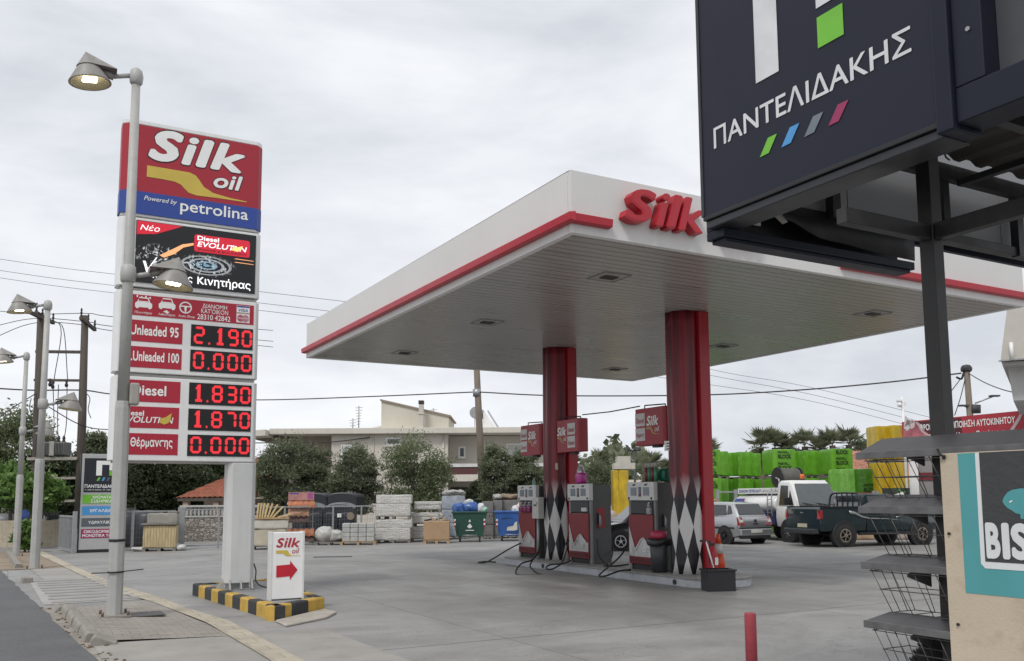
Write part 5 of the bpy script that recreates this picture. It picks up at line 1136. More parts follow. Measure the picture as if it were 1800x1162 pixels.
# stone wall with balusters, tiled shelter behind it
p0, p1 = gp(316, 36.5), gp(470, 36.5); wl = thing('stone_wall', 'low stone wall with a row of grey balusters on top behind the fence', 'stone wall', p0, 0); W = p1.x-p0.x
def stone_mat():
    t = NT('rubble_stone'); v = t.n('ShaderNodeTexVoronoi'); v.inputs['Scale'].default_value = 5; t.l(t.co((1, 1, 2.0)), v.inputs['Vector']); e_ = t.n('ShaderNodeTexVoronoi', feature='DISTANCE_TO_EDGE'); e_.inputs['Scale'].default_value = 5; t.l(t.co((1, 1, 2.0)), e_.inputs['Vector'])
    x = t.n('ShaderNodeSeparateColor'); t.l(v.outputs['Color'], x.inputs[0]); k = t.mix(x.outputs[0], (.2, .175, .15), (.42, .38, .33)); k = t.mix(t.rng(e_.outputs['Distance'], .02, .07), (.12, .105, .09), k)
    t.set(Base_Color=k, Roughness=.9); t.bump(t.rng(e_.outputs['Distance'], 0, .1), .8, .04); return t.m
MB().box((0, 0, 0), (W, .3, .95)).build('wall', stone_mat(), wl); MB().box((-.02, -.03, .951), (W+.02, .33, 1.02)).build('coping', blockgrey, wl, .01); MB().box((-.02, .02, 1.36), (W+.02, .28, 1.44)).build('handrail', blockgrey, wl, .01)
for i in range(22): MB().lathe([(.05, 1.02), (.045, 1.06), (.075, 1.14), (.04, 1.26), (.05, 1.36)], 10, Matrix.Translation((.1+i*(W-.2)/21, .15, 0))).build('baluster', blockgrey, wl)
sh = thing('tiled_shelter', 'small shelter with a red tiled hip roof and pink flowers behind the pylon pillar', 'shelter', gp(412, 41), R(-6))
roof_tile = M('roof_tile_red', (.36, .13, .08), .8, var=.25, sc=4)
def tiled_slope(parent, a, b, c, d, n, name='tile_slope', mat=None, amp=.06):
    """wavy tile slope between eave a-b and ridge d-c, n tile columns"""
    k = n*6; a, b, c, d = map(Vector, (a, b, c, d)); nr = (b-a).cross(d-a).normalized()
    if nr.z < 0: nr = -nr
    mb = MB(); rows = []
    for r_ in range(7):
        s_ = r_/6
        for st in (0, 1) if 0 < r_ < 6 else (0,):
            rows.append([(a+(b-a)*i/k)*(1-s_)+(d+(c-d)*i/k)*s_+nr*(amp*abs(math.sin(math.pi*i/6))+(.0 if st == 0 else .035)) for i in range(k+1)])
    mb.loft(rows, True, False, False); o = mb.build(name, mat or roof_tile, parent); o.modifiers.new('s', 'SOLIDIFY').thickness = .03; return o
tiled_slope(sh, (-2.1, -1.4, 1.75), (1.5, -1.4, 1.8), (.9, .2, 2.75), (-.2, .2, 2.75), 15)
tiled_slope(sh, (1.5, -1.4, 1.8), (1.6, 1.8, 1.8), (.9, .2, 2.75), (.9, .2, 2.75), 10)
MB().box((-2.05, -1.38, 1.6), (1.45, -1.26, 1.74)).build('eave_beam', dark_wood, sh)
for x in (-1.7, -.3, 1.3): MB().box((x-.12, -1.3, 0), (x+.12, -1.06, 1.6)).build('pillar', M('shelter_plaster', (.36, .27, .21), .85, var=.15), sh)
MB().box((-2.0, 1.2, 0), (1.4, 1.3, 1.7)).build('back_wall', M('shelter_dark', (.1, .075, .06), .9), sh)
MB().prism([(.0, 0), (1.5, 0), (1.5, 1.5)], (-.1, -1.45, .3), (1, 0, 0), (0, 0, 1), (0, 1, 0), .1).build('plaster_ramp', M('ramp_plaster', (.45, .38, .32), .85), sh)
# fallen reddish house roof left of the olive trees
h2 = thing('tiled_house', 'house with orange tiled roof half hidden behind the pylon and the olive trees', 'house', gp(436, 56), 0)
tiled_slope(h2, (-3, -2, 2.9), (2.0, -2, 2.9), (1.7, 2, 4.3), (-3, 2, 4.3), 22, 'roof', M('roof_tile_orange2', (.42, .19, .11), .8, var=.25, sc=3)); MB().box((-2.9, -1.7, 0), (1.8, 2, 2.85)).build('wall', M('house2_plaster', (.5, .44, .36), .85), h2)

# ------------------------------------------------------------------ beige flat-roofed house
HY = 52.0; hs = thing('beige_house', 'long beige two storey house with flat roof slab and sloping stair tower', 'house', (0, HY, 0), 0)
hx = lambda px: gp(px, HY).x
hz_ = lambda py, px=700: zr(px, py, HY)
plaster = M('house_plaster', (.6, .555, .49), .85, var=.06, sc=.5, streak=.12, bump=.1, bsc=30); slabm = M('house_slab', (.62, .58, .51), .8, var=.06, sc=.6, streak=.2); brownw = M('house_brown', (.24, .19, .16), .85, var=.08)
MB().box((hx(581), 0, 0), (hx(787), 9, hz_(763))).build('wall', plaster, hs); MB().box((hx(494), 1.6, 0), (hx(581)-.01, 9, hz_(763))).build('wall', M('house_plaster_grey', (.4, .345, .29), .85, var=.08), hs); MB().box((hx(787)+.01, 1.5, 0), (hx(1000), 9, hz_(764))).build('wall', plaster, hs)
MB().box((hx(474), -.5, hz_(763)+.002), (hx(1002), 9.5, hz_(753))).build('roof_slab', slabm, hs, .02)
MB().prism([(hx(440), hz_(758)), (hx(474)-.02, hz_(756)), (hx(474)-.02, hz_(767)), (hx(440), hz_(769))], (0, -1.2, 0), RX, UZ, (0, 1, 0), 9).build('roof_slab', slabm, hs, .02)
MB().prism([(hx(440), hz_(770)), (hx(487), hz_(764)), (hx(487), hz_(779)), (hx(478), hz_(779))], (0, .5, 0), RX, UZ, (0, 1, 0), 8).build('overhang', brownw, hs)
tw_ = MB().prism([(hx(666), hz_(752.5)), (hx(787), hz_(752.5)), (hx(787), hz_(731)), (hx(666), hz_(703))], (0, .6, 0), RX, UZ, (0, 1, 0), 5).build('stair_tower', M('tower_plaster', (.6, .565, .48), .85, var=.05, sc=.5, streak=.1), hs)
MB().prism([(hx(664), hz_(702.5)), (hx(791), hz_(732)), (hx(791), hz_(729)), (hx(664), hz_(699.5))], (0, .5, 0), RX, UZ, (0, 1, 0), 5.3).build('tower_roof', M('tower_roof', (.3, .24, .19), .8), hs)
MB().prism([(hx(628), hz_(752.8)), (hx(665), hz_(752.8)), (hx(665), hz_(746))], (0, 1, 0), RX, UZ, (0, 1, 0), 3).build('parapet', slabm, hs)
ch = MB().box((hx(736), -.3, hz_(764)), (hx(744), .15, hz_(712))).build('chimney', plaster, hs, .01); MB().box((hx(735), -.32, hz_(764)-.1), (hx(745), .1, hz_(763))).build('chimney_foot', slabm, ch); MB().box((hx(734.5), -.34, hz_(729)), (hx(745.5), .16, hz_(727))).build('chimney_band', slabm, ch); MB().box((hx(735.5), -.32, hz_(711)), (hx(744.5), .16, hz_(705))).build('chimney_cap', M('chimney_soot', (.06, .05, .045), .9), ch)
def window(x0, x1, z0, z1, y=0.0, shutter=0.0, nm='window'):
    fr = MB()
    t = .1
    for a, b in (((x0, y-.05, z0), (x1, y-.012, z0+t)), ((x0, y-.05, z1-t), (x1, y-.012, z1)), ((x0, y-.05, z0+t), (x0+t, y-.012, z1-t)), ((x1-t, y-.05, z0+t), (x1, y-.012, z1-t))): fr.box(a, b)
    w = fr.build(nm, sign_white, hs); MB().box((x0+t, y-.02, z0+t), (x1-t, y-.008, z1-t)).build('pane', M('house_glass', (.09, .105, .12), .15, var=.15), w)
    if shutter: MB().box((x0+t, y-.04, z1-t-(z1-z0)*shutter), (x1-t, y-.022, z1-t)).build('shutter', M('shutter_white', (.6, .6, .58), .6), w)
    MB().box((x0-.08, y-.1, z0-.08), (x1+.08, y-.012, z0-.003)).build('sill', slabm, w)
window(hx(598), hx(622), hz_(828), hz_(781), 0, .22); window(hx(677), hx(704), hz_(783), hz_(769)); window(hx(803), hx(816), hz_(804), hz_(783), 1.5)
window(hx(890), hx(922), hz_(823), hz_(778), 1.5, .97, 'balcony_door')
bz = lambda a: hz_(a, 820)
MB().box((hx(787)+.02, -.1, bz(821)), (hx(1000), 1.49, bz(815))).build('balcony_rail', M('balcony_white', (.6, .6, .59), .7), hs); MB().box((hx(787)+.02, -.05, bz(834)), (hx(1000), .1, bz(822))).build('balcony_band', M('band_maroon', (.1, .035, .035), .7, var=.1), hs); MB().box((hx(787)+.02, -.08, bz(846)), (hx(1000), 1.49, bz(834)-.003)).build('balcony_slab', slabm, hs)
MB().box((hx(790), 1.4, bz(875)), (hx(820), 1.498, bz(856))).build('garage_window', M('garage_dark', (.06, .05, .045), .6), hs); MB().box((hx(787)+.02, .3, bz(874)), (hx(1000), 1.3, bz(870))).build('low_ledge', M('balcony_white', (.6, .6, .59)), hs); MB().box((hx(787)+.02, .35, bz(882)), (hx(1000), 1.25, bz(874)-.003)).build('low_band', M('band_maroon', (.1, .035, .035)), hs)
MB().tube(spline([(hx(648), -.06, hz_(771)), (hx(652), -.06, hz_(765)), (hx(656), -.04, hz_(770)), (hx(655), -.03, hz_(815))], 6), .035, 6).build('conduit', slabm, hs)
MB().cyl((hx(779), -.05, hz_(763)), (hx(779), -.05, 1), .05, n=8).build('downpipe', slabm, hs)
def antenna(px, top, label, dish=False):
    a = thing('roof_antenna', label, 'antenna', (hx(px), HY+3, hz_(753)), 0); hgt = hz_(top)-hz_(753)
    MB().cyl((0, 0, 0), (0, 0, hgt), .035, n=6).build('mast', steel, a)
    for k in range(7 if not dish else 3): MB().bar((-.22+.02*k, 0, hgt-.12-.17*k), (.22-.02*k, 0, hgt-.12-.17*k+.03), .03).build('element', steel, a)
antenna(613, 704, 'tall thin aerial on the flat roof of the beige house'); antenna(602, 727, 'short aerial left of the tall one on the flat roof', True); antenna(753, 709, 'small aerial on the stair tower beside the chimney', True)
sw = thing('solar_heater', 'solar water heater with round tank and slanted panel on the flat roof', 'solar heater', (hx(843), HY+2, hz_(753)), R(0))
MB().cyl((-.3, -.3, 1.05), (-.1, .9, 1.05), .36, n=20).build('tank', steel, sw); MB().prism([(0, 0), (.9, 0), (.1, 1.1), (.0, 1.1)][:4], (.15, 0, 0), RX, UZ, (0, 1, 0), 1.2).build('panel_frame', sign_white, sw)
for x in (-.35, -.1): MB().bar((x, .1, 0), (x, .1, .8), .04).build('stand', steel, sw)
MB().prism([(.25, 0), (.33, 0), (-.42, 1.2), (-.5, 1.2)], (.9, -.08, 0), RX, UZ, (0, 1, 0), 1.35).build('panel', M('solar_pane', (.4, .42, .45), .2), sw)

# ------------------------------------------------------------------ green block pallets and the right side of the yard
def wrap_green(key, col):
    t = NT(key); c = t.co((2.2, 2.2, 1.0)); n = t.rng(t.noise(c, 2.5, 5, .6, .4), .3, .72)
    hl = t.rng(t.noise(t.co((1.5, 1.5, 7)), 2.2, 4), .6, .75); k = t.mix(n, tuple(x*.72 for x in col), tuple(min(1, x*1.2) for x in col))
    t.set(Base_Color=t.mix(t.math('MULTIPLY', hl, .35), k, (.34, .5, .2)), Roughness=.32); t.bump(t.noise(t.co((1.5, 1.5, 6)), 3, 4), .25, .04); return t.m
gw = wrap_green('wrap_green', (.13, .36, .025)); gw2 = wrap_green('wrap_green_dark', (.05, .17, .014)); gw3 = wrap_green('wrap_green_light', (.2, .47, .08)); yw = wrap_green('wrap_yellow', (.52, .35, .02))
ink = M('print_ink', (.012, .03, .008), .5)
LV = ('bottom', 'middle', 'top')
def block_proto(w, d, h, mat, prints):
    b = thing('block_pallet', 'x', 'block pallet', (0, 0, 0), 0, None)
    MB().lump((0, 0, h/2+.05), (w, d, h-.1), 5, .012, 10, 30).build('wrap', mat, b); pallet(b, w*.96, d*.96, -.06, grey_wood)
    for z in prints:
        text(b, 'MASTER', ink, (-w*.28, -d/2-.01, z+.215), RX, UZ, w*.4, .11, .012, .03); text(b, 'BLOCK', ink, (-w*.28, -d/2-.01, z), RX, UZ, w*.56, .175, .012, .035)
        flat(b, 'logo_mark', ink, [(w*.12, z+.22), (w*.2, z+.22), (w*.16, z+.28)], (0, -d/2-.01, 0), RX, UZ, .012)
    return b
LEV = (.06, 1.28, 2.5)
ordn = ('first', 'second', 'third', 'fourth', 'fifth', 'sixth', 'seventh', 'eighth', 'ninth', 'tenth')
GS = [(1232.5, 1268, 39.0, (.08, .5, .92), 0), (1252, 1281.5, 40.6, (), 1), (1266, 1295, 41.9, (), 2), (1296, 1324, 41.3, (), 1), (1310, 1341, 42.6, (), 2), (1359, 1402, 39.2, (.3, .8), 0), (1390, 1420.5, 41.0, (), 2), (1410, 1442, 40.4, (), 1), (1462, 1502, 39.0, (.05, .5, .96), 0)]
first = {}
for i, (a, b, Y, pr, dj) in enumerate(GS):
    w = (gp(b, Y).x-gp(a, Y).x); 
    for lv in range(3):
        pp = pr if lv == 2 else ((.75,) if pr and lv == 1 else ())
        key = (round(w, 1), pp)
        dpt = 1.25 if pr else 1.05
        lab = '%s pallet of green wrapped blocks in the %s stack from the left%s' % (LV[lv], ordn[i], ' with printed lettering' if pp else '')
        if key not in first: o = block_proto(w, dpt, 1.2, gw, pp); first[key] = o
        else: o = copy_tree(first[key])
        c = (gp(a, Y)+gp(b, Y))/2
        o.location = c+Vector((random.uniform(-.03, .03), dpt/2, LEV[lv])); o.rotation_euler = (0, 0, R(7)+random.uniform(-.02, .02)); tag(o, lab, 'block pallet', 'green block pallets in the yard')
o = block_proto(1.0, .95, 1.25, gw3, ()); c = gp(1498, 36.6); o.location = c+Vector((0, .6, 1.5)); o.rotation_euler = (0, 0, R(12)); tag(o, 'bright green wrapped block pallet raised in front of the last tall stack', 'block pallet', 'green block pallets in the yard')
o = block_proto(1.05, .95, 1.25, gw2, (.32,)); c = gp(1533, 36.4); o.location = c+Vector((0, .6, 1.5)); o.rotation_euler = (0, 0, R(4)); tag(o, 'dark green wrapped block pallet with big lettering right of the bright green one', 'block pallet', 'green block pallets in the yard')
for px, nm in ((1498, 'bright'), (1533, 'dark')):
    o = block_proto(1.04, .95, 1.4, gw, ()); o.location = gp(px, 36.5)+Vector((0, .6, .06)); tag(o, 'green wrapped block pallet under the raised %s green one' % nm, 'block pallet', 'green block pallets in the yard')
# yellow wrapped stacks
for i, (a, b, Y, lab) in enumerate(((1546, 1571, 36.0, 'left'), (1573, 1600, 35.6, 'right'))):
    for lv in range(3):
        w = gp(b, Y).x-gp(a, Y).x; o = block_proto(w, .95, 1.45, yw, ()); o.location = (gp(a, Y)+gp(b, Y))/2+Vector((0, .5, .06+1.47*lv)); o.rotation_euler = (0, 0, R(2)); tag(o, '%s pallet of the %s tall stack of yellow wrapped goods behind the rack' % (LV[lv], lab), 'yellow pallet', 'yellow wrapped pallets behind the rack')
Y = 38.5
for i, (a, b, lab) in enumerate(((1079, 1089, 'left'), (1089, 1106, 'right'))):
    w = gp(b, Y).x-gp(a, Y).x; o = block_proto(w, .9, 2.2, yw, ()); o.location = (gp(a, Y)+gp(b, Y))/2+Vector((0, .5, .62)); tag(o, '%s one of the two tall yellow wrapped stacks beside the right dispenser' % lab, 'yellow pallet', 'yellow wrapped stacks beside the dispenser')
solo(MB().lump((0, 0, .3), (1.7, .9, .62), 17, .05, 8, 8), 'brown_load', M('brown_wrap', (.3, .13, .06), .5, var=.3, sc=6), 'low brown wrapped load under the yellow stacks beside the dispenser', 'pallet load', gp(1092, 38.4)+Vector((0, .4, 0)))
solo(MB().box((-.45, -.4, 0), (.45, .4, .26)).box((-.3, -.4, .262), (.26, .4, .55)), 'slab_stack', M('lid_beige', (.5, .47, .41), .8, var=.1), 'pale concrete slabs lying on top of the yellow stacks beside the dispenser', 'slabs', gp(1100, 38.5)+Vector((0, .5, 2.86)))
solo(MB().lump((0, 0, .55), (.7, .8, 1.1), 19, .05, 8, 10), 'pale_load', M('pink_stone', (.4, .33, .29), .7, var=.3, sc=8), 'pale pinkish wrapped load left of the yellow stacks by the dispenser', 'pallet load', gp(1067, 37.5))
# tan roof tiles and second fence
clay = M('clay_tile', (.42, .28, .17), .85, var=.25, sc=6)
for i, (px, z, lab) in enumerate(((1236, 1.2, 'lower left'), (1249, 1.42, 'upper'), (1259, 1.1, 'lower right'))):
    r = thing('clay_tile_pile', lab+' pile of tan clay roof tiles behind the silver car', 'tile pile', gp(px, 36.6), R(8))
    for k in range(4): MB().cyl((-.16+.1*k, -.3, z+.04*(k % 2)), (-.16+.1*k, .3, z+.04*(k % 2)), .1, n=12).build('tile', clay, r)
    MB().box((-.25, -.3, 0), (.25, .3, z-.08)).build('tile_base', M('clay_dark', (.25, .15, .09), .9, var=.3), r)
f = thing('fence_panel', 'grey mesh fence in front of the green block pallets', 'fence', gp(1262, 37.3), R(3), None)
w = gp(1330, 37.3).x-gp(1262, 37.3).x
for x in (0, w*.47, w): MB().box((x-.06, -.06, 0), (x+.06, .06, 1.95)).build('post', fence_grey, f)
for z in (.1, 1.85): MB().box((0, -.02, z-.03), (w, .02, z+.03)).build('rail', fence_grey, f)
mb = MB(); 
for i in range(1, 18): mb.bar((w*i/18, 0, .1), (w*i/18, 0, 1.85), .007)
mb.build('wire_mesh', mesh_m, f)
f = thing('fence_panel', 'yard gate with grey posts and a red panel behind the dark pickup', 'fence', gp(1465, 35.4), R(2), None); s_ = 35.4/FPX
for x in (0, 4, 72, 78): MB().box((x*s_-.045, -.045, 0), (x*s_+.045, .045, 1.85)).build('post', fence_grey, f)
MB().box((5*s_, -.02, 1.2), (71*s_, .02, 1.78)).build('red_panel', M('gate_red', (.3, .02, .035), .5, var=.15), f); MB().box((-25*s_, -.02, 1.74), (0, .02, 1.8)).build('rail', fence_grey, f); MB().box((5*s_, -.02, .15), (71*s_, .02, 1.19)).build('grey_panel', fence_grey, f)
# bottle advert board (fialles), tilted white card with red letters on leafy green
ad = thing('leafy_advert', 'dark leafy green advert board with tilted white card reading in red letters behind the rack', 'advert board', gp(1553, 34.6)+Vector((0, 0, -.3)), R(1)); s_ = 30/FPX; ad.scale = (1.153, 1.153, 1.153)
MB().box((0, 0, .3), (48*s_, .03, 1.95)).build('board', M('leafy_print', (.03, .04, .03), .5, var=.6, sc=3), ad)
lf = M('leaf_print', (.1, .28, .07), .5, var=.5, sc=12); mb = MB()
for k in range(34):
    x, z, a = random.uniform(.1, 48*s_-.1), random.uniform(1.1, 1.85), random.uniform(0, 6.3)
    if x < .3 and z > 1.5: continue
    l_, v_ = random.uniform(.08, .2), .03; q = Vector((math.cos(a), 0, math.sin(a))); n_ = Vector((-math.sin(a), 0, math.cos(a))); o0 = Vector((x, -.003-.0004*k, z))
    mb.add([o0, o0+q*l_*.5+n_*v_, o0+q*l_, o0+q*l_*.5-n_*v_], [(0, 1, 2, 3)])
mb.build('leaves_print', lf, ad)
cdp = flat(ad, 'card', sign_white, rect(0, 0, .5, .26), (.24, -.018, 1.42), Vector((.95, 0, .31)), Vector((-.12, 0, .99)), .002)
text(ad, 'ΦΙΑΛΕΣ', red_vinyl, (.28, -.018, 1.5), Vector((.95, 0, .31)).normalized(), Vector((-.12, 0, .99)).normalized(), .41, .12, .008, .03)
# low tiled house, green awning and car wash behind the rack
th = thing('low_tiled_house', 'low house with weathered red tiled roof beyond the green pallets', 'house', gp(1515, 58), 0)
tiled_slope(th, (-1.6, -2, 2.55), (3.6, -2, 2.55), (3.0, 2, 4.6), (-1.2, 2, 4.6), 20, 'roof', M('roof_tile_weathered', (.42, .2, .14), .85, var=.4, sc=4)); MB().box((-1.4, -1.6, 0), (3.3, 2, 2.5)).build('wall', M('house3_plaster', (.5, .47, .42), .85), th)
aw = thing('green_awning', 'dark green pitched awning over a white stall beyond the pallets', 'awning', gp(1537, 46), 0)
MB().prism([(-.4, 2.55), (.85, 3.15), (1.3, 3.1), (1.3, 2.55)], (0, -1, 0), RX, UZ, (0, 1, 0), 2).build('awning_cloth', M('awning_green', (.012, .07, .045), .6), aw); MB().box((.1, -.8, 0), (1.2, .9, 2.5)).build('stall', sign_white, aw)
cw = thing('car_wash', 'grey car wash building with white corner and dark red band behind the display rack', 'building', gp(1601, 35.6), R(-25)); s_ = 35.6/FPX*.93
MB().box((0, 0, 0), (16*s_, 3, 4.2)).build('white_pier', sign_white, cw); MB().box((16*s_+.002, .1, 0), (240*s_, 3, 3.75)).build('wall', M('wash_grey', (.25, .24, .235), .8, var=.12, sc=2), cw); MB().box((16*s_+.004, .06, 2.25), (240*s_, .099, 2.55)).build('red_band', M('wash_band', (.16, .02, .025), .6), cw)
MB().box((120*s_, .07, 0), (165*s_, .099, 2.1)).build('door', M('wash_door', (.1, .1, .1), .5), cw)
bn0, bn1 = at(1585, 742, 21.2), at(1800, 715, 18.4); bn1.z = bn0.z; dv = (bn1-bn0); dv.z = 0; Lb = dv.length*1.15; ang = math.atan2(dv.y, dv.x)
bn = thing('car_wash_banner', 'long red banner about car care on the car wash roof behind the steel post', 'banner', (bn0.x, bn0.y, 2.95), ang); Hb = bn0.z-2.95
MB().box((0, 0, .02), (Lb, .06, Hb)).build('banner', M('banner_red', (.4, .03, .045), .5, var=.1, sc=2), bn); 
for x in (.3, 1.6, 2.9): MB().box((x-.03, .065, -.1), (x+.03, .1, Hb-.1)).build('strut', steel, bn)
zz = lambda f_: Hb-f_
ph = flat(bn, 'photo_print', M('photo_pink', (.4, .12, .14), .5, var=.5, sc=5), [(.03, .05), (.7, .05), (.4, Hb-.03), (.03, Hb-.03)], (0, 0, 0), RX, UZ, .002)
flat(bn, 'dark_print', M('print_maroon', (.08, .015, .02), .5, var=.3), [(.44, Hb-.03), (.55, .28), (.84, .05), (1.6, .05), (1.6, Hb-.03)], (0, 0, 0), RX, UZ, .004)
mb = MB(); mb.prism([(.38, Hb-.03), (.43, Hb-.03), (.5, .38), (.6, .2), (.82, .05), (.73, .05), (.55, .18), (.44, .36)], (0, -.007, 0), RX, UZ, (0, -1, 0), .002); mb.build('curved_line', M('print_pale', (.5, .42, .42), .5), bn)
flat(bn, 'photo_hand', M('hand_print', (.62, .5, .5), .5, var=.2, sc=10), [(.08, Hb-.12), (.22, Hb-.06), (.3, .5), (.38, .42), (.36, .3), (.28, .26), (.2, .36), (.16, .5)], (0, 0, 0), RX, UZ, .006); flat(bn, 'photo_cloth', M('cloth_print', (.6, .56, .58), .5, var=.2, sc=14), [(.06, .3), (.12, .6), (.2, .5), (.26, .3), (.15, .22)], (0, 0, 0), RX, UZ, .006)
u_b = (21.2/FPX)
text(bn, 'ΦΡΟΝΤΙΖΩ ΠΕΡΙΠΟΙΗΣΗ ΑΥΤΟΚΙΝΗΤΟΥ', white_vinyl, (.5, 0, Hb-.25), RX, UZ, Lb*.81-.5, .165, .007, .02); text(bn, 'Πλύσιμο - Γυάλισμα - Πισσάρισμα', white_vinyl, (.72, 0, Hb-.5), RX, UZ, Lb*.74-.72, .16, .007, .02)
xe = Lb*.84
flat(bn, 'curved_line', M('print_pale', (.5, .42, .42), .5), [(xe-.25, .05), (xe-.05, .3), (xe+.02, Hb-.03), (xe+.08, Hb-.03), (xe+.02, .28), (xe-.16, .05)], (0, 0, 0), RX, UZ, .004); flat(bn, 'photo_print', M('photo_pink', (.4, .12, .14), .5), [(xe+.1, .05), (Lb-.05, .05), (Lb-.05, Hb-.03), (xe+.1, Hb-.03)], (0, 0, 0), RX, UZ, .004)
bk_f = 1.6; bn.scale = (bk_f, bk_f, bk_f); bn.location = (bn0.x*bk_f, bn0.y*bk_f, EYE+(2.95-EYE)*bk_f)
# white upper storey jutting in at the right edge
Yw = 24.0; wb = thing('white_building', 'white building with sloping eave jutting in at the right edge of the picture', 'building', (gp(1787.5, Yw).x, Yw, 0), R(-31)); wx = lambda px: (gp(px, Yw).x-gp(1787.5, Yw).x); wz = lambda py: zr(1790, py, Yw)
wbm = M('white_render', (.52, .51, .5), .7, var=.05, streak=.1)
MB().prism([(wx(1787.5), wz(646)), (wx(1793), wz(704.5)), (wx(1960), wz(704.5)), (wx(1960), wz(640))], (0, 0, 0), RX, UZ, (0, 1, 0), 5).build('wall', wbm, wb)
MB().prism([(wx(1779), wz(638)), (wx(1797), wz(535)), (wx(1960), wz(500)), (wx(1960), wz(638))], (0, -.7, 0), RX, UZ, (0, 1, 0), 6).build('eave', M('eave_cream', (.5, .47, .42), .7, var=.05), wb)
MB().prism([(wx(1776), wz(640.5)), (wx(1776), wz(638.5)), (wx(1960), wz(635)), (wx(1960), wz(640))], (0, -.75, 0), RX, UZ, (0, 1, 0), .08).build('gutter', steel, wb); MB().prism([(wx(1781), wz(646)), (wx(1780), wz(640.6)), (wx(1960), wz(640.6)), (wx(1960), wz(646))], (0, -.55, 0), RX, UZ, (0, 1, 0), 5.8).build('eave_soffit', wbm, wb)
MB().box((wx(1830), 1, 0), (wx(1960), 5, wz(704.6))).build('lower_wall', wbm, wb)
MB().tube([(wx(1797), -.8, wz(610)), (wx(1797), -.78, wz(640))], .05, 8).build('downpipe', sign_white, wb)
# camera pole, floodlight mast
cpo = thing('camera_pole', 'white pole with two small cameras above the yellow stacks', 'camera pole', gp(1596, 34.9), 0)
zt = zr(1596, 697, 34.9)
MB().cyl((0, 0, 0), (0, 0, zt), .05, n=10).build('pole', sign_white, cpo); MB().box((-.2, -.12, zt-.22), (-.04, .1, zt-.1)).build('camera', sign_white, cpo, .03); MB().lathe([(.02, 0), (.08, .03), (.09, .12), (.05, .18)], 14, Matrix.Translation((-.13, -.05, zt-.42))).build('camera', sign_white, cpo); MB().box((.03, -.06, zt-.34), (.12, .06, zt-.22)).build('box', sign_white, cpo)
fl = thing('floodlight_mast', 'distant mast with three floodlights on a crossbar between the pump signs', 'light mast', gp(1117, 75), 0); zt = zr(1117, 791, 75)
MB().cyl((0, 0, 0), (0, 0, zt), .09, n=8).build('mast', dark_metal, fl); MB().box((-.55, -.04, zt-.1), (.5, .04, zt)).build('crossbar', dark_metal, fl)
for x in (-.5, .05, .42): MB().box((x-.13, -.15, zt), (x+.13, .1, zt+.22)).build('floodlight', dark_metal, fl)

# ------------------------------------------------------------------ vehicles (x forward, y to the vehicle's left)
def ring8(x, wb, wm, wt, zb, zm, zt): return [Vector((x, -wb, zb)), Vector((x, wb, zb)), Vector((x, wm, zm)), Vector((x, wt, zt)), Vector((x, -wt, zt)), Vector((x, -wm, zm))]
def wheel(par, x, y, r, w, rim, side, spokes=5, rimr=.62):
    s = side
    t = MB().lathe([(r*.66, -w/2), (r*.9, -w/2), (r, -w*.32), (r, w*.32), (r*.9, w/2), (r*.66, w/2)], 28, Matrix.Translation((x, y, r)) @ Matrix.Rotation(R(90), 4, 'X')).build('wheel', tyre_mat, par)
    mb = MB(); yy = y+s*(w/2+.002)
    n = 24
    for i in range(n):
        a, b = 2*math.pi*i/n, 2*math.pi*(i+1)/n; q = lambda rr, t_: (x+rr*math.cos(t_), yy, r+rr*math.sin(t_))
        mb.add([q(r*rimr*1.02, a), q(r*rimr*1.02, b), q(r*rimr*.86, b), q(r*rimr*.86, a)], [(0, 1, 2, 3)])
    for k in range(spokes):
        a = 2*math.pi*k/spokes+.3; mb.bar((x, yy+s*.008, r), (x+r*rimr*.92*math.cos(a), yy+s*.004, r+r*rimr*.92*math.sin(a)), r*.17, .012)
    mb.cyl((x, yy, r), (x, yy+s*.03, r), r*.17, n=12); mb.build('rim', rim, t)
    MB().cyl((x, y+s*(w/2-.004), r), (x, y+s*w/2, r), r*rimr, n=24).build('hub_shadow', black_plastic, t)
rim_silver = M('rim_silver', (.5, .5, .5), .35, metal=.6); rim_dark = M('rim_dark', (.03, .03, .032), .4); rim_tan = M('rim_dusty', (.3, .26, .21), .5, metal=.3, var=.2)
plate_m = M('plate_pale', (.55, .54, .5), .5); lamp_red = M('tail_lamp', (.32, .012, .015), .2, var=.1, coat=.6); lamp_clear = M('lamp_clear', (.6, .58, .56), .15, coat=.5); trim = M('car_trim', (.02, .02, .022), .55)
def quadp(par, name, mat, pts, push=.006):
    pts = [Vector(p) for p in pts]; n = (pts[1]-pts[0]).cross(pts[-1]-pts[0]).normalized()
    c = sum(pts, Vector())/len(pts)
    if n.dot(c-Vector((0, 0, c.z*.6))) < 0: n = -n
    m = MB(); k = len(pts); m.add([p+n*push for p in pts]+[p-n*.01 for p in pts], [tuple(range(k)), tuple(reversed(range(k, 2*k)))]+[(i, i+k, (i+1) % k+k, (i+1) % k) for i in range(k)])
    return m.build(name, mat, par)
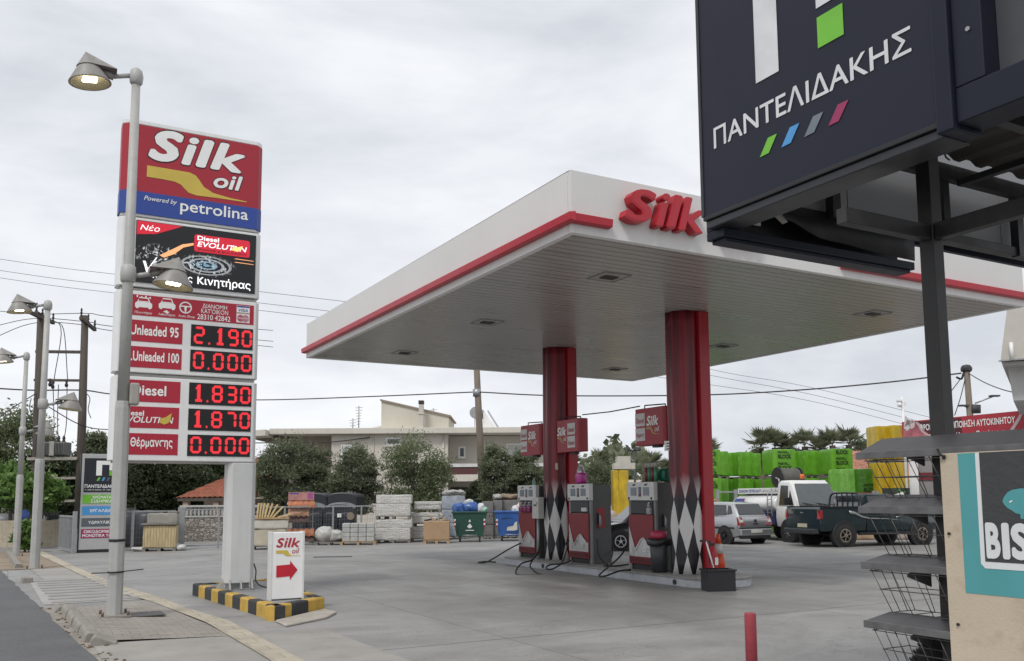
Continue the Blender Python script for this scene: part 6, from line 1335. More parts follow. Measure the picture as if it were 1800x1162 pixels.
def hatchback(name, label, loc, rz, col, L_=3.9, W=.82, rim=rim_silver, metal=.75):
    c = thing(name, label, 'car', loc, rz); pm = M('paint_'+label.split()[0], col, .3, metal=metal, var=.03, coat=.7, sc=1)
    h = L_/2; k = W
    st = [(-h, k*.86, k*.9, k*.86, .42, .62, .8), (-h+.06, k*.93, k*.98, k*.92, .3, .62, .95), (-h+.35, k*.96, k, k*.93, .24, .62, .97), (-.6, k*.97, k, k*.94, .2, .6, .94), (.5, k*.97, k, k*.94, .2, .6, .91), (h-.9, k*.96, k, k*.9, .22, .6, .88), (h-.25, k*.9, k*.95, k*.8, .25, .55, .76), (h-.03, k*.72, k*.8, k*.66, .32, .5, .64)]
    body = MB().loft([ring8(*s) for s in st]).build('body', pm, c, .02)
    gh = [(-h+.12, k*.9, .93, k*.78, .97), (-h+.42, k*.92, .96, k*.76, 1.42), (-.75, k*.93, .94, k*.75, 1.475), (.15, k*.93, .91, k*.74, 1.46), (.62, k*.92, .9, k*.78, 1.1), (h-.85, k*.88, .87, k*.82, .885)]
    MB().loft([[Vector((x, -a, z0)), Vector((x, a, z0)), Vector((x, b*.985, z0+(z1-z0)*.93)), Vector((x, b*.86, z1)), Vector((x, -b*.86, z1)), Vector((x, -b*.985, z0+(z1-z0)*.93))] for x, a, z0, b, z1 in gh]).build('cabin', pm, c, .02)
    for s in (1, -1):
        y = lambda t: s*k*(.935-.185*t)
        zf = lambda t: .99+.39*t
        P = lambda x, t: (x, y(t)+s*.004, zf(t))
        quadp(c, 'side_window', glass_dark, [P(-.5, 0), P(.62, 0), P(.3, .72), P(.12, .97), P(-.5, .98)], .012); quadp(c, 'side_window', glass_dark, [P(-1.3, .08), P(-.57, 0), P(-.57, .98), P(-1.22, .95)], .012); quadp(c, 'quarter_window', glass_dark, [P(-1.58, .25), P(-1.36, .12), P(-1.3, .93), P(-1.44, .88)], .012)
        MB().bar((-h+.2, s*(k+.004), .57), (h-.5, s*(k+.002), .57), .02, .06).build('side_trim', trim, c)
        for x in (-.48, .45): MB().bar((x-.08, s*(k+.004), .83), (x+.06, s*(k+.004), .835), .022, .03).build('door_handle', pm, c, .004)
        MB().lump((.55, s*(k+.1), .98), (.12, .2, .14), 3, .005, 5, 4).build('mirror', trim, c)
        for x in (-h+.68, h-.75):
            MB().cyl((x, s*(k-.14), .3), (x, s*(k+.006), .3), .365, n=28).build('wheel_arch', trim, c); wheel(c, x, s*(k-.075), .3, .18, rim, s, 5)
    quadp(c, 'rear_window', glass_dark, [(-h+.155, -k*.74, 1.03), (-h+.155, k*.74, 1.03), (-h+.4, k*.66, 1.38), (-h+.4, -k*.66, 1.38)], .03)
    quadp(c, 'windscreen', glass_dark, [(h-.95, -k*.78, .93), (h-.95, k*.78, .93), (.24, k*.66, 1.42), (.24, -k*.66, 1.42)], .03)
    MB().box((-h-.05, -k*.92, .3), (-h+.12, k*.92, .56)).build('rear_bumper', pm, c, .05); MB().box((-h-.055, -k*.93, .56), (-h+.1, k*.93, .585)).build('bumper_trim', trim, c); MB().box((-h-.03, -k*.86, .2), (-h+.1, k*.86, .3)).build('bumper_skirt', trim, c, .03)
    MB().box((-h-.062, -.26, .4), (-h-.051, .26, .51)).build('number_plate', plate_m, c)
    for s in (1, -1):
        t = quadp(c, 'tail_lamp', lamp_red, [(-h+.0, s*k*.62, .67), (-h+.02, s*k*.97, .66), (-h+.1, s*k*.95, .93), (-h+.05, s*k*.75, .94)], .03)
        quadp(t, 'reverse_lamp', lamp_clear, [(-h-.0, s*k*.72, .76), (-h+.02, s*k*.9, .76), (-h+.04, s*k*.88, .85), (-h+.02, s*k*.74, .85)], .045)
        quadp(c, 'headlamp', lamp_clear, [(h-.05, s*k*.5, .56), (h-.2, s*k*.88, .6), (h-.26, s*k*.86, .74), (h-.12, s*k*.5, .69)], .03)
    MB().cyl((-h-.0, 0, .82), (-h-.025, 0, .82), .05, n=16).build('emblem', trim, c); MB().box((-h-.02, -.11, .7), (-h, .11, .73)).build('boot_handle', trim, c)
    return c
hu = math.atan2(FU.y, FU.x)
rwl = G(1278, 956.5); hc = rwl+FU*1.27+FV*.72
hatchback('parked_car', 'silver hatchback seen from behind parked right of the red column', (hc.x, hc.y, 0), hu, (.45, .46, .47), 3.9, .82, rim_dark)
fw = at(1089, 958, 28.4)
dir_ = Vector((-.985, -.17, 0)); lft = Vector((.17, -.985, 0)); cc = Vector((fw.x, 28.3, 0))-dir_*1.0-lft*.7
hatchback('parked_car', 'black small car mostly hidden behind the right dispenser', (cc.x, cc.y, 0), math.atan2(-.17, -.985), (.012, .013, .015), 3.5, .78, rim_silver, .2)
def pickup(loc, rz):
    c = thing('pickup_truck', 'dark green pickup with rear roll bars parked behind the display rack', 'pickup', loc, rz)
    pm = M('pickup_green', (.008, .022, .026), .3, metal=.2, var=.1, coat=.5, sc=1, dirt=((.06, .055, .05), .15)); W = .9
    rb = -2.45; 
    MB().loft([ring8(x, W*.95, W, W*.96, z0, .75, z1) for x, z0, z1 in ((rb, .6, 1.22), (rb+.04, .52, 1.28), (-.62, .5, 1.28))], False).build('cargo_bed', pm, c, .02)
    MB().box((rb+.12, -W*.88, 1.281), (-.68, W*.88, 1.287)).build('bed_liner', black_plastic, c)
    for s in (1, -1): MB().bar((rb+.05, s*W*.94, 1.3), (-.65, s*W*.94, 1.3), .07, .05).build('bed_rail', black_plastic, c)
    MB().loft([ring8(*s) for s in ((-.58, W*.95, W, W*.95, .46, .75, 1.2), (1.0, W*.95, W, W*.95, .44, .75, 1.17), (1.35, W*.95, W, W*.9, .46, .75, 1.13), (2.3, W*.92, W*.98, W*.82, .5, .75, 1.02), (2.55, W*.8, W*.88, W*.72, .52, .7, .88))]).build('body', pm, c, .02)
    MB().loft([[Vector((x, -a, z0)), Vector((x, a, z0)), Vector((x, b, z1-.05)), Vector((x, b*.9, z1)), Vector((x, -b*.9, z1)), Vector((x, -b, z1-.05))] for x, a, z0, b, z1 in ((-.56, W*.93, 1.19, W*.77, 1.66), (-.45, W*.93, 1.19, W*.78, 1.74), (.55, W*.93, 1.17, W*.78, 1.73), (1.02, W*.92, 1.15, W*.8, 1.4), (1.35, W*.9, 1.12, W*.84, 1.14))]).build('cabin', pm, c, .02)
    for s in (1, -1):
        y = lambda t: s*W*(.935-.15*t); P = lambda x, t: (x, y(t), 1.22+.44*t)
        quadp(c, 'side_window', glass_dark, [P(-.42, .02), P(.3, .02), P(.3, .97), P(-.4, .97)], .012); quadp(c, 'side_window', glass_dark, [P(.37, .02), P(1.12, .02), P(.72, .9), P(.37, .95)], .012)
        MB().loft([[Vector((x, s*(W+.004), z-.035*k_)), Vector((x, s*(W+.012), z-.035*k_)), Vector((x, s*(W+.012), z+.035*k_)), Vector((x, s*(W+.004), z+.035*k_))] for x, z, k_ in ((-1.3, 1.14, 1.3), (-1.05, 1.09, 1.3), (-.8, .98, .9), (-.5, .92, .6), (.2, .9, .4), (.9, .84, .15))]).build('silver_swoosh', M('swoosh_grey', (.3, .31, .3), .35, metal=.4), c)
        MB().loft([[Vector((x, s*(W+.004), z-.03*k_)), Vector((x, s*(W+.012), z-.03*k_)), Vector((x, s*(W+.012), z+.03*k_)), Vector((x, s*(W+.004), z+.03*k_))] for x, z, k_ in ((.62, .93, .9), (.95, 1.04, .9), (1.3, 1.08, .6), (1.9, 1.05, .25))]).build('silver_swoosh', M('swoosh_grey', (.3, .31, .3), .35), c)
        for x in (-1.5, 1.7):
            MB().cyl((x, s*(W-.2), .4), (x, s*(W+.008), .4), .47, n=28).build('wheel_arch', trim, c); wheel(c, x, s*(W-.1), .375, .25, rim_tan, s, 6, .58)
        MB().box((-.95, min(s*(W-.05), s*(W+.04)), .38), (1.15, max(s*(W-.05), s*(W+.04)), .47)).build('side_step', black_plastic, c, .01)
        q = quadp(c, 'tail_lamp', lamp_red, [(rb-.0, s*W*.84, .92), (rb+.02, s*W*.985, .92), (rb+.04, s*W*.96, 1.2), (rb+.02, s*W*.84, 1.22)], .025); MB().box((rb+.0, min(s*W*.9, s*(W+.012)), .93), (rb+.09, max(s*W*.9, s*(W+.012)), 1.2)).build('lamp_side', lamp_red, q, .01)
        MB().tube(spline([(-.75, s*W*.8, 1.3), (-.72, s*W*.8, 1.55), (-.7, s*W*.68, 1.73), (-.7, s*W*.3, 1.76), (-.7, 0, 1.765)], 6), .032, 8).build('roll_bar', black_plastic, c)
        for yy in (.14, .42): MB().bar((-.7, s*W*yy, 1.3), (-.7, s*W*yy, 1.75), .03).build('guard_bar', black_plastic, c)
    quadp(c, 'rear_window', M('bed_window', (.16, .17, .175), .1, spec=.8), [(-.57, -W*.7, 1.3), (-.57, W*.7, 1.3), (-.5, W*.64, 1.66), (-.5, -W*.64, 1.66)], .02); quadp(c, 'windscreen', glass_dark, [(1.33, -W*.78, 1.18), (1.33, W*.78, 1.18), (.68, W*.7, 1.68), (.68, -W*.7, 1.68)], .03)
    MB().box((rb-.012, -W*.8, .7), (rb-.001, W*.8, 1.24)).build('tailgate', pm, c, .006); MB().box((rb-.03, -.07, 1.1), (rb-.013, .07, 1.14)).build('tailgate_handle', chrome, c)
    MB().box((rb-.18, -W*.9, .44), (rb, W*.9, .6)).build('rear_bumper', M('bumper_dark', (.03, .034, .036), .4), c, .03); MB().box((rb-.03, -.24, .64), (rb-.014, .24, .76)).build('number_plate', M('plate_yellowish', (.5, .46, .34), .5), c)
    text(c, 'Pickup', steel, (rb+.35, -W-.005, .72), RX, UZ, .01, .01, .001) if False else None
    MB().box((-2.3, -.35, .4), (2.2, .35, .52)).build('chassis', black_plastic, c); MB().cyl((-1.5, -.7, .38), (-1.5, .7, .38), .07, n=10).build('axle', black_plastic, c)
    return c
ph_ = R(20); dv = Vector((math.cos(ph_), math.sin(ph_), 0)); nv = Vector((-math.sin(ph_), math.cos(ph_), 0))
pr_ = at(1483, 962, 29.7); pc = Vector((pr_.x, 29.7, 0))+dv*1.5+nv*.8
pickup((pc.x, pc.y, 0), ph_)
def tanker(loc, rz):
    c = thing('tanker_truck', 'small white and blue fuel tanker truck with hose reel and orange beacon', 'truck', loc, rz)
    wp = M('truck_white', (.72, .72, .7), .35, var=.04, coat=.4, streak=.08); bp = M('truck_blue', (.012, .02, .1), .35, var=.1, coat=.4); W = .92
    MB().loft([ring8(*s) for s in ((1.0, W*.95, W, W*.97, .55, .9, 1.3), (2.3, W*.95, W, W*.97, .55, .9, 1.28), (2.45, W*.92, W*.96, W*.92, .5, .9, 1.2))]).build('cab_lower', wp, c, .03)
    MB().loft([[Vector((x, -a, z0)), Vector((x, a, z0)), Vector((x, b, z1-.07)), Vector((x, b*.9, z1)), Vector((x, -b*.9, z1)), Vector((x, -b, z1-.07))] for x, a, z0, b, z1 in ((1.02, W*.96, 1.28, W*.86, 2.16), (1.15, W*.97, 1.28, W*.87, 2.24), (1.75, W*.97, 1.28, W*.86, 2.24), (1.95, W*.97, 1.27, W*.87, 2.1), (2.36, W*.95, 1.22, W*.93, 1.3))]).build('cab', wp, c, .03)
    for s in (1, -1):
        y = lambda t: s*W*(.975-.1*t); P = lambda x, t: (x, y(t), 1.34+.72*t)
        quadp(c, 'side_window', glass_dark, [P(1.22, 0), P(1.78, 0), P(1.72, .98), P(1.24, 1)], .012); quadp(c, 'quarter_window', glass_dark, [P(1.84, 0), P(2.16, 0), P(1.86, .75)], .012)
        MB().box((1.95, min(s*W, s*(W+.24)), 1.35), (2.02, max(s*W, s*(W+.24)), 1.62)).build('mirror', black_plastic, c, .02)
        for x in (-1.5, 1.75): wheel(c, x, s*(W-.14), .36, .24, rim_silver, s, 6, .6)
        MB().cyl((1.75, s*(W-.25), .38), (1.75, s*(W+.005), .38), .46, n=24).build('wheel_arch', trim, c)
        MB().box((-2.2, min(s*.55, s*.9), .62), (.9, max(s*.55, s*.9), 1.05)).build('side_locker', bp, c, .01)
        MB().box((2.35, min(s*.5, s*.86), .75), (2.48, max(s*.5, s*.86), .95)).build('headlamp', lamp_clear, c, .02)
    g2 = M('truck_screen', (.1, .115, .12), .08, spec=.8)
    quadp(c, 'windscreen', g2, [(2.37, -W*.86, 1.34), (2.37, W*.86, 1.34), (1.98, W*.77, 2.1), (1.98, -W*.77, 2.1)], .035)
    MB().box((2.46, -W*.94, .5), (2.6, W*.94, .74)).build('front_bumper', bp, c, .03)
    for yy in (.25, -.3): MB().bar((2.46, yy, 1.36), (2.36, yy-.4, 1.42), .02).build('wiper', black_plastic, c)
    b = MB().lathe([(.1, 2.24), (.1, 2.28)], 14, Matrix.Translation((1.55, -.1, 0))).build('beacon_base', black_plastic, c); MB().lathe([(.085, 2.28), (.085, 2.43), (.06, 2.47)], 14, Matrix.Translation((1.55, -.1, 0))).build('beacon', M('beacon_orange', (.7, .16, .04), .25), c)
    el = lambda x: [Vector((x, .9*math.cos(2*math.pi*i/28), 1.35+.42*math.sin(2*math.pi*i/28))) for i in range(28)]
    MB().loft([el(-2.3), el(.85)]).build('tank', wp, c, .04); MB().box((-2.3, -.62, 1.76), (.85, .62, 1.98)).build('walkway_box', wp, c, .01)
    text(c, 'ΔΙΑΝΟΜΗ ΠΕΤΡΕΛΑΙΟΥ', blue_vinyl, (-2.2, -.62, 1.81), RX, UZ, 1.7, .12, .004, .02); text(c, 'ΠΑΡΑΓΓΕΛΙΕΣ 28310 42842', M('grey_letter', (.3, .3, .32), .5), (-.42, -.62, 1.815), RX, UZ, 1.2, .09, .004, .01)
    q = MB().prism([(-.0, 0), (.7, 0), (.95, .18), (.3, .18)], (-2.2, -.905, 1.4), RX, UZ, (0, -1, 0), .02).build('blue_flash', M('flash_blue', (.08, .12, .4), .4), c); flat(q, 'red_flash', red_vinyl, [(.72, 0), (.84, 0), (1.05, .18), (.97, .18)], (-2.2, -.93, 1.4), RX, UZ)
    MB().box((-2.35, -.3, .5), (2.3, .3, .66)).build('chassis', black_plastic, c)
    rl = MB().cyl((.42, -.42, 2.36), (.42, .42, 2.36), .33, n=28).build('hose_reel', M('reel_hose', (.11, .105, .095), .7, var=.2), c)
    for s in (-.44, .44): MB().cyl((.42, s-.02, 2.36), (.42, s+.02, 2.36), .4, n=28).build('reel_disc', black_plastic, rl)
    for k in range(9): MB().lathe([(.33, -.03), (.365, 0), (.33, .03)], 24, Matrix.Translation((.42, -.36+.09*k, 2.36)) @ Matrix.Rotation(R(90), 4, 'X'), True, False).build('hose_turn', M('reel_hose', (.11, .105, .095), .7), rl)
    MB().tube([(.42, -.5, 2.36), (.62, -.5, 2.3), (.66, -.5, 1.95)], .035, 8).build('reel_crank', steel, rl)
    for x in (.5, .8): MB().tube(spline([(x, -.75, 1.95), (x, -.93, 1.72), (x+.0, -.96, 1.2), (x, -.94, .9)], 5), .02, 6).build('ladder_rail', steel, c)
    for z in (1.05, 1.3, 1.55): MB().bar((.5, -.955, z), (.8, -.955, z), .025).build('ladder_rung', steel, c)
    return c
hd = Vector((.26, -.966, 0)); th_ = math.atan2(hd.y, hd.x); fc = at(1440, 950, 32.6); cc = Vector((fc.x, 32.6, 0))-hd*2.3
tanker((cc.x, cc.y, 0), th_)
for px, lab, m in ((1512, 'tan wrapped sack under the pickup seen between its wheels', M('sack_tan', (.4, .28, .18), .8, var=.2)), (1586, 'pale stone block seen under the pickup near its front wheel', M('stone_pale', (.4, .34, .3), .8, var=.2))):
    solo(MB().lump((0, 0, .22), (.9, .6, .44), 33, .04, 8, 6), 'ground_load', m, lab, 'load', gp(px, 34.6))

# ------------------------------------------------------------------ trees and palms
def leaf_mat(key, dark, light, rough=.5, trans=.35):
    t = NT(key); g = t.n('ShaderNodeNewGeometry'); k = t.mix(g.outputs['Random Per Island'], dark, light)
    t.set(Base_Color=k, Roughness=rough, Specular_IOR_Level=.35)
    tr = t.n('ShaderNodeBsdfTranslucent'); t.l(k, tr.inputs['Color']); ms = t.n('ShaderNodeMixShader'); ms.inputs[0].default_value = trans
    t.l(t.p.outputs[0], ms.inputs[1]); t.l(tr.outputs[0], ms.inputs[2]); t.l(ms.outputs[0], t.o.inputs[0]); MATS[key] = t.m; return t.m
olive = leaf_mat('olive_leaves', (.075, .09, .05), (.24, .27, .165)); olive_b = leaf_mat('olive_leaves_bright', (.075, .1, .045), (.24, .28, .15)); dark_l = leaf_mat('dark_leaves', (.026, .038, .018), (.085, .11, .05)); green_l = leaf_mat('fresh_leaves', (.06, .12, .025), (.17, .28, .07)); grey_l = leaf_mat('grey_leaves', (.08, .095, .055), (.2, .225, .13))
palm_l = leaf_mat('palm_leaves', (.12, .135, .085), (.3, .32, .2)); dead_l = leaf_mat('palm_dead', (.1, .085, .05), (.2, .17, .11)); bark = M('bark', (.09, .075, .06), .9, var=.35, sc=5, bump=.6, bsc=15)
def quads(name, cen, ax, bx, mat, parent):
    n = len(cen); v = np.empty((n, 4, 3)); v[:, 0] = cen-ax; v[:, 1] = cen+bx; v[:, 2] = cen+ax; v[:, 3] = cen-bx
    me = bpy.data.meshes.new(name); me.vertices.add(n*4); me.vertices.foreach_set('co', v.ravel()); me.loops.add(n*4); me.loops.foreach_set('vertex_index', np.arange(n*4, dtype=np.int32))
    me.polygons.add(n); me.polygons.foreach_set('loop_start', np.arange(0, n*4, 4, dtype=np.int32)); me.update(calc_edges=True); me.materials.append(mat)
    o = bpy.data.objects.new(name, me); COL.objects.link(o); o.parent = parent; return o
def crown_points(rx, ry, rz, n, blobs, seed, hole=.0, up=.0):
    g = np.random.default_rng(seed); bl = []
    while len(bl) < blobs:
        d = g.normal(size=3); d /= np.linalg.norm(d); r_ = g.uniform(.35, .9)**.6
        if d[2] < -.93: continue
        bl.append((d*np.array([rx, ry, rz])*r_*.8, g.uniform(.26, .48)*min(rx, rz)*1.0))
    w = np.array([b[1]**2 for b in bl]); w /= w.sum(); idx = g.choice(len(bl), n, p=w)
    d = g.normal(size=(n, 3)); d /= np.linalg.norm(d, axis=1)[:, None]; d[:, 2] = np.abs(d[:, 2])*.75+d[:, 2]*.25
    rr = g.uniform(.3, 1.15, n)**.55
    c = np.array([bl[i][0] for i in idx])+d*(np.array([bl[i][1] for i in idx])*rr)[:, None]
    q_ = np.array([rx, ry, rz])/np.percentile(np.abs(c), 98.5, axis=0); c *= q_; bl = [(b_[0]*q_, b_[1]*float(q_.mean())) for b_ in bl]
    # stray shoots
    m = n//14; s = g.integers(0, len(bl), m); sd = g.normal(size=(m, 3)); sd[:, 2] = np.abs(sd[:, 2])*1.3; sd /= np.linalg.norm(sd, axis=1)[:, None]
    c[:m] = np.array([bl[i][0] for i in s])+sd*(np.array([bl[i][1] for i in s])*g.uniform(1.0, 1.55, m))[:, None]
    return c, d, g, bl
def tree(label, loc, H, rx, rz, n, mat, seed, ry=None, leaf=.13, ratio=.42, trunk=None, group=None, blobs=44, cat='tree', name='olive_tree', lean=0):
    t = thing(name, label, cat, loc, 0, group); ry = ry or rx; cz = H-rz*1.02
    c, d, g, bl = crown_points(rx, ry, rz, n, blobs, seed); c[:, 2] = c[:, 2]*(1+.0*c[:, 2])+cz
    a = d*.3+g.normal(size=(n, 3))*.75; a[:, 2] += .25; a /= np.linalg.norm(a, axis=1)[:, None]; q = g.normal(size=(n, 3)); b = np.cross(a, q); b /= np.linalg.norm(b, axis=1)[:, None]
    L_ = leaf*g.uniform(.6, 1.25, n)[:, None]; ok = c[:, 2] > .1
    quads('crown', c[ok], (a*L_)[ok], (b*L_*ratio)[ok], mat, t)
    tr = trunk or max(.07, rx*.07); mb = MB(); fk = max(.3, cz-rz*.75)
    mb.tube(spline([(0, 0, 0), (tr*.4, .02, fk*.5), (lean*.4, 0, fk)], 5), [tr*1.25-tr*.35*i/10 for i in range(11)], 10); mb.build('trunk', bark, t)
    lim = MB()
    for k in range(9):
        e_ = bl[k % len(bl)][0]*.9; lim.tube(spline([(lean*.4, 0, fk*.95), (e_[0]*.45, e_[1]*.45, fk+(cz+e_[2]-fk)*.55), (e_[0], e_[1], cz+e_[2])], 4), [tr*.6*(1-.85*i/8) for i in range(9)], 6)
    lim.build('limbs', bark, t); return t
def tp(px, top, Y): return gp(px, Y), zr(px, top, Y)
k_ = lambda Y: Y/FPX
for (px, top, bot, rpx, Y, m, seed, lab) in (
    (497, 779, 905, 44, 40.5, olive, 101, 'big dark olive tree right of the pylon, left end of the olive row'),
    (550, 792, 905, 34, 41.5, olive, 102, 'olive tree second from the left above the black tanks'),
    (622, 792, 905, 40, 40.5, olive, 103, 'olive tree in front of the shuttered window of the house'),
    (727, 777, 902, 57, 40.0, olive_b, 104, 'largest and brightest olive tree below the house chimney'),
    (874, 788, 893, 27, 40.5, olive, 105, 'olive tree just right of the leaning wooden pole'),
    (925, 797, 893, 33, 40.2, olive, 106, 'olive tree left of the left canopy column'),
    (838, 850, 893, 17, 42.5, dark_l, 107, 'small dark shrub left of the leaning pole in front of the house')):
    p, H = tp(px, top, Y); s = k_(Y); rz = (bot-top)*s*.52
    tree(lab, p, H, rpx*s*1.05, rz*1.02, 24000 if rpx > 30 else 14000, m, seed, leaf=.075, ratio=.27, group='olive trees in front of the house')
for (px, top, bot, rpx, Y, m, seed, lab) in (
    (1053, 815, 900, 30, 47, grey_l, 111, 'grey green bushy tree below the palm left of the yellow stacks'),
    (1012, 818, 900, 16, 46, grey_l, 112, 'small grey green tree beside the left column'),
    (1152, 826, 900, 24, 48, grey_l, 113, 'grey green shrub below the palm left of the right column'),
    (1000, 850, 905, 15, 44, dark_l, 114, 'dark shrub hidden between the two left dispensers')):
    p, H = tp(px, top, Y); s = k_(Y); tree(lab, p, H, rpx*s, (bot-top)*s*.52, 11000, m, seed, leaf=.07, ratio=.3, group='bushy trees behind the pumps')
# dark mass behind the pylon and the transformer
for (px, top, bot, rpx, Y, m, seed, lab) in (
    (255, 806, 925, 52, 43, dark_l, 121, 'dark dense carob tree behind the nearest lamp post under the pylon'),
    (325, 796, 930, 50, 44, dark_l, 122, 'dark dense carob tree above the stone wall behind the pylon'),
    (385, 800, 905, 42, 47, dark_l, 123, 'dark dense carob tree behind the tiled shelter'),
    (110, 800, 905, 44, 47, dark_l, 124, 'dark tree behind the pole transformer'),
    (165, 768, 890, 32, 50, olive, 125, 'paler tree whose top shows between the transformer pole and the pylon'),
    (200, 800, 900, 34, 49, dark_l, 126, 'dark tree behind the shop totem'),
    (24, 733, 905, 62, 46, olive_b, 127, 'big green tree at the left edge behind the street lamps'),
    (85, 775, 890, 30, 52, olive, 128, 'tree behind the transformer platform')):
    p, H = tp(px, top, Y); s = k_(Y); tree(lab, p, H, rpx*s*1.1, (bot-top)*s*.54, 20000, m, seed, leaf=.1, ratio=.42, group='dark trees on the left side', name='carob_tree')
p, H = tp(50, 838, 31.5); s = k_(31.5); tree('small bright green street tree behind the second lamp post', p, H, 54*s, 34*s, 8000, green_l, 131, leaf=.11, ratio=.55, trunk=.13, name='street_tree', lean=.5)
p, H = tp(18, 820, 36); tree('bright green street tree at the very left edge', p, H, 40*k_(36), 40*k_(36), 3000, green_l, 132, leaf=.12, ratio=.55, name='street_tree')
p, H = tp(47, 918, 29.5); tree('small leafy bush at the foot of the farthest lamp post', p, H, 18*k_(29.5), 26*k_(29.5), 1300, green_l, 133, leaf=.09, ratio=.45, name='bush', cat='bush', trunk=.03)
def palm(label, px, top, Y, rpx, seed, dead=40, group='palms beyond the green pallets'):
    g = random.Random(seed); p, H = tp(px, top, Y); s = k_(Y); r = rpx*s*1.22; cz = H-r*.85
    t = thing('palm_tree', label, 'palm', p, 0, group)
    MB().tube([(0, 0, 0), (.05, 0, cz*.5), (0, 0, cz)], [.28, .22, .2], 10).build('trunk', M('palm_bark', (.14, .11, .08), .95, var=.35, sc=4, bump=.8, bsc=8), t)
    def fronds(n, lo, hi, scale, nm, mat):
        mb = MB()
        for k in range(n):
            az = g.uniform(0, 6.283); el = g.triangular(lo, hi, lo+.68*(hi-lo)); L_ = r*g.uniform(.3, .55)*scale
            d = Vector((math.cos(az)*math.cos(el), math.sin(az)*math.cos(el), math.sin(el))); o0 = Vector((0, 0, cz+.05)); tip = o0+d*L_+Vector((0, 0, -.06*L_))
            sd = d.cross(Vector((0, 0, 1))).normalized(); up = sd.cross(d).normalized(); w = .025
            mb.add([o0-sd*w, o0+sd*w, tip+sd*w, tip-sd*w], [(0, 1, 2, 3)])
            for j in range(13):
                a = (j-6)/6*1.05; q = (d*math.cos(a)+sd*math.sin(a)).normalized(); ll = r*.72*scale*(1-.25*abs(a)/1.05)*g.uniform(.85, 1.1)
                e_ = tip+q*ll+Vector((0, 0, -.1*ll*g.uniform(.2, 1.4)))+up*.1*ll*abs(a)*.3; n_ = q.cross(up).normalized()*.045*ll*1.3
                mid = tip+q*ll*.5+up*.03; mb.add([tip, mid+n_, e_, mid-n_], [(0, 1, 2, 3)])
        mb.build(nm, mat, t)
    fronds(22, -.25, 1.5, 1, 'crown', palm_l); fronds(12, -1.3, -.5, .8, 'dead_fronds', dead_l if dead else palm_l); return t
for (px, top, Y, rpx, seed, lab) in ((1053, 792, 66, 27, 1, 'palm right of the left column above a grey green tree'), (1003, 796, 64, 24, 2, 'palm half hidden behind the left column'), (1143, 796, 66, 27, 3, 'palm left of the right column below the hanging sign'), (1172, 806, 70, 22, 4, 'small palm behind the right column'), (1243, 771, 63, 27, 5, 'palm just right of the right column')):
    palm(lab, px, top, Y, rpx, seed, group='palms between the columns')
for (px, top, rpx, seed, lab) in ((1341, 756, 30, 11, 'first palm from the left above the green pallets'), (1366, 757, 29, 12, 'second palm from the left above the green pallets'), (1392, 765, 25, 13, 'third palm from the left above the green pallets, lower than its neighbours'), (1419, 756, 28, 14, 'fourth palm from the left above the green pallets'), (1446, 768, 24, 15, 'fifth palm from the left above the green pallets, half hidden'), (1468, 753, 29, 16, 'sixth palm from the left above the green pallets'), (1497, 751, 30, 17, 'rightmost and tallest palm above the green pallets')):
    palm(lab, px, top, 62, rpx, seed)
for (px, top, bot, rpx, seed, lab) in ((1520, 775, 830, 20, 141, 'dull green bush right of the palms'), (1440, 785, 850, 26, 142, 'dull bush behind the green pallets below the palms'), (1380, 785, 850, 26, 143, 'dull bush behind the green pallets on the left'), (1330, 790, 850, 22, 144, 'dull bush under the first palm')):
    p, H = tp(px, top, 64); s = k_(64); tree(lab, p, H, rpx*s, (bot-top)*s*.52, 5000, grey_l, seed, leaf=.1, name='bush', cat='bush')

# ------------------------------------------------------------------ wooden poles, transformer, wires
def wpole(name, label, px0, py0, px1, py1, Y, r=.13, mat=None, cat='utility pole'):
    b = gp(px0, Y); t = at(px1, py1, Y); o = thing(name, label, cat, b, 0); MB().tube([(0, 0, 0), (t-b)*.5, t-b], [r*1.15, r, r*.82], 10).build('pole', mat or wood, o); return o, t-b
YP = 38.0
hp = thing('transformer_poles', 'pair of dark wooden poles joined by crossbeams carrying a grey transformer', 'utility poles', gp(65, YP), 0); B0 = gp(65, YP)
L_ = lambda px, py, dy=0: at(px, py, YP+dy)-B0
MB().tube([L_(62, 930), L_(66, 750), L_(72, 556)], [.2, .18, .15], 10).build('pole', dark_wood, hp); MB().tube([L_(138, 930), L_(144, 750), L_(149.5, 555)], [.19, .17, .14], 10).build('pole', dark_wood, hp)
for (a, b, w) in ((((63), 618), (147, 619), .12), ((60, 668), (146, 669), .1), ((60, 702), (64, 702), .1)): MB().bar(L_(*a), L_(*b), w).build('crossbeam', dark_wood, hp)
MB().bar(L_(53, 807), L_(140, 806), .55, .12).build('platform', M('platform_pale', (.33, .3, .26), .8, var=.2), hp); MB().bar(L_(60, 882), L_(140, 880), .2, .1).build('crossbeam', M('platform_pale', (.33, .3, .26), .8), hp); MB().bar(L_(95, 841), L_(136, 840), .12, .1).build('crossbeam', M('platform_pale', (.33, .3, .26), .8), hp)
def arm(a, b, dy0, dy1, n):
    o = MB().bar(L_(*a, dy0), L_(*b, dy1), .13).build('crossarm', dark_wood, hp); p, q = L_(*a, dy0), L_(*b, dy1)
    for k in range(n):
        t = .03+.94*k/(n-1); c = p+(q-p)*t; MB().lathe([(.03, .05), (.06, .1), (.03, .16), (.06, .22), (.03, .3), (.05, .36), (.02, .44)], 8, Matrix.Translation(c)).build('insulator', M('insulator_dark', (.03, .02, .018), .3), o)
arm((53, 549), (75, 560), -1.0, 0, 2); arm((63, 549), (94, 568), -.3, 1.4, 2); arm((142, 559), (167, 580), -1.0, 1.3, 3)
tf = MB().cbox(L_(102, 789), (.85, .6, .55)).build('transformer', M('transformer_grey', (.16, .165, .155), .5, var=.1), hp, .02)
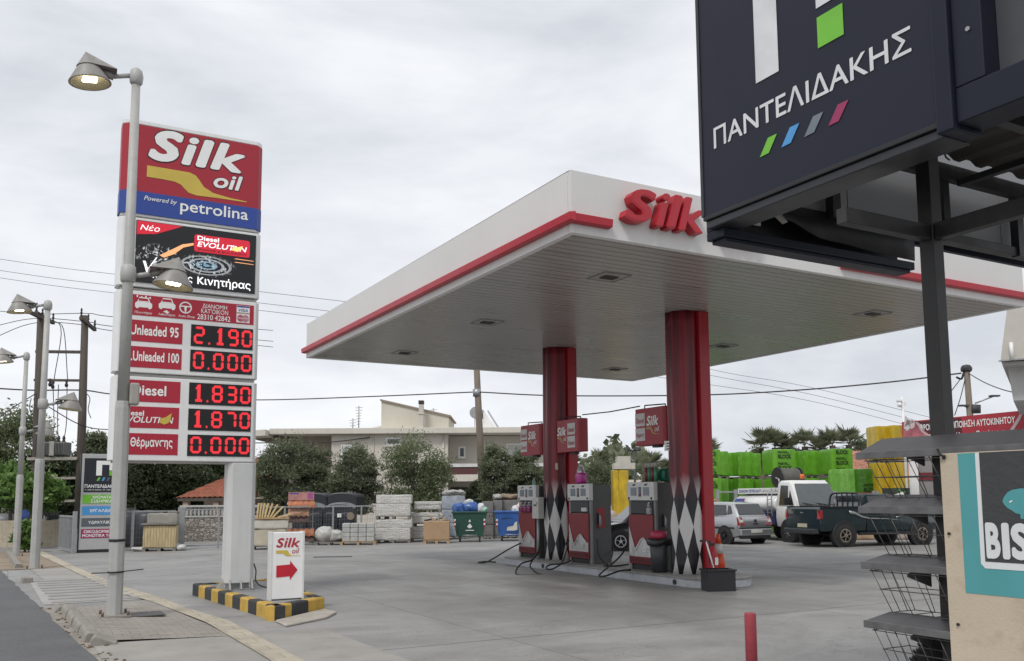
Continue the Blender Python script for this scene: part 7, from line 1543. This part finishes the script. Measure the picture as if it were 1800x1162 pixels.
for k in range(14):
    MB().cbox(L_(85.5+k*2.6, 789)+Vector((0, -.36, 0)), (.02, .12, .45)).build('cooling_fin', M('transformer_grey', (.16, .165, .155), .5), tf) if not 3 < k < 7 else None
MB().cbox(L_(98.5, 789)+Vector((0, -.34, 0)), (.2, .08, .6)).build('frame', M('frame_pale', (.34, .33, .3), .6), tf)
for px in (93, 103, 112): MB().lathe([(.06, 0), (.08, .05), (.05, .12), (.07, .18), (.03, .3)], 8, Matrix.Translation(L_(px, 778))).build('bushing', M('insulator_dark', (.03, .02, .018), .3), tf)
for px in (85, 91, 97): MB().cyl(L_(px, 855), L_(px+1, 834), .07, n=10).build('fuse', M('fuse_pale', (.42, .38, .3), .5), hp)
MB().cbox(L_(86, 872), (.55, .35, .75)).build('cabinet', M('cabinet_pale', (.5, .48, .44), .6, var=.1, dirt=((.3, .25, .18), .4)), hp, .02)
for px, y in ((88, 672), (93, 676), (117, 673)): MB().lathe([(.05, -.18), (.08, -.1), (.04, 0), (.08, .1), (.04, .16)], 8, Matrix.Translation(L_(px, y))).build('cutout_fuse', M('insulator_dark', (.03, .02, .018), .3), hp)
wr_ = MB()
for l in (((72, 565), (107, 575), (95, 668)), ((95, 565), (112, 580), (119, 668)), ((93, 672), (95, 740), (93, 776)), ((103, 676), (101, 740), (103, 776)), ((118, 672), (117, 740), (112, 776)), ((55, 700), (52, 715), (55, 730), (56, 745)), ((150, 690), (158, 700), (155, 720), (160, 735))): wr_.tube(spline([L_(*q) for q in l], 5), .018, 5)
wr_.build('jumper_wires', cable_mat, hp)
wp, tip = wpole('leaning_pole', 'tall leaning weathered wooden pole rising behind the canopy in front of the house', 851, 905, 834, 560, 43, .17)
MB().cyl(at(838.5, 697, 43)-wp.location, at(838, 684, 43)-wp.location, .2, n=10).build('cable_clamp', steel, wp)
rp, tip = wpole('wood_pole', 'leaning wooden pole with cable clamps and two lamp arms above the red banner', 1718, 880, 1699, 648, 34, .13, wood)
q = at(1699, 648, 34)-rp.location; MB().lump(q, (.35, .35, .3), 3, .03, 6, 3).build('pole_cap', dark_metal, rp)
MB().tube(spline([at(1700, 650, 34)-rp.location, at(1694, 656, 34)-rp.location, at(1690, 666, 34)-rp.location, at(1681, 663, 34)-rp.location], 5), .04, 6).build('cable_bracket', black_rubber, rp)
for i, (a, b) in enumerate((((1714, 709), (1748, 696)), ((1711, 722), (1694, 713)))): 
    la = MB().tube([at(*a, 34)-rp.location, at(*b, 34)-rp.location], .03, 6).build('lamp_arm', steel, rp); MB().cbox(at(*b, 34)-rp.location, (.35, .2, .06)).build('lamp', dark_metal, la)
MB().cyl(at(1713, 726, 34)-rp.location, at(1713, 712, 34)-rp.location, .22, n=10).build('fuse_box', dark_metal, rp)
def cable(label, pts, r=.02, name='overhead_cable', group='overhead cables'):
    P = [at(*p) for p in pts]; return solo(MB().tube(spline(P, 8), r, 5), name, cable_mat, label, 'cable', group=group)
cable('black cable running from the pylon to the leaning pole below the canopy', [(300, 700, 52), (460, 703, 50), (640, 697.5, 46.5), (838, 689, 43)], .03)
cable('black cable sagging from the leaning pole behind the columns to the right pole', [(838, 689, 43), (980, 695.5, 41), (1226, 694.5, 39), (1400, 686, 37.5), (1560, 672, 35.5), (1690, 656, 34)], .03)
cable('thin cable from the right pole down to the white building', [(1702, 656, 34), (1730, 672, 31), (1760, 684, 28), (1792, 692, 24.5)], .018)
cable('left one of the two guy wires falling from the right pole', [(1690, 664, 34), (1670, 690, 32), (1640, 728, 29)], .018); cable('right one of the two guy wires falling from the right pole', [(1697, 664, 34), (1688, 700, 33.6), (1678, 730, 33.4)], .018)
cable('service cable from the left to the wall of the beige house', [(420, 779, 50), (500, 778, 51), (580, 777, 51.5), (650, 769, 51.9)], .03)
for i, (y0, y1, nm) in enumerate(((454, 483, 'topmost'), (474, 503, 'second'), (487, 516, 'third'))): cable('%s of the three thin wires crossing the sky left of the pylon' % nm, [(-30, y0-3, 62), (100, y0+(y1-y0)*.55, 61), (210, y1, 60), (460, y1+30, 59), (700, y1+58, 58)], .016, group='thin sky wires')
for i, (a, b, nm) in enumerate((((167, 560), 553, 'upper'), ((165, 568), 566, 'middle'), ((167, 576), 570, 'lower'))): cable('%s wire leaving the right wooden pole of the transformer pair' % nm, [(-20, b-8+i*18, 40), (60, 552+i*8, 38.5), (155, b-2+i*2, 38), (210, b+5+i*4, 40), (480, b+28+i*6, 48)], .016, group='transformer wires')
cable('thick low cable at the left edge above the trees', [(-20, 682, 34), (60, 686, 38), (145, 686, 38), (200, 693, 42), (300, 699, 50)], .03)
cable('low cable falling to the lower left behind the lamps', [(-20, 745, 30), (30, 712, 36), (66, 690, 38)], .022); cable('sagging cable between the lamp post and the pylon', [(80, 712, 37), (140, 746, 37.5), (190, 755, 40), (260, 752, 46)], .022)
for i, (a, b) in enumerate(((595, 660), (603, 672), (617, 684))): cable('%s of three faint far wires in the sky right of the column' % ('highest', 'middle', 'lowest')[i], [(1000, 560+i*40, 90), (1226, a+48+i*4, 90), (1420, b+20, 90), (1640, b+75, 90)], .02, group='faint far wires')

# ------------------------------------------------------------------ far left street end
cwal = thing('garden_wall', 'stained cream garden wall with a low railing between the lamp posts and the gate', 'wall', gp(60, 33), R(6)); W = gp(104, 33).x-gp(60, 33).x
MB().box((-1.6, 0, 0), (W, .2, .95)).build('wall', M('wall_cream', (.48, .42, .32), .85, var=.12, sc=2, streak=.35, dirt=((.25, .2, .13), .6)), cwal)
for i in range(12): MB().cyl((.1+i*(W-.2)/11, .1, .95), (.1+i*(W-.2)/11, .1, 1.25), .02, n=6).build('baluster', dark_metal, cwal)
MB().bar((0, .1, 1.26), (W, .1, 1.26), .04).build('handrail', dark_metal, cwal)
solo(MB().lump((0, 0, .3), (.7, .5, .6), 5, .03, 7, 6), 'blue_crate', M('crate_blue', (.02, .06, .22), .5), 'small blue crate on the garden wall behind the second lamp post', 'crate', gp(52, 33.4)+Vector((0, .2, .95)))
fb = thing('far_shop', 'pale low shop with a white and red sign at the far end of the street', 'shop', gp(-30, 60), 0); s = k_(60)
MB().box((0, 0, 0), (110*s, 5, 3.4)).build('wall', M('shop_wall', (.5, .48, .45), .8, var=.1), fb); MB().box((40*s, -.15, 1.9), (92*s, -.01, 2.9)).build('sign', sign_white, fb); flat(fb, 'red_mark', red_vinyl, rect(48*s, 2.2, 70*s, 2.45), (0, -.15, 0), RX, UZ)
for a, b in ((46, 56), (62, 74), (80, 90)): MB().box((a*s, -.02, .3), (b*s, -.004, 1.6)).build('window', M('house_glass', (.09, .105, .12), .15), fb)
solo(MB().lump((0, 0, .55), (1.7, 3.2, 1.0), 51, .03, 8, 5), 'covered_car', M('far_car', (.4, .4, .41), .35, metal=.4), 'pale car under a cover parked far down the street at the left edge', 'car', gp(4, 45))
for i, (px, w, h, c, lab) in enumerate(((270, 14, 4.6, (.5, .47, .42), 'pale house wall glimpsed behind the dark trees under the pylon'), (1100, 16, 3.0, (.45, .42, .38), 'low pale building far beyond the pumps'))):
    o = thing('far_house', lab, 'house', gp(px, 85), 0); MB().box((-w/2, 0, 0), (w/2, 6, h)).build('wall', M('far_wall_%s' % ('one', 'two')[i], c, .85, var=.1), o); MB().box((-w/2-.3, -.3, h), (w/2+.3, 6.3, h+.25)).build('roof', slabm, o)
    for k in range(3): MB().box((-w/2+2+k*4, -.03, 1), (-w/2+3.2+k*4, -.005, 2.2)).build('window', M('house_glass', (.09, .105, .12), .15), o)
# distant tree line that closes the horizon, one mass
g = np.random.default_rng(5); n = 26000
pxs = g.uniform(-150, 2100, n); Ys = g.uniform(105, 135, n); top = 5.2+2.2*np.sin(pxs*.013)+1.4*np.sin(pxs*.041+1)+.8*np.sin(pxs*.13)
top = np.clip(top, 2.4, 9); zz_ = g.uniform(0, 1, n)**.6*top; X_ = (pxs-900)/FPX*Ys
c = np.stack([X_, Ys, zz_], 1); a = g.normal(size=(n, 3)); a /= np.linalg.norm(a, axis=1)[:, None]; b = np.cross(a, g.normal(size=(n, 3))); b /= np.linalg.norm(b, axis=1)[:, None]; s = g.uniform(.3, .7, n)[:, None]
o = quads('tree_line', c, a*s, b*s*.6, olive, None); tag(o, 'low dark line of far trees closing the horizon behind the yard', 'tree line', kind='stuff')
